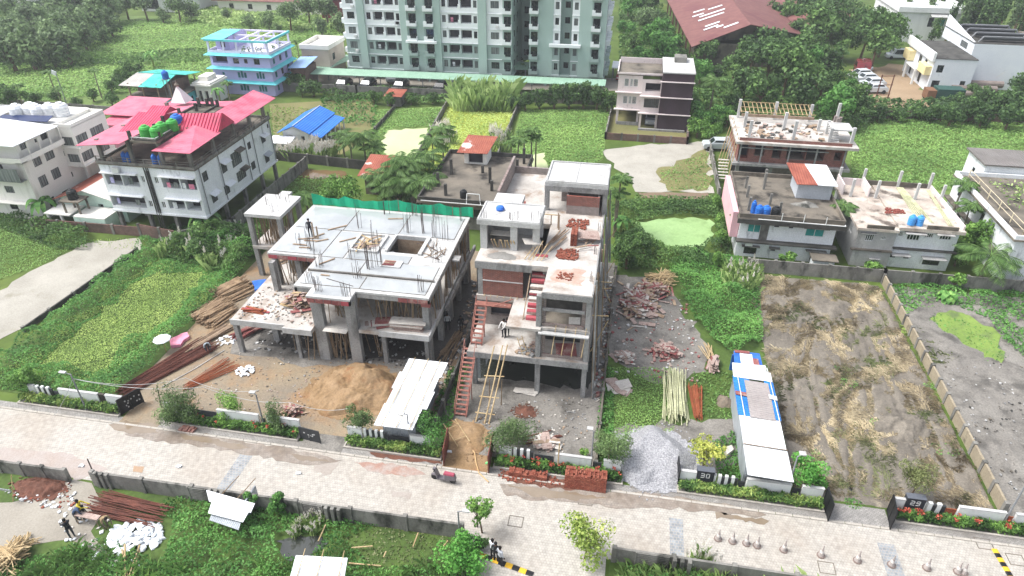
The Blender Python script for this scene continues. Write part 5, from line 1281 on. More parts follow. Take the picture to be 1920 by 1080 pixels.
# sage and white apartment tower
S = 2.42; TZ = 1.95; NF = 9
tw = House('apartment_tower', 'tall sage green and white apartment block with balconies', 'building', (-38, 122, 0))
def tface(h, A, B, cols, y):
 pass
FY_ = 115.8; XL = -49.7
def tower_front(h, x0, yf, cols, wallmb):
 """cols: (kind, u0, u1) across the front, repeated on every floor"""
 for kind, u0, u1 in cols:
  for kk in wallmb:
   if wallmb[kk].v: wallmb[kk].build(kk + '_wall', {'sage': SAGE, 'white': TWHITE, 'low': SAGE_D}[kk], h.t); wallmb[kk] = MB()
  xa, xb = x0 + u0, x0 + u1
  pr = {'p': -.35, 'w': 0, 'n': 0, 'g': .0, 's': -.1, 'b': 0, 'r': 1.6}[kind]
  yy = yf + pr
  if kind in 'ps':
   h.face((xa, yy), (xb, yy), TZ, TZ + S * NF, mb=wallmb['sage'])
   if pr < 0:
    h.face((xa, yf + .3), (xa, yy), TZ, TZ + S * NF, mb=wallmb['sage']); h.face((xb, yy), (xb, yf + .3), TZ, TZ + S * NF, mb=wallmb['sage'])
   continue
  for k in range(NF):
   z = TZ + k * S
   mb = wallmb['low'] if k < 2 else wallmb['white']
   w = u1 - u0
   if kind in 'wn':
    m_ = .22 * w if kind == 'w' else .2 * w
    h.face((xa, yy), (xb, yy), z, z + S, [(m_ * 1.2, w - m_, z + .85, z + 1.95, 'c' if (k + int(u0)) % 3 else 'd')], mb=mb)
   elif kind == 'g':
    h.face((xa, yy), (xb, yy), z, z + S, [(.15, w / 2 - .12, z + .75, z + 2.1, 'l'), (w / 2 + .12, w - .1, z + .75, z + 2.1, 'l')], mb=mb)
    for q in (0, 1):
     c = MB(); ux = xa + .4 + q * w / 2
     for j in range(6): c.box(ux + .17 * j, yy + .05, z + .76, ux + .02 + .17 * j, yy + .07, z + 1.25)
     c.box(ux - .1, yy + .04, z + 1.25, ux + 1.0, yy + .08, z + 1.29); c.build('railing', FRAME_D, h.t)
    if (k * 7 + int(u0)) % 3 == 0: MB().box(xa + .5, yy + .3, z + .9, xa + .95, yy + .33, z + 1.6).build('hanging_cloth', random.choice((PINKT, SACK, LAV)), h.t)
    MB().box(xa + w / 2 - .25, yy - .06, z + .7, xa + w / 2 + .2, yy + .1, z + 1.3).build('balcony_pier', TWHITE if k > 1 else SAGE_D, h.t)
   elif kind == 'b':
    h.face((xa, yy), (xb, yy), z, z + S, [(.2, w - .15, z + .5, z + 2.05, 'd')], mb=wallmb['sage'])
    m2 = TWHITE if k > 1 else SAGE_D
    c = MB(); c.box(xa, yy - .75, z + .1, xb, yy - .01, z + .2); c.box(xa, yy - .8, z + .2, xa + w * .35, yy - .7, z + 1.0); c.box(xa + w * .35, yy - .8, z + .2, xb, yy - .7, z + .6)
    c.box(xa, yy - .7, z + .2, xa + .08, yy - .01, z + .9); c.box(xb - .08, yy - .7, z + .2, xb, yy - .01, z + .9); c.build('balcony', m2, h.t)
    c = MB()
    for j in range(6): c.box(xa + w * .38 + j * .12, yy - .76, z + .6, xa + w * .38 + .02 + j * .12, yy - .74, z + 1.0)
    c.box(xa + w * .36, yy - .77, z + 1.0, xb, yy - .73, z + 1.04); c.build('railing', FRAME_D, h.t)
   elif kind == 'r':
    h.face((xa, yy), (xb, yy), z, z + S, [(w * .3, w * .75, z + .8, z + 1.8, 'd')], mb=wallmb['low'])
   if kind in 'wng' :
    MB().box(xa - .05, yy - .12, z - .06, xb + .05, yy, z + .04).build('floor_band', TWHITE, h.t)
  if kind == 'r':
   h.face((xa, yf), (xa, yy), TZ, TZ + S * NF, mb=wallmb['sage']); h.face((xb, yy), (xb, yf), TZ, TZ + S * NF, mb=wallmb['sage'])
W3 = {'sage': MB(), 'white': MB(), 'low': MB()}
cols1 = [('w', 0, 2.0), ('p', 2.0, 3.0), ('n', 3.0, 4.0), ('g', 4.0, 7.1), ('n', 7.1, 7.9), ('p', 7.9, 8.8), ('b', 8.8, 10.1), ('s', 10.1, 11.1), ('b', 11.1, 12.4), ('p', 12.4, 13.3), ('n', 13.3, 14.2), ('g', 14.2, 17.5), ('n', 17.5, 18.3), ('p', 18.3, 19.4), ('w', 19.4, 21.5), ('b', 21.5, 22.7)]
cols1 = [(k_, a_ * 1.282, b_ * 1.282) for k_, a_, b_ in cols1]
tower_front(tw, XL, FY_, cols1, W3)
xr = XL + 29.1
tw.face((XL, FY_ + 14), (XL, FY_), TZ, TZ + S * NF, [(2 + 4 * i, 3.2 + 4 * i, TZ + S * k + .8, TZ + S * k + 1.9, 'c') for i in range(3) for k in range(NF)], mb=W3['white'])
tw.face((xr, FY_), (xr, FY_ + 10), TZ, TZ + S * NF, [(2 + 3 * i, 3.2 + 3 * i, TZ + S * k + .8, TZ + S * k + 1.9, 'd') for i in range(2) for k in range(NF)], mb=W3['sage'])
for k in range(NF): MB().box(XL - .6, FY_ + .4, TZ + S * k, XL - .02, FY_ + 2.0, TZ + S * k + .8).build('side_balcony', TWHITE, tw.t)
cols2 = [('b', 0, 1.5), ('s', 1.5, 3.9), ('w', 3.9, 5.1), ('r', 5.1, 7.0), ('w', 7.0, 8.2), ('s', 8.2, 10.2), ('b', 10.2, 11.7), ('p', 11.7, 12.6)]
X2 = -17.8; Y2 = 116.9
tower_front(tw, X2, Y2, cols2, W3)
tw.face((X2 + 12.6, Y2), (X2 + 12.6, Y2 + 12), TZ, TZ + S * NF, [(1 + 3 * i, 2.4 + 3 * i, TZ + S * k + .6, TZ + S * k + 2.0, 'd') for i in range(3) for k in range(NF)], mb=W3['white'])
for k in range(NF):
 for i in range(3): MB().box(X2 + 12.62, Y2 + .8 + 3 * i, TZ + S * k + .1, X2 + 13.3, Y2 + 2.6 + 3 * i, TZ + S * k + .9).build('side_balcony', TWHITE if k > 1 else SAGE_D, tw.t)
tw.face((X2, Y2 + 12), (X2, Y2), TZ, TZ + S * NF, mb=W3['sage'])
tw.face((xr, FY_ + 10), (X2, FY_ + 10), TZ, TZ + S * NF, [(.5 + 1.5 * i, 1.4 + 1.5 * i, TZ + S * k + .8, TZ + S * k + 1.9, 'd') for i in range(1) for k in range(NF)], mb=W3['low'])
W3['sage'].build('sage_wall', SAGE, tw.t); W3['white'].build('white_wall', TWHITE, tw.t); W3['low'].build('lower_wall', SAGE_D, tw.t)
MB().box(XL - .4, FY_ - .2, TZ - .25, xr + .3, FY_ + 14, TZ).build('podium_slab', SAGE_D, tw.t)
MB().box(X2 - .1, Y2 - .2, TZ - .25, X2 + 12.8, Y2 + 12, TZ).build('podium_slab', SAGE_D, tw.t)
MB().box(XL - .2, FY_, TZ + S * NF, xr, FY_ + 14, TZ + S * NF + .3).build('roof_slab', CONC_PALE, tw.t)
MB().box(X2 - .1, Y2, TZ + S * NF, X2 + 12.7, Y2 + 12, TZ + S * NF + .3).build('roof_slab', CONC_PALE, tw.t)
MB().box(XL + 11.0, FY_ - 1.0, TZ + 2 * S - .1, XL + 16.4, FY_ - .5, TZ + 2 * S + .25).build('canopy_band', TWHITE, tw.t)
MB().box(X2 + 3.4, Y2 - .9, TZ + 2 * S - .1, X2 + 8.6, Y2 - .15, TZ + 2 * S + .35).build('canopy_band', TWHITE, tw.t)
MB().box(X2 - .2, Y2 - .9, TZ + 5 * S - .1, X2 + 1.8, Y2 - .1, TZ + 5 * S + .1).build('red_canopy', PLY_R, tw.t)
for i in range(15): MB().cbox(XL + .6 + i * 1.98, FY_ + .3, 0, .35, .35, TZ - .25).build('stilt', SAGE, tw.t)
for i in range(15): MB().cbox(XL + .6 + i * 1.98, FY_ + 5, 0, .35, .35, TZ - .25).build('stilt', SAGE, tw.t)
for i in range(6): MB().cbox(X2 + .5 + i * 2.3, Y2 + .3, 0, .4, .4, TZ - .25).build('stilt', SAGE, tw.t)
MB().box(XL + 3, FY_ + 9, 0, xr, FY_ + 9.2, TZ - .26).build('rear_podium_wall', VOID, tw.t)
MB().box(X2, Y2 + 7, 0, X2 + 12.6, Y2 + 7.2, TZ - .26).build('rear_podium_wall', VOID, tw.t)
for i in range(7):
 k = random.randrange(1, 6); u = random.choice((1.6, 9.3, 17.5, 26.4))
 MB().box(XL + u, FY_ - .35, TZ + S * k + .3, XL + u + .5, FY_ - .02, TZ + S * k + .65).build('air_conditioner', FRAME_W, tw.t)
# long carport roofs along the tower
t = thing('carport', 'long flat grey green carport roof in front of the tower', 'carport', (-25, 112, 0))
MB().slabq((-54.5, 109.8, 2.1), (-4.5, 111.4, 2.1), (-4.5, 114.2, 2.35), (-55.5, 112.9, 2.35), .1).build('roof_sheet', GREEN_R, t)
for i in range(14): MB().bar((-53.5 + i * 3.7, 110.6 + .1 * i, 0), (-53.5 + i * 3.7, 110.6 + .1 * i, 2.1), .08, 6).build('post', STEEL_G, t)
t = thing('carport', 'sloping green carport roof beside the lavender house', 'carport', (-54, 118, 0))
MB().slabq((-56, 113.0, 2.2), (-52.6, 112.9, 2.2), (-50.0, 122, 2.4), (-54.0, 122, 2.4), .1).build('roof_sheet', GREEN_R, t)
for x, y in ((-55.6, 113.3), (-52.8, 113.3), (-53.8, 121.6), (-50.3, 121.6)): MB().bar((x, y, 0), (x, y, 2.2), .08, 6).build('post', STEEL_G, t)
t = thing('garden_canopy', 'green roofed canopy in the gap between the tower wings', 'canopy', (-22, 120, 0))
MB().slabq((-26, 118.2, 2.2), (-18.3, 118.6, 2.2), (-18.3, 122, 2.6), (-26, 122, 2.6), .1).build('roof_sheet', GREEN_R, t)
for x in (-25.6, -18.7): MB().bar((x, 118.5, 0), (x, 118.5, 2.2), .08, 6).build('post', STEEL_G, t)
# maroon and rose house on stilts
h = House('maroon_house', 'three storey house with rose front and dark maroon side block', 'building', (3, 102, 0))
h.face((-2.2, 99.5), (1.2, 99.5), 2.4, 7.2, [(.9, 1.5, 3.1, 4.2, 'v'), (1.7, 2.1, 3.1, 4.2, 'v'), (2.2, 2.8, 3.1, 4.2, 'v'), (.9, 1.5, 5.6, 6.7, 'v'), (1.7, 2.1, 5.6, 6.7, 'v'), (2.2, 2.8, 5.6, 6.7, 'v')])
h.face((1.2, 98.5), (3.9, 98.5), 2.2, 7.0, [(.5, 2.6, 3.0, 4.3, 'd'), (.5, 2.6, 5.3, 6.5, 'l')])
h.face((-2.2, 106), (-2.2, 99.5), 2.4, 7.2); h.face((1.2, 99.5), (1.2, 98.5), 2.2, 7.2)
mm = MB(); h.face((3.9, 97.6), (8.2, 97.6), 0, 8.2, mb=mm); h.face((8.2, 97.6), (8.2, 106), 0, 8.2, mb=mm); h.face((3.9, 106), (3.9, 97.6), 0, 8.2, mb=mm); mm.build('maroon_block', BROWNP, h.t)
for z in (2.4, 4.8, 7.0): MB().box(3.6, 97.3, z, 8.35, 97.6, z + .1).build('pale_band', ROSE, h.t)
for z in (2.3, 4.75): MB().box(-2.5, 98.9 if z < 4 else 99.0, z, 1.25, 99.5, z + .12).build('hood', ROSE, h.t); MB().box(1.0, 97.9, z - .1, 3.95, 98.5, z + .02).build('hood', ROSE, h.t)
b = MB(); b.box(-2.3, 99.4, 7.2, 3.9, 106, 7.35); b.build('roof_deck', CONC_OLD, h.t)
b = MB(); b.box(-2.4, 99.3, 7.35, -2.25, 106, 7.75); b.box(-2.25, 99.3, 7.35, 3.9, 99.42, 7.6); b.box(-2.25, 105.9, 7.35, 8.1, 106.05, 8.1); b.build('roof_parapet', ROSE, h.t)
MB().box(3.85, 97.5, 8.2, 8.3, 106, 8.35).build('block_roof', CONC_PALE, h.t)
MB().box(5.5, 103, 8.35, 7.2, 105, 9.1).build('roof_hut', CONC_WALL, h.t)
for x, y in ((-2.0, 99.8), (1.0, 99.8), (1.4, 98.7), (3.7, 98.8), (-2.0, 103), (1.4, 103)): MB().cbox(x, y, 0, .3, .3, 2.25).build('stilt', ROSE, h.t)
b = MB(); b.box(-2.1, 99.6, 2.15, 3.85, 106, 2.3); b.build('stilt_slab', CONC, h.t)
MB().box(-2.1, 105.8, 0, 3.85, 106, 2.15).build('rear_wall', VOID, h.t)
b = MB(); b.box(1.2, 97.2, 0, 7.8, 97.58, .3); b.box(-2.0, 99.2, 0, 1.2, 99.4, .5); b.build('plinth', CONC, h.t)
h.done(ROSE)
def wall_run(label, pts, hgt, m=CONC_WALL, t=.14, pier=3.0, coping=None, z0=0.0, cat='wall', name='boundary_wall', pm=None):
 """boundary wall: panels between piers, each panel a part"""
 w = thing(name, label, cat, (pts[0][0], pts[0][1], 0))
 for a, c in zip(pts[:-1], pts[1:]):
  a, c = Vector((*a, 0)), Vector((*c, 0))
  L = (c - a).length; n = max(1, round(L / pier)); d = (c - a) / L; s = Vector((-d.y, d.x, 0)) * t / 2
  for i in range(n):
   p, q = a + d * (L * i / n + .12), a + d * (L * (i + 1) / n - .12)
   MB().prism([(p + s)[:2], (p - s)[:2], (q - s)[:2], (q + s)[:2]], z0, hgt - .03).build('wall_panel', m, w)
  for i in range(n + 1):
   p = a + d * L * i / n
   MB().cbox(p.x, p.y, z0, .26, .26, hgt + .06 - z0).build('pier', pm or CONC_WALL, w)
 return w
wall_run('low brick wall with concrete piers before the maroon house', [(-3.2, 92.7), (8.0, 92.7), (8.3, 99)], 1.0, BRICK_OLD, pier=2.3)
wall_run('thin wall left of the maroon house yard', [(-3.2, 92.7), (-3.0, 106)], 1.0, CONC_WALL, pier=3)
# right: brick frame house
h = House('brick_frame_house', 'unfinished brick house with bare roof columns beyond the white house', 'building', (19, 85, 0))
h.face((12.9, 80.3), (25.0, 80.3), 2.9, 5.3, [(.1, 1.2, 3.3, 5.0, 'l'), (1.9, 3.0, 3.7, 5.0, 'o'), (3.9, 4.9, 3.5, 5.0, 'o'), (5.5, 7.6, 3.5, 5.0, 'o'), (7.7, 9.7, 3.5, 5.0, 'o'), (10.8, 11.6, 3.7, 4.7, 'o')])
h.face((25, 80.3), (25, 88.6), 2.9, 5.3); h.face((12.9, 88.6), (12.9, 80.3), 2.9, 5.3, [(1, 2.2, 3.6, 4.8, 'o'), (5, 6.2, 3.6, 4.8, 'o')])
h.done(BRICK, 'brick_wall')
b = MB(); b.box(12.4, 79.6, 2.6, 25.6, 88.8, 2.9); b.build('floor_slab', CONC, h.t)
b = MB(); b.box(12.4, 79.4, 5.3, 25.9, 89, 5.6); b.build('roof_slab', CONC_DECK, h.t)
MB().box(12.8, 79.9, 5.6, 25.2, 80.05, 5.95).build('brick_parapet', BRICK, h.t)
for x in (13.1, 15.5, 18.6, 21.6, 24.7): MB().cbox(x, 79.9, 2.9, .16, .16, 2.4).build('front_post', CONC, h.t)
MB().box(13.2, 79.85, 4.7, 22.9, 79.99, 4.8).build('front_rail', CONC, h.t)
for x in (13.2, 17, 21, 24.8):
 for y in (80.5, 84.5, 88.3): MB().cbox(x, y, 0, .4, .4, 2.6).build('column', CONC, h.t)
for (x, y, hh) in ((13.4, 88.3, 2.3), (13.8, 84.6, 1.9), (14.0, 81.2, 2.0), (17.8, 88.3, 2.2), (18.4, 84.6, 2.1), (18.9, 81, 2.3), (22.0, 88.3, 2.1), (22.4, 84.8, 1.4), (22.9, 81, 1.7), (25.2, 88.4, 2.4), (25.2, 80.6, 2.0), (23.2, 84.0, 1.6)):
 MB().cbox(x, y, 5.6, .32, .32, hh).build('roof_column', CONC_PALE, h.t)
for x, y in ((24.6, 86.8), (25.1, 86.5), (24.7, 86.0)): MB().cbox(x, y, 5.6, .3, .3, 1.3).build('brick_pier', BRICK_G, h.t)
for i in range(17): pole('rafter', BAMBOO, h.t, (13.6 + i * .52, 87.2, 6.6 + random.uniform(-.05, .05)), (13.4 + i * .52, 89.4, 7.3), .05, 4)
for yy, zz in ((87.4, 6.68), (88.3, 6.98), (89.3, 7.32)): pole('purlin', BAMBOO, h.t, (13.3, yy, zz), (22.4, yy, zz), .05, 4)
MB().box(13.6, 86.9, 6.2, 22.2, 87.05, 6.55).build('formwork_beam', TIMBER, h.t)
b = MB(); b.box(23.0, 81.0, 7.0, 25.3, 83.6, 7.15); b.build('stair_landing', CONC_PALE, h.t)
for i in range(8): MB().box(22.9, 80.9 + i * .28, 5.65 + i * .17, 24.0, 81.15 + i * .28, 5.75 + i * .17).build('stair_step', CONC_PALE, h.t)
for i in range(6): pole('shuttering_pole', BAMBOO, h.t, (12.2 - .1 * i, 79.8 + 1.4 * i, 0.2), (12.7, 80.2 + 1.4 * i, 5.9), .06)
for i in range(7): board('side_step', PLY_G, h.t, (11.7, 80.2 + .3 * i, .6 + .28 * i), (1.2, .28, .06))
rubble('deck_litter', 'pale planks and sheets strewn on the brick house roof', rect(13.5, 81, 22.5, 86.5), 120, (PLY_G, TIMBER, CONC_DARK, PLY), (.1, .5), 5.62)
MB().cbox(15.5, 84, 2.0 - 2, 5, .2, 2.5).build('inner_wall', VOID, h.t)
MB().box(17.0, 81.5, 0.0, 24.9, 81.7, 2.6).build('ground_wall', BRICK_G, h.t)
# white house with dark terrace
h = House('white_terrace_house', 'two storey white house with dark mouldy roof terrace', 'building', (15.8, 67, 0))
fr = [(.75, 1.95, 2.7, 3.65, 't'), (3.15, 3.6, 3.45, 3.7, 'd'), (4.5, 4.9, 3.45, 3.7, 'd'), (6.1, 7.8, 2.75, 3.65, 't'), (.8, 2.0, .3, 1.15, 'd'), (3.3, 3.75, .85, 1.15, 'd'), (4.9, 5.3, 1.5, 1.75, 'd'), (7.1, 7.9, .2, 1.1, 'd')]
h.body(11.5, 62.2, 20.3, 72, 0, 4.2, fr)
b = MB(); b.box(11.1, 61.6, 4.2, 20.9, 72.3, 4.45); b.build('roof_deck', CONC_OLD, h.t)
b = MB(); parapet(b, 11.2, 61.7, 20.8, 72.2, 4.45, .42, .14); b.build('roof_parapet', CONC_OLD, h.t)
b = MB(); b.box(11.05, 61.45, 3.95, 20.95, 61.62, 4.4); b.build('fascia', CONC_DARK, h.t)
MB().box(11.3, 61.5, 1.85, 20.6, 62.19, 2.0).build('mid_ledge', CONC_DARK, h.t)
for (x0, x1, z) in ((11.9, 13.8, 3.75), (14.4, 15.5, 3.8), (15.7, 16.8, 3.8), (17.3, 19.6, 3.75), (12.0, 13.7, 1.25), (14.6, 15.6, 1.25), (18.0, 19.9, 1.3)):
 MB().box(x0, 61.75, z, x1, 62.19, z + .07).build('window_hood', CONC_WALL, h.t)
MB().box(13.45, 62.12, 2.0, 14.2, 62.198, 4.0).build('grey_pilaster', CONC_WALL, h.t)
MB().cbox(12.6, 61.9, 1.4, .7, .35, .45).build('air_conditioner', FRAME_W, h.t)
b = MB(); b.bar((12.9, 61.5, 4.5), (20.8, 61.5, 4.42), .05, 5); b.bar((20.8, 61.5, 4.42), (20.8, 63, 4.6), .05, 5)
for x in (15, 17, 19): b.bar((x, 61.5, 4.45), (x, 61.5, 5.3 if x < 18 else 5.2), .04, 5)
b.build('white_pipe', FRAME_W, h.t)
MB().box(10.7, 62.5, 1.9, 11.45, 71.5, 4.6).build('pink_side_wing', mat('pale_pink_paint', '#dcaab2', '#e4b9c0', fine=.05), h.t)
hh = MB(); hh.box(17.2, 67.2, 4.46, 20.5, 70.4, 6.1); hh.build('roof_room', mat('pale_blue_grey_plaster', '#aab0b6', '#bcc1c6', scale=.5), h.t)
MB().slabq((16.9, 66.6, 6.2), (18.9, 66.7, 6.2), (18.3, 71.2, 6.6), (16.5, 71.2, 6.6), .06).build('roof_sheet', RUST, h.t)
MB().slabq((18.9, 66.7, 6.2), (20.8, 66.7, 6.2), (20.5, 71.2, 6.6), (18.3, 71.2, 6.6), .06).build('roof_sheet', TIN, h.t)
for (x, y, z) in ((12.2, 63.4, 1.4), (12.4, 66.5, 1.3), (14.4, 65.0, 1.2), (14.3, 68.8, 1.8), (15.0, 63.0, 1.3), (12.5, 68.8, 1.3), (14.6, 70.6, 1.5)): MB().cbox(x, y, 4.46, .22, .22, z).build('stub_column', CONC_WALL, h.t)
put('cement_sheet', mound_mesh('cement_sheet', 17.9, 65.6, 1.3, .6, .45, CONC_WALL, 5, 20), h.t, loc=tuple(Vector((17.9, 65.6, 4.46)) - base_of(h.t)))
h.done(STAINED)
MB_hut = House('side_hut', 'small white hut with grey slab roof at the white house corner', 'hut', (19.5, 61, 0))
MB_hut.body(18.5, 60.4, 20.4, 61.5, 0, 1.2); MB().box(18.3, 60.2, 1.2, 20.7, 61.7, 1.3).build('roof_slab', CONC_OLD, MB_hut.t); MB_hut.done(STAINED)
for i, (x, y, m, r) in enumerate(((13.05, 62.6, TANK_B, .4), (13.7, 62.6, TANK_B, .42), (14.6, 62.6, TANK_K, .45))):
 water_tank('%s squat blue tank on the white terrace house roof' % ('left', 'right', '')[i] if m is TANK_B else 'black tank on the white terrace house roof', x, y, 4.46, r, 1.0, m, 'blue terrace tanks' if m is TANK_B else None)
water_tank('slim blue cylinder left of the tanks on the white terrace roof', 12.55, 62.9, 4.46, .25, 1.3, TANK_B)
# grey house with bare roof columns
h = House('grey_cement_house', 'two storey grey cement house with bare white roof columns', 'building', (26.5, 67, 0))
h.body(22.3, 62.2, 25.7, 72, 0, 4.0, [(.75, 1.5, 2.75, 3.45, 'v'), (2.1, 2.6, 3.0, 3.4, 'v'), (1.9, 2.5, .3, .8, 'v')], (), [(1, 2, 2.5, 3.3, 'v'), (4, 5, 2.5, 3.3, 'v'), (7, 8, 2.5, 3.3, 'v')])
mm = MB(); h.face((25.7, 62.6), (31.2, 62.6), 0, 4.4, [(.25, .7, 3.3, 3.8, 'v'), (1.1, 2.2, 3.0, 3.75, 'v'), (2.6, 3.3, 3.4, 3.85, 'v'), (3.9, 4.9, 3.3, 3.9, 'v'), (1.3, 2.2, 4.0, 4.2, 'd'), (.2, .7, 1.0, 1.4, 'd'), (1.4, 1.9, 1.0, 1.4, 'd'), (3.2, 4.7, .5, 1.25, 'd')], mb=mm); h.face((31.2, 62.6), (31.2, 72), 0, 4.4, mb=mm); mm.build('wall', STAINED, h.t)
b = MB(); b.box(22.0, 61.8, 4.0, 25.69, 72.2, 4.25); b.box(25.71, 62.2, 4.1, 31.5, 72.2, 4.42); b.build('roof_deck', mat('patched_screed_deck', '#9c8f84', '#c9c0b4', scale=.5, third='#5f564e', tscale=.45, tlo=.52, thi=.62, fine=.15), h.t)
for (x0, x1, z) in ((22.5, 23.9, 3.6), (26.4, 28.2, 3.9), (23.9, 24.9, .95), (28.6, 30.7, 1.4), (25.8, 27.5, 1.5), (29.1, 30.6, 4.0)): MB().box(x0, 61.9, z, x1, 62.58, z + .06).build('window_hood', GREYPL, h.t)
MB().box(22.0, 61.9, 1.8, 25.7, 62.19, 1.95).build('mid_ledge', CONC_OLD, h.t); MB().box(25.8, 62.2, 2.1, 31.4, 62.59, 2.2).build('mid_ledge', CONC_DARK, h.t)
for q in ((22.8, 61.85, 4.25, 25.2, 61.98, 4.6), (28.1, 62.25, 4.42, 30.8, 62.38, 4.8), (25.0, 72.0, 4.4, 31.4, 72.15, 4.9)): MB().box(*q).build('parapet_stub', CONC_OLD, h.t)
MB().box(31.3, 62.6, 4.42, 31.45, 72, 4.85).build('side_parapet', ROSE, h.t)
b = MB(); b.box(22.1, 69.2, 4.25, 22.22, 72, 5.4); b.box(24.6, 69.2, 4.25, 24.72, 72, 5.3); b.box(22.3, 72.0, 4.25, 24.6, 72.1, 5.0); b.build('stair_wall', ROSE, h.t)
for (x, y) in ((22.3, 72), (24.7, 72), (22.9, 69.0), (25.3, 69.0), (28.2, 72), (31.2, 72), (29.0, 69), (31.4, 69)): MB().cbox(x, y, 4.26, .24, .24, 1.9).build('roof_column', CONC_PALE, h.t)
for i in range(7): pole('bamboo', BAMBOO_G, h.t, (28.0 + .1 * i, 71.6, 4.5), (27.8 + .2 * i, 64.2 + .2 * i, 4.48), .05)
for i in range(3): pole('bamboo', BAMBOO_G, h.t, (30.9 + .1 * i, 71.4, 4.5), (30.3 + .16 * i, 63.2, 4.5), .05)
for i in range(2): pole('bamboo', BAMBOO_G, h.t, (28.3 + .2 * i, 71.6, 4.5), (28.9 + .16 * i, 63.6, 4.5), .05)
h.done(GREYPL)
rubble('brick_heap', 'dark red brick heap on the grey house roof', ragged([(25.2, 65.2), (27.0, 65.2), (27.0, 66.3), (25.4, 66.3)], .2, .5, 4), 90, (mat('dull_red_brick', '#7b4038', '#8a4d42', fine=.2),), (.08, .15), 4.46, 'bricks')
for x, q in ((26.9, 'left'), (27.6, 'right')): water_tank(q + ' light blue tank at the front edge of the grey roof', x, 63.0, 4.43, .34, 1.0, TANK_LB, 'light blue roof tanks')
# house at the right edge
h = House('corner_white_house', 'grey white house with planted roof terrace at the right edge', 'building', (40, 70, 0))
h.body(35.3, 61.2, 46, 76, 0, 4.5, [(2, 3, 2.6, 3.6, 'd'), (5, 6, 2.6, 3.6, 'd')], (), [(1.5, 2.1, 2.9, 3.9, 'd'), (4.5, 5.1, 3.0, 3.7, 'd'), (7.5, 8.2, 2.9, 3.9, 'd'), (10, 10.6, 2.9, 3.9, 'd'), (3, 4, 1.2, 2.2, 'd'), (9, 10, 1.2, 2.2, 'd')])
b = MB(); b.box(34.9, 60.9, 4.5, 46.2, 76, 4.65); b.build('roof_deck', CONC_OLD, h.t)
b = MB(); parapet(b, 35.0, 61.0, 46.1, 76, 4.65, .4, .2); b.build('roof_parapet', STAINED, h.t)
b = MB(); rails(b, [(36.0, 75), (36.0, 62), (45, 62)], 4.65, 1.0, 2, .03, 2.5, .05); b.build('roof_rail', mat('cream_rail_paint', '#cfc3a6', None), h.t)
MB().box(35.28, 61.2, 2.1, 34.7, 76, 2.25).build('mid_ledge', CONC_OLD, h.t)
h.done(STAINED)
h.w = MB(); h.body(37.9, 76.2, 52, 80.8, 0, 5.8, (), (), [(2, 2.6, 3.4, 4.6, 'd')]); h.w.build('rear_block', STAINED, h.t)
MB().box(37.6, 76.0, 5.8, 52.2, 81.1, 5.95).build('rear_roof', wave_mat('grey_brown_old_roof', '#6f6a66', '#7d7874', pitch=.3), h.t)
n = 500; P = np.stack([RNG.uniform(37.5, 45, n), RNG.uniform(63, 74, n), RNG.uniform(4.7, 5.3, n)], 1); V, F = diamonds(P, unit(RNG.normal(size=(n, 3)) + np.array([0, 0, .8])), RNG.uniform(.2, .5, n)); put('roof_plants', np_mesh('roof_plants', V - np.array(base_of(h.t)), F, LF_KANS, RNG.random(n)), h.t)['kind'] = 'stuff'
# far right: white offices, warehouse
h = House('white_office', 'white two storey office with yellow balcony panels at far right', 'building', (55, 132, 0))
h.body(48.4, 124.8, 54.8, 138, 0, 5.4, [(.6, 1.6, 3.2, 4.4, 'd'), (.5, 1.7, .6, 1.9, 'd'), (4.8, 5.6, .4, 2.0, 'd')], (), [(2, 3.2, 3.2, 4.4, 'd'), (6, 7.4, 3.0, 4.4, 'd'), (9, 10, 3.2, 4.4, 'd'), (3, 4, .4, 2, 'd'), (8, 9.2, .4, 2, 'd')])
MB().box(48.3, 124.7, 5.4, 54.8, 138, 5.5).build('roof_deck', CONC_DARK, h.t)
b = MB(); b.box(47.9, 124.7, 4.9, 48.3, 138, 6.3); b.build('left_parapet', WHITE, h.t)
MB().box(47.4, 125.2, 2.6, 48.4, 128.8, 4.0).build('balcony_panel', mat('cream_yellow_panel', '#dccb94', '#e4d6a6', fine=.05), h.t); MB().box(47.4, 134, 2.8, 48.4, 137, 4.4).build('balcony_panel', MATS['cream_yellow_panel'], h.t)
b = MB(); b.box(47.2, 129, 2.4, 48.39, 134, 2.6); b.box(47.2, 128.9, 0, 47.5, 129.2, 2.4); b.box(47.2, 133.6, 0, 47.5, 133.9, 2.4); b.build('porch', WHITE, h.t)
h.face((54.8, 128), (64.5, 128), 0, 7.3); h.face((64.5, 128), (64.5, 142), 0, 7.3); h.face((54.8, 142), (54.8, 128), 5.4, 7.3, [(8.5, 11.5, 5.8, 6.8, 'g')])
h.w.add([(54.8, 128, 7.3), (54.8, 142, 7.3), (54.8, 142, 9.2), (55.1, 128, 7.3), (55.1, 142, 7.3), (55.1, 142, 9.2)], [(2, 1, 0), (3, 4, 5), (0, 3, 5, 2)])
MB().box(54.7, 128, 7.3, 64.6, 142, 7.4).build('tall_roof', CONC_DARK, h.t)
for i in range(4):
 b = MB(); y = 129 + i * 3.2
 b.tube([(55.6, y, 7.4), (56.2, y, 8.3), (63.6, y, 8.3), (64.2, y, 7.4)], .12, 6); b.build('roof_duct', STEEL_G, h.t)
 MB().box(56.2, y + .1, 7.7, 63.6, y + 1.2, 8.1).build('solar_rack', FRAME_D, h.t)
MB().slabq((59.8, 127.97, 2.0), (60.8, 127.97, 3.0), (60.8, 127.98, 3.01), (59.8, 127.98, 2.01), .0).build('tile_lozenge', MATS['cream_yellow_panel'], h.t)
h.done(mat('office_white_paint', '#d5dae0', '#e0e4e8', scale=.25, fine=.05, third='#bfc6ce', tscale=.5))
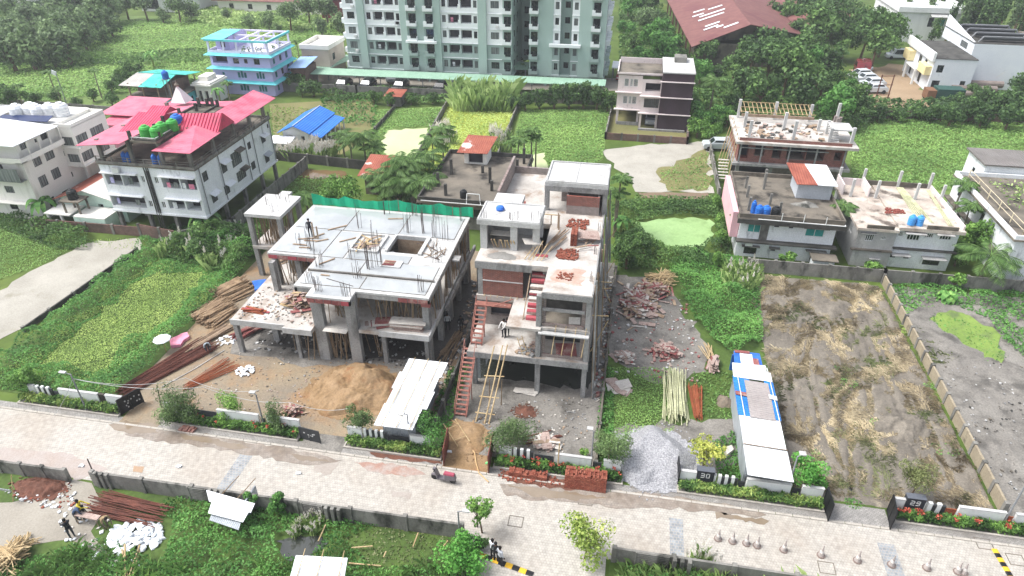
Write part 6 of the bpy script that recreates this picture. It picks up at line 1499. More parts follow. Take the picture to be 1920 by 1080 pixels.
h = House('far_white_block', 'white flat roofed block cut by the right edge with ivy', 'building', (74, 132, 0))
h.body(66.5, 124, 84, 140, 0, 7.0, [(3, 4, 3, 4, 'd')], (), [(4, 6, .5, 6.5, 's')])
MB().box(66.2, 123.8, 7.0, 84, 140, 7.2).build('roof_deck', CONC_OLD, h.t)
for i in range(4):
 b = MB(); b.tube([(66.6, 126 + i * 3, 7.2), (67.2, 126 + i * 3, 8.4), (80, 126 + i * 3, 8.4)], .12, 6); b.build('roof_duct', STEEL_G, h.t)
n = 900; P = np.stack([RNG.uniform(65.9, 70, n), RNG.uniform(123.4, 124, n), RNG.uniform(0, 6.8, n)], 1); V, F = diamonds(P, unit(RNG.normal(size=(n, 3)) + np.array([0, -1, .3])), RNG.uniform(.3, .6, n)); put('ivy', np_mesh('ivy', V - np.array(base_of(h.t)), F, LF_TREE, RNG.random(n)), h.t)
h.done(MATS['office_white_paint'])
h = House('villa', 'white flat roofed villa among trees at the top right', 'building', (62, 172, 0))
h.body(53, 162, 66, 180, 0, 6.0, [(6, 7, 3.2, 5, 'd'), (7.6, 9.2, 3.4, 4.8, 't'), (9.6, 10.3, 3.6, 4.8, 'd')], (), [(3, 5, 3.4, 4.8, 'd'), (7, 9, 3.4, 4.8, 'd')])
b = MB(); parapet(b, 52.6, 161.6, 66.4, 180.4, 6.0, 1.0, .3); b.box(52.8, 161.8, 5.95, 66.2, 180.2, 6.05); b.build('roof_parapet', WHITE, h.t)
MB().slabq((59, 160.6, 5.4), (63, 160.6, 5.4), (63, 162, 5.8), (59, 162, 5.8), .1).build('canopy', CONC_PALE, h.t)
h.body(64, 159.5, 70, 176, 0, 3.2); h.done(WHITE)
h = House('warehouse', 'long red brown sheet roofed warehouse with skylight strips', 'building', (20, 160, 0))
h.body(10.8, 136, 29, 200, 0, 4.0); h.done(CONC_OLD)
RID = 20.2
h.w = MB(); h.w.add([(10.8, 135.9, 4.0), (29, 145, 4.0), (RID, 139.5, 7)], [(0, 1, 2)])
MB().slabq((9.8, 132.6, 3.9), (RID, 137.5, 7.2), (RID - 3, 205, 7.2), (4.0, 205, 3.9), .12).build('roof_slope', RUST2, h.t)
MB().slabq((RID, 137.5, 7.2), (31.5, 146.5, 3.9), (30, 205, 3.9), (RID - 3, 205, 7.2), .12).build('roof_slope', RUST2, h.t)
MB().slabq((31.6, 150, 3.8), (40, 158, 6.0), (38, 205, 6.0), (30.2, 205, 3.8), .12).build('roof_slope', RUST2, h.t)
MB().slabq((40, 158, 6.0), (48, 163, 3.6), (46, 205, 3.6), (38, 205, 6.0), .12).build('roof_slope', RUST2, h.t)
def on_roof(u, v):
 a, b_, c, d = Vector((9.8, 132.6, 3.9)), Vector((RID, 137.5, 7.2)), Vector((RID - 3, 205, 7.2)), Vector((4.0, 205, 3.9))
 return a.lerp(b_, u).lerp(d.lerp(c, u), v) + Vector((0, 0, .06))
for (u0, u1, v) in [(.25, .45, .30), (.35, .8, .27), (.3, .75, .23), (.3, .5, .35), (.55, .8, .33), (.6, .85, .06), (.35, .6, .14), (.3, .55, .11), (.5, .62, .09)]:
 a, b_, c, d = on_roof(u0, v), on_roof(u1, v), on_roof(u1, v + .014), on_roof(u0, v + .014)
 MB().slabq(a, b_, c, d, .04).build('skylight_strip', TIN, h.t)
h.w.build('gable_wall', CONC_OLD, h.t)
for i in range(8): MB().cbox(9.9 - i * .5, 137 + i * 6, 0, .3, .3, 3.6).build('side_post', RUST2, h.t)
# small shelter with a car beside the tower
t = thing('car_shelter', 'pale flat car shelter at the right end of the tower', 'carport', (-1.5, 124, 0))
MB().box(-4, 121.5, 2.3, 1.5, 126, 2.45).build('roof_sheet', TIN, t)
for x, y in ((-3.8, 121.8), (1.3, 121.8), (-3.8, 125.8), (1.3, 125.8)): MB().bar((x, y, 0), (x, y, 2.3), .08, 6).build('post', STEEL_G, t)
# old slab house behind the building site
h = House('old_slab_house', 'low mouldy concrete house with stub columns on its flat roof', 'building', (-17.5, 68, 0))
h.body(-20.8, 63, -11.2, 76, 0, 2.9, [(1.5, 3, 1.5, 2.4, 'd'), (5.5, 7, 1.5, 2.4, 'd')])
MB().box(-21.3, 62.5, 2.9, -10.9, 76.4, 3.1).build('roof_deck', CONC_OLD, h.t)
b = MB(); parapet(b, -21.2, 62.6, -11.0, 76.3, 3.1, .5, .15); b.build('roof_parapet', CONC_DARK, h.t)
for (x, y, z) in ((-20.0, 66.5, 1.6), (-19.4, 70, 1.8), (-17.8, 74, 1.4), (-14.6, 68.4, 1.9), (-14.0, 66.4, 1.2), (-12.6, 68, 1.5), (-12.0, 71, 1.9), (-11.8, 74.5, 1.9), (-12.4, 65.5, 1.0), (-18.6, 64.4, 1.3), (-16, 71, .9)): MB().cbox(x, y, 3.1, .28, .28, z).build('stub_column', CONC_DARK, h.t)
b = MB(); b.bar((-20.8, 62.45, 3.25), (-11.2, 62.45, 3.2), .05, 5); b.tube([(-15.9, 62.5, 3.2), (-15.9, 62.9, 4.2), (-14.6, 62.9, 4.2), (-14.4, 62.5, 3.2)], .05, 5); b.build('white_pipe', FRAME_W, h.t)
h.done(CONC_WALL)
water_tank('black drum on the old slab house roof', -16.6, 64.2, 3.11, .4, .9, TANK_K)
h = House('rusty_hut', 'brick hut with red rusty roof on the old slab', 'hut', (-17.4, 74.5, 0))
h.body(-18.7, 73.4, -16.0, 76.0, 3.11, 4.7, [(.5, 2.2, 3.2, 4.4, 's')]); MB().slabq((-19.4, 72.6, 4.7), (-15.8, 72.8, 4.7), (-15.4, 77, 5.3), (-19.0, 77, 5.3), .05).build('roof_sheet', RUST, h.t); h.done(PLASTER)
h = House('rusty_hut', 'grey hut with patched rusty roof behind the green net', 'hut', (-27.8, 71, 0))
h.body(-29.8, 69.6, -25.8, 73.2, 0, 2.5, [(.7, 1.5, .1, 1.9, 's'), (2.5, 3.3, .9, 1.8, 'd')]); MB().slabq((-30.4, 69.0, 2.5), (-25.2, 69.0, 2.5), (-25.6, 73.8, 3.3), (-30.4, 73.8, 3.3), .05).build('roof_sheet', RUST, h.t); h.done(CONC_OLD)
h = House('pink_roof_shed', 'tiny shed with pink sheet roof behind the tall frame', 'shed', (-9.4, 71, 0))
h.body(-10.2, 70, -8.5, 72.5, 0, 2.6); MB().slabq((-10.5, 69.6, 2.6), (-8.2, 69.6, 2.6), (-8.2, 73, 3.1), (-10.5, 73, 3.1), .05).build('roof_sheet', PINK_D, h.t); h.done(CONC_WALL)
h = House('pump_shed', 'small grey shed against the tower boundary wall', 'shed', (-37, 102.5, 0))
h.body(-38.2, 101.6, -35.8, 104, 0, 1.7, [(.5, 1.1, .3, 1.4, 'd')]); MB().slabq((-38.5, 101.2, 1.7), (-35.5, 101.2, 1.7), (-35.5, 104.3, 2.0), (-38.5, 104.3, 2.0), .05).build('roof_sheet', RUST, h.t); h.done(CONC_WALL)
# a few far houses at the top left
h = House('red_roof_house', 'long low house with faded red roof at the top edge', 'building', (-88, 172, 0))
h.body(-104, 166, -72, 174, 0, 3.0, [(3 + 5 * i, 4.2 + 5 * i, 1, 2.2, 'd') for i in range(6)]); MB().slabq((-105, 165, 3.0), (-71, 166, 3.0), (-72, 171, 5.0), (-106, 170, 5.0), .1).build('roof_slope', RUST2, h.t); MB().slabq((-106, 170, 5.0), (-72, 171, 5.0), (-72, 176, 3.0), (-106, 175, 3.0), .1).build('roof_slope', RUST2, h.t); h.done(PLASTER)
h = House('grey_far_house', 'pale house half hidden by trees at the top left corner', 'building', (-158, 165, 0))
h.body(-168, 158, -150, 170, 0, 6, [(2, 4, 3, 5, 'd'), (8, 10, 3, 5, 'd')], [(2, 4, 3, 5, 'd')]); MB().box(-169, 157, 6, -149, 171, 6.4).build('roof_deck', CONC_PALE, h.t); h.done(PLASTER)
h = House('white_far_house', 'white house with dark openings among trees at the top', 'building', (-112, 168, 0))
h.body(-124, 164, -108, 174, 0, 4, [(2, 5, .6, 3, 'd'), (8, 11, .6, 3, 'd')]); MB().box(-125, 163, 4, -107, 175, 4.3).build('roof_deck', CONC_OLD, h.t); h.done(WHITE)
h = House('maroon_far_wall', 'dark red house end behind trees left of the tower', 'building', (-70, 165, 0))
h.body(-74, 160, -64, 168, 0, 5, [(3, 4, 2, 3.4, 'd')]); MB().box(-74.5, 159.5, 5, -63.5, 168.5, 5.3).build('roof_deck', CONC_OLD, h.t); h.done(mat('dark_red_paint', '#7a3038', '#85404a', fine=.08))
# plants kit
def crown_data(seed, rx, ry, rz, lobes, n, leaf, z0, flat=0.0):
 r = np.random.default_rng(seed)
 d = unit(r.normal(size=(lobes, 3)))
 c = d * (r.random((lobes, 1)) ** .5) * .72 * np.array([rx, ry, rz])
 lr = r.uniform(.22, .48, lobes)
 k = r.integers(0, lobes, n)
 q = unit(r.normal(size=(n, 3)) + np.array([0, 0, .25]))
 rad = (r.uniform(.55, 1.05, n) * lr[k])[:, None]
 P = c[k] + q * rad * np.array([rx, ry, rz])
 P[:, 2] += z0
 P[:, 2] = np.maximum(P[:, 2], .08)
 Nn = unit(q * .9 + r.normal(size=(n, 3)) * .55 + np.array([0, 0, .25]))
 v = np.clip(.5 + (r.random(lobes)[k] - .5) * .55 + r.normal(0, .2, n), 0, 1)
 return P, Nn, leaf * r.uniform(.6, 1.4, n), v, c
_tree_cache = {}
def tree_meshes(key, seed, H, rx, rz, lobes, n, leaf, lm, trunk=.16, bark=BARK, clear=.35, aspect=.6):
 if key in _tree_cache: return _tree_cache[key]
 z0 = max(rz * .9, H - rz)
 P, Nn, s, v, c = crown_data(seed, rx, rx, rz, lobes, n, leaf, z0)
 V, F = diamonds(P, Nn, s, aspect)
 cm = np_mesh('crown', V, F, lm, v)
 b = MB()
 rr = random.Random(seed)
 fork = H * clear
 lean = (rr.uniform(-.12, .12) * H * .4, rr.uniform(-.12, .12) * H * .4)
 b.bar((0, 0, -.1), (lean[0] * .5, lean[1] * .5, fork * .5), trunk, 7, trunk * .85)
 b.bar((lean[0] * .5, lean[1] * .5, fork * .5), (lean[0], lean[1], fork), trunk * .85, 7, trunk * .7)
 for i in range(min(lobes, 9)):
  e = (c[i][0] * .9, c[i][1] * .9, z0 + c[i][2] * .9)
  m_ = ((lean[0] + e[0]) / 2 + rr.uniform(-.2, .2), (lean[1] + e[1]) / 2, (fork + e[2]) / 2 + .1)
  b.bar((lean[0], lean[1], fork - .03), m_, trunk * .5, 5, trunk * .35); b.bar(m_, e, trunk * .35, 5, trunk * .12)
 tm = b.mesh('trunk', bark)
 _tree_cache[key] = (tm, cm)
 return tm, cm
def tree(label, loc, key, H, rx, rz, lm=LF_TREE, lobes=12, n=1400, leaf=.35, seed=None, trunk=.16, name='tree', cat='tree', group=None, sc=1.0, rot=None, clear=.35, aspect=.6):
 tm, cm = tree_meshes(key, seed if seed is not None else abs(hash_s(key)), H, rx, rz, lobes, n, leaf, lm, trunk, clear=clear, aspect=aspect)
 t = thing(name, label, cat, (loc[0], loc[1], 0), group, rotz=random.uniform(0, 6.28) if rot is None else rot)
 t.scale = (sc * random.uniform(.92, 1.08), sc * random.uniform(.92, 1.08), sc * random.uniform(.95, 1.1))
 put('trunk', tm, t); put('crown', cm, t)
 return t
def hash_s(s):
 h = 7
 for ch in s: h = (h * 31 + ord(ch)) % 1000003
 return h
_frond = {}
def frond_mesh(L, droop, lw, ll, m, key, n=13, up=.5):
 """feather leaf along +X: rachis arching, paired leaflets"""
 if key in _frond: return _frond[key]
 pts = []
 for i in range(n + 1):
  f = i / n
  pts.append(np.array([L * (f - .12 * f * f * droop), 0, L * (up * f - (up * .55 + .5 * droop) * f * f)]))
 V, F, v = [], [], []
 rr = random.Random(hash_s(key))
 for i in range(n):
  a, b = pts[i], pts[i + 1]
  k = len(V); w = .035 * (1 - i / n) + .012
  V += [a + [0, w, 0], a - [0, w, 0], b - [0, w * .8, 0], b + [0, w * .8, 0]]; F.append((k, k + 1, k + 2, k + 3)); v.append(.75)
  if i < 1: continue
  f = i / n
  le = ll * math.sin(math.pi * min(1, .18 + f * .86)) + .05
  for s in (-1, 1):
   for j in (0, .5):
    c = a + (b - a) * j
    d = (b - a) / np.linalg.norm(b - a)
    tip = c + d * le * .55 + np.array([0, s * le * .8, -le * (.25 + .45 * droop) + rr.uniform(-.05, .05)])
    k = len(V)
    V += [c - d * lw * .5, (c + tip) / 2 - d * lw * .4 + [0, 0, .03], tip, (c + tip) / 2 + d * lw * .6 + [0, 0, .03]]; F.append((k, k + 1, k + 2, k + 3)); v.append(min(1, max(0, rr.gauss(.5, .25))))
 _frond[key] = np_mesh('frond', np.array(V), np.array(F), m, np.array(v))
 return _frond[key]
_ptrunk = {}
def palm(label, loc, H, L=2.2, n=12, kind='areca', lm=LF_PALM, group=None, r=.11, seed=0, droop=.6):
 rr = random.Random(seed + int(loc[0] * 10) + int(loc[1] * 7))
 t = thing('palm_tree', label, 'palm', (loc[0], loc[1], 0), group, rotz=rr.uniform(0, 6.28))
 lean = rr.uniform(0, .06) * H
 b = MB(); K = 6
 ps = [(lean * (i / K) ** 2, 0, H * i / K - (.1 if i == 0 else 0)) for i in range(K + 1)]
 for i in range(K): b.bar(ps[i], ps[i + 1], r * (1.15 - .5 * i / K), 7, r * (1.15 - .5 * (i + 1) / K))
 b.mesh and put('trunk', b.mesh('trunk', BARK_P), t)
 if kind == 'areca':
  put('crownshaft', MB().bar((lean, 0, H - .05), (lean, 0, H + .55), r * .75, 7, r * .5).mesh('crownshaft', mat('green_crownshaft', '#6f8a3c', None)), t)
 for i in range(n):
  f = i / n
  up = .85 - 1.0 * f if kind == 'areca' else .8 - 1.25 * f
  fm = frond_mesh(L, droop, .11 if kind == 'areca' else .12, L * .3, lm, '%s%.1f%.1f%s%d' % (kind, L, round(up, 1), lm.name, 0), up=round(up, 1))
  put('frond', fm, t, loc=(lean, 0, H + (.45 if kind == 'areca' else .05)), rot=(0, 0, i * 2.399 + rr.uniform(-.2, .2)), scale=(rr.uniform(.85, 1.1),) * 3)
 return t
def banana(label, loc, H=2.2, n=9, L=1.9, seed=0, group=None, W=.5):
 rr = random.Random(seed)
 t = thing('banana_plant', label, 'banana plant', (loc[0], loc[1], 0), group, rotz=rr.uniform(0, 6))
 put('stem', MB().bar((0, 0, -.1), (0, 0, H), .16, 8, .08).mesh('stem', mat('banana_stem', '#6d7a3c', '#7d8a4a', fine=.15)), t)
 for i in range(n):
  K = 7; V, F, v = [], [], []
  up = rr.uniform(.5, 1.1)
  for k in range(K + 1):
   f = k / K
   x, z = L * f * (.75 + .25 * (1 - f)), L * (up * f - (.55 + .5 * up) * f * f * 1.15)
   w = W * .5 * math.sin(math.pi * (.08 + .9 * f)) ** .6
   V += [(x, w, z + .12 * w), (x, 0, z - .04), (x, -w, z + .12 * w)]
  for k in range(K):
   a = 3 * k
   F += [(a, a + 1, a + 4, a + 3), (a + 1, a + 2, a + 5, a + 4)]; q = rr.gauss(.5, .2); v += [q, q]
  put('leaf', np_mesh('leaf', np.array(V), np.array(F), LF_BAN, np.array(v)), t, loc=(0, 0, H - .1 * (i % 3)), rot=(0, 0, i * 2.399 + rr.uniform(-.3, .3)))
 return t
_kans = {}
def kans(label, loc, n=60, h=1.5, r=.5, plumes=8, group=None, sc=1.0):
 """clump of tall grass with white plumes"""
 k = (n, h, r, plumes)
 if k not in _kans:
  x, y = RNG.normal(0, r * .4, n), RNG.normal(0, r * .4, n)
  a = RNG.uniform(0, 6.28, n); hh = h * RNG.uniform(.6, 1.1, n); ln = RNG.uniform(.1, .6, n) * h * .6
  w = .03
  V = np.empty((n, 4, 3)); dx, dy = np.cos(a), np.sin(a)
  V[:, 0] = np.stack([x - dy * w, y + dx * w, 0 * x], 1); V[:, 1] = np.stack([x + dy * w, y - dx * w, 0 * x], 1)
  V[:, 2] = np.stack([x + dx * ln * .5 + dy * w * .7, y + dy * ln * .5 - dx * w * .7, hh * .75], 1); V[:, 3] = np.stack([x + dx * ln * 1.3, y + dy * ln * 1.3, hh * .85], 1)
  gm = np_mesh('blades', V.reshape(-1, 3), np.arange(4 * n).reshape(n, 4), LF_KANS, RNG.random(n))
  pv, pf = [], []
  for i in range(plumes):
   an = RNG.uniform(0, 6.28); bx, by = RNG.normal(0, r * .5, 2); tx, ty, tz = bx + math.cos(an) * .35, by + math.sin(an) * .35, h * RNG.uniform(1.0, 1.35)
   for j in range(10):
    f = j / 10; p = np.array([bx + (tx - bx) * (.7 + .3 * f), by + (ty - by) * (.7 + .3 * f), tz - .55 + .55 * f])
    q = RNG.normal(0, .05, 3); kk = len(pv); s_ = .1 * (1 - .6 * f)
    pv += [p + q, p + q + [s_, .02, .08], p + q + [0, 0, .22], p + q + [-s_, -.02, .08]]; pf.append((kk, kk + 1, kk + 2, kk + 3))
  pm = np_mesh('plumes', np.array(pv), np.array(pf), PLUME, RNG.random(len(pf))) if plumes else None
  _kans[k] = (gm, pm)
 gm, pm = _kans[k]
 t = thing('kans_grass', label, 'tall grass', (loc[0], loc[1], 0), group, rotz=random.uniform(0, 6.28)); t.scale = (sc, sc, sc)
 put('blades', gm, t)
 if pm: put('plumes', pm, t)
 return t
# ground cover
P_ = plan
# left field with creeper banks on its edges
LFd = rect(-47.4, 31.7, -35.1, 58.3)
carpet('field_grass', 'yellow green rough grass filling the left plot', ragged([(-46.2, 33.0), (-36.8, 32.8), (-36.4, 51), (-45, 53)], .6, 1.2, 51), LF_FIELDY, 150, .12, .16, 1.0, .03, vbase=.5, cat='grass', up=2.4)
carpet('creeper_bank', 'lush creepers banked along the left plot edges', LFd, LF_LUSH, 130, .16, .25, 1.0, .05, up=1.8, holes=[ragged([(-44.6, 35.2), (-38.4, 35.0), (-37.8, 49), (-43.2, 50)], .9, 1.1, 52)], vbase=.5,
       bumps=[(-36.0, y, 1.3, .95 + .4 * math.sin(y)) for y in np.arange(32.5, 56, .9)] + [(-46.2 + .8 * math.sin(y * 2), y, 1.4, 1.0 + .4 * math.sin(y * 1.7)) for y in np.arange(33, 55, 1.1)] + [(x, 33.0 + .5 * math.sin(x), 1.1, .8 + .3 * math.sin(2 * x)) for x in np.arange(-46, -36, .9)] + [(-42 + 1.7 * i, 53.5 + math.sin(i), 1.8, 1.9) for i in range(4)] + [(-39.5, 36.2, 1.3, .7), (-38.4, 38.5, 1.2, .7), (-41, 34.6, 1.3, .8)])
carpet('shrub_bank', 'tall shrubby weeds behind the left plot', [(-44, 51.5), (-35.3, 49.5), (-35.2, 57.5), (-44, 57.8)], LF_TREE, 110, .26, .6, .8, .3, vbase=.6,
       bumps=[(-43 + 1.5 * i, 53 + 1.4 * math.sin(i * 2.1), 1.5, 2.2 + .6 * math.sin(i * 1.3)) for i in range(6)] + [(-41 + 1.3 * i, 55.8, 1.4, 2.4) for i in range(5)] + [(-36.2, 51, 1.2, 1.5)])
carpet('field_grass', 'bright green grass at the left edge beyond the lane', P_([(-200, 420), (0, 400), (70, 425), (190, 455), (150, 458), (75, 498), (-200, 600)]), LF_FIELD, 90, .13, .18, 1.3, .03, vbase=.55, cat='grass', up=2.2)
carpet('shrub_bank', 'dark shrubs along the brown wall below the mint cottage', P_([(-20, 400), (60, 415), (170, 440), (165, 470), (100, 468), (0, 430)]), LF_TREE, 70, .26, .4, 1., .2, vbase=.5, bumps=[(-57.5, 53.8, 1.6, 1.6), (-55.5, 53.6, 1.6, 1.5), (-60.5, 55.2, 1.8, 1.3), (-53.4, 53.0, 1.4, .9), (-64, 56, 1.8, 1.2)])
carpet('lane_edge_weeds', 'low weeds on the lane and its rim', P_([(165, 450), (262, 446), (258, 470), (180, 465)]), LF_FIELDY, 16, .15, .08, 1, .01, vbase=.5)
# plot beyond: lush greenery round the pond and over the right plot
carpet('creeper_bank', 'bright creepers covering the rear of the middle plot', P_([(1250, 500), (1300, 470), (1420, 500), (1430, 640), (1380, 670), (1330, 640), (1290, 590)]), LF_LUSH, 150, .17, .6, 1.0, .15, vbase=.6, up=1.7,
       bumps=[(7.5, 52, 2.2, 1.3), (9.5, 49.5, 2.0, 1.2), (8.0, 48.5, 1.8, 1.1), (10.5, 53.5, 2.2, 1.5), (6.2, 55.5, 2.2, 1.5), (10.8, 46.5, 1.5, 1.1), (9.6, 44.5, 1.3, .9), (8.2, 46.0, 1.3, .8)])
carpet('weed_bank', 'dark green weeds round the duckweed pond', P_([(1145, 385), (1180, 380), (1340, 378), (1370, 400), (1370, 500), (1250, 505), (1160, 510), (1150, 440)]), LF_TREE, 70, .24, .5, 1.2, .15, vbase=.5,
       holes=[P_([(1195, 418), (1260, 406), (1340, 410), (1340, 445), (1325, 462), (1250, 468), (1215, 450)])], bumps=[(1.5, 62.5, 1.6, 1.6), (3.2, 61.5, 1.6, 1.3), (5, 60, 1.8, 1.4), (7, 60, 1.8, 1.2), (-.2, 66, 1.5, 1.6), (.4, 69.5, 1.6, 1.4), (3, 71.5, 1.4, .9), (7, 71.5, 1.4, .9), (9.8, 66, 1.2, 1.6), (9.6, 63, 1.2, 1.5)])
carpet('lawn', 'green grass in the middle plot', P_([(1135, 690), (1260, 690), (1290, 760), (1260, 810), (1140, 830), (1125, 800)]), LF_FIELD, 120, .12, .15, .9, .02, vbase=.5, cat='grass', up=2.)
carpet('weed_bank', 'green weeds beside the long tin shed', P_([(1300, 700), (1385, 700), (1390, 790), (1300, 780)]), LF_FIELD, 45, .18, .2, .9, .02, vbase=.35, cat='grass')
carpet('weed_bank', 'deep green weeds below the long tin shed', P_([(1335, 830), (1392, 800), (1395, 905), (1345, 895)]), LF_LUSH, 90, .2, .35, .8, .05, vbase=.5)
carpet('weed_bank', 'weeds along the wall of the gravel plot', P_([(1118, 800), (1135, 690), (1150, 700), (1150, 830), (1175, 870), (1125, 880)]), LF_LUSH, 90, .2, .4, .8, .05, vbase=.45)
# cleared plot: cut stalks
DP = rect(12.5, 32.2, 24.1, 58.5)
LF_STRAW = leaf_mat('cut_straw', '#5c5240', '#80745a', '#9c9074')
blades('cut_stalks', 'flattened dry stalks over the cleared muddy plot', DP, LF_STRAW, 230, .1, .014, 2.8, patch=(1.4, .37), swirl=2.2, z0=.07)
blades('cut_stalks', 'flattened greenish stalks over the cleared muddy plot', DP, LF_DRYG, 90, .1, .013, 2.8, patch=(1.9, .53), vbase=.4, swirl=2.6, z0=.06)
carpet('weed_tuft', 'small bright weeds sprouting in the cleared plot', DP, LF_LUSH, 30, .16, .1, .8, .02, holes=[], vbase=.7, bumps=[]) if False else None
for i, (px, py, r) in enumerate(((1590, 720, .7), (1560, 690, .5), (1645, 795, .6), (1770, 845, 1.0), (1750, 725, .7), (1600, 945, .6), (1525, 850, .4))):
 x, y = spot(px, py)
 carpet('weed_patch', 'small bright weed patch in the cleared muddy plot', [(x + r * math.cos(a), y + r * .7 * math.sin(a)) for a in np.linspace(0, 6, 9)], LF_LUSH, 110, .15, .15, .6, .03, vbase=.75)
# right mud plot
carpet('weed_bank', 'leafy weeds at the rear of the right mud plot', P_([(1665, 535), (1760, 530), (1930, 545), (1930, 680), (1880, 640), (1850, 600), (1790, 575), (1720, 580), (1690, 600)]), LF_LUSH, 55, .24, .4, 1., .08, vbase=.55, bumps=[(27.5, 57.5, 1.5, .8), (30, 57.8, 1.5, .9), (33, 57.5, 1.6, .8), (36, 55.5, 2, .7)])
blades('cut_stalks', 'flattened stalks at the edge of the bright pond', P_([(1690, 600), (1760, 640), (1800, 680), (1740, 690), (1700, 650)]), LF_DRYG, 30, .2, .02, 1.8)
carpet('pond_weeds', 'ragged weeds creeping over the bright pond', P_([(1700, 590), (1760, 585), (1850, 620), (1895, 670), (1860, 690), (1780, 660)]), LF_LUSH, 14, .16, .08, .5, .04, vbase=.5)
# lower plots
LOW = P_([(-60, 1090), (120, 1030), (210, 1010), (300, 1060), (330, 990), (300, 950), (350, 930), (560, 950), (880, 1010), (900, 1100), (500, 1200), (-60, 1200)])
carpet('undergrowth', 'dense bushy undergrowth in the lower left plot', LOW, LF_LUSH, 110, .17, .4, .9, .05, vbase=.45, holes=[P_([(515, 1008), (605, 1000), (615, 1022), (578, 1054), (530, 1056)]), P_([(720, 985), (870, 1005), (860, 1060), (700, 1070), (650, 1010)])],
       bumps=[(-20.6, 22.6, 1.5, .9), (-19, 22.3, 1.4, 1.0), (-17.3, 22.2, 1.4, 1.1), (-22.5, 21.2, 1.3, .7), (-17.2, 20.4, 1.1, .8), (-14.8, 22.6, 1.2, .8), (-14.0, 20.5, 1.1, 1.0), (-20.5, 19.3, 1.2, .7), (-11.5, 19.8, 1.0, .9), (-12.6, 20.6, .9, .6), (-23.6, 22.8, 1.1, .8), (-26.5, 21.7, 1.0, .5), (-24, 18, 1.2, .6), (-9.4, 19.5, .9, .8)])
blades('tall_weeds', 'tall weeds in the lower left plot', P_([(-40, 1090), (150, 1030), (300, 1060), (520, 1060), (880, 1060), (880, 1120), (-40, 1160)]), LF_FIELD, 55, .5, .03, .7, patch=(1.5, .45))
carpet('undergrowth', 'green undergrowth below the right boundary wall', [(2.0, 16), (40, 16), (40, 24.9), (2.0, 24.9)], LF_LUSH, 75, .17, .35, .9, .05, vbase=.45, bumps=[(4 + 1.5 * i, 23.4 + .6 * math.sin(i * 2), 1.2, .9) for i in range(8)])
blades('tall_weeds', 'tall grass below the right boundary wall', [(2.0, 18), (14, 18), (14, 24.8), (2.0, 24.8)], LF_KANS, 60, .7, .03, .7)
# back fields
carpet('field_grass', 'short grass in the strip field left of the plots', P_([(710, 208), (832, 202), (785, 295), (715, 320), (695, 262)]), LF_FIELD, 34, .25, .2, 2., .05, vbase=.55, up=2.5, cat='grass', holes=[P_([(728, 243), (802, 238), (802, 262), (785, 292), (722, 300), (715, 266)])])
carpet('field_grass', 'yellow green grass in the middle strip field', P_([(840, 200), (970, 200), (925, 318), (790, 318)]), LF_FIELDY, 32, .25, .15, 2., .05, vbase=.85, up=2.6, cat='grass')
carpet('field_grass', 'vivid green grass in the field before the tower', P_([(977, 207), (1144, 207), (1130, 298), (1060, 338), (945, 348)]), LF_FIELD, 34, .25, .2, 2., .05, vbase=.65, up=2.5, cat='grass', holes=[P_([(975, 300), (1020, 285), (1030, 330), (985, 340)])])
carpet('field_grass', 'lumpy green weeds in the large right field', P_([(1580, 222), (2050, 222), (2050, 380), (1600, 345)]), LF_FIELD, 32, .27, .5, 2.0, .1, vbase=.55, up=2.2, cat='grass')
carpet('field_grass', 'pale green grass in the far left meadows', P_([(-150, 60), (200, 40), (640, 30), (640, 120), (380, 150), (230, 175), (-150, 215)]), LF_FIELD, 11, .4, .3, 4., .05, vbase=.75, up=2.6, cat='grass')
carpet('reed_bed', 'darker reeds in bands across the far meadows', P_([(-100, 118), (100, 108), (400, 95), (380, 118), (120, 128), (-100, 140)]), LF_TREE, 7, .6, .9, 3., .2, vbase=.75)
carpet('reed_bed', 'tall pale reeds behind the lavender house', P_([(330, 22), (440, 15), (640, 38), (640, 62), (400, 50), (330, 38)]), LF_KANS, 6, .7, 1.2, 3., .4, vbase=.6)
carpet('field_grass', 'mixed weeds beside the blue roofed bungalow', P_([(600, 185), (710, 180), (705, 240), (640, 235), (610, 215)]), LF_LUSH, 9, .4, .5, 1.8, .1, vbase=.45, cat='grass')
carpet('field_grass', 'thin brown grass in the field behind the pink house', P_([(505, 198), (610, 205), (600, 260), (520, 295)]), LF_FIELDY, 6, .35, .12, 2., .03, vbase=.2, cat='grass')
carpet('verge_grass', 'short grass around the dirt lot', P_([(1235, 322), (1328, 282), (1332, 358), (1250, 356)]), LF_FIELD, 14, .25, .12, 1., .02, vbase=.5, cat='grass')
carpet('verge_grass', 'grass and scrub between the dirt lot and the pond', P_([(1190, 372), (1335, 374), (1345, 400), (1180, 400)]), LF_TREE, 40, .28, .6, 1., .2, vbase=.55)
carpet('yard_grass', 'green grass between the net and the rear hut', P_([(535, 330), (650, 335), (640, 370), (560, 372), (500, 360)]), LF_FIELD, 24, .25, .2, 1., .03, vbase=.45, cat='grass')
blades('reed_bed', 'tall reeds standing at the top of the strip field', P_([(845, 178), (965, 186), (960, 212), (850, 210)]), LF_KANS, 26, 2.2, .07, .4, vbase=.6)
carpet('scrub', 'scrub along the tower boundary wall', P_([(600, 165), (850, 170), (845, 200), (700, 190), (610, 195)]), LF_TREE, 16, .45, .9, 1.6, .2, vbase=.5)
carpet('woodland_floor', 'dense green understorey of the right hand wood', P_([(1160, 10), (1240, 20), (1300, 120), (1330, 240), (1300, 262), (1290, 170), (1160, 130)]), LF_TREE, 9, .6, 1.6, 2.5, .4, vbase=.6)
carpet('woodland_floor', 'dense green understorey behind the brick frame house', P_([(1300, 140), (1600, 150), (1640, 230), (1590, 260), (1380, 230), (1330, 250)]), LF_TREE, 10, .6, 1.6, 2.5, .4, vbase=.5)
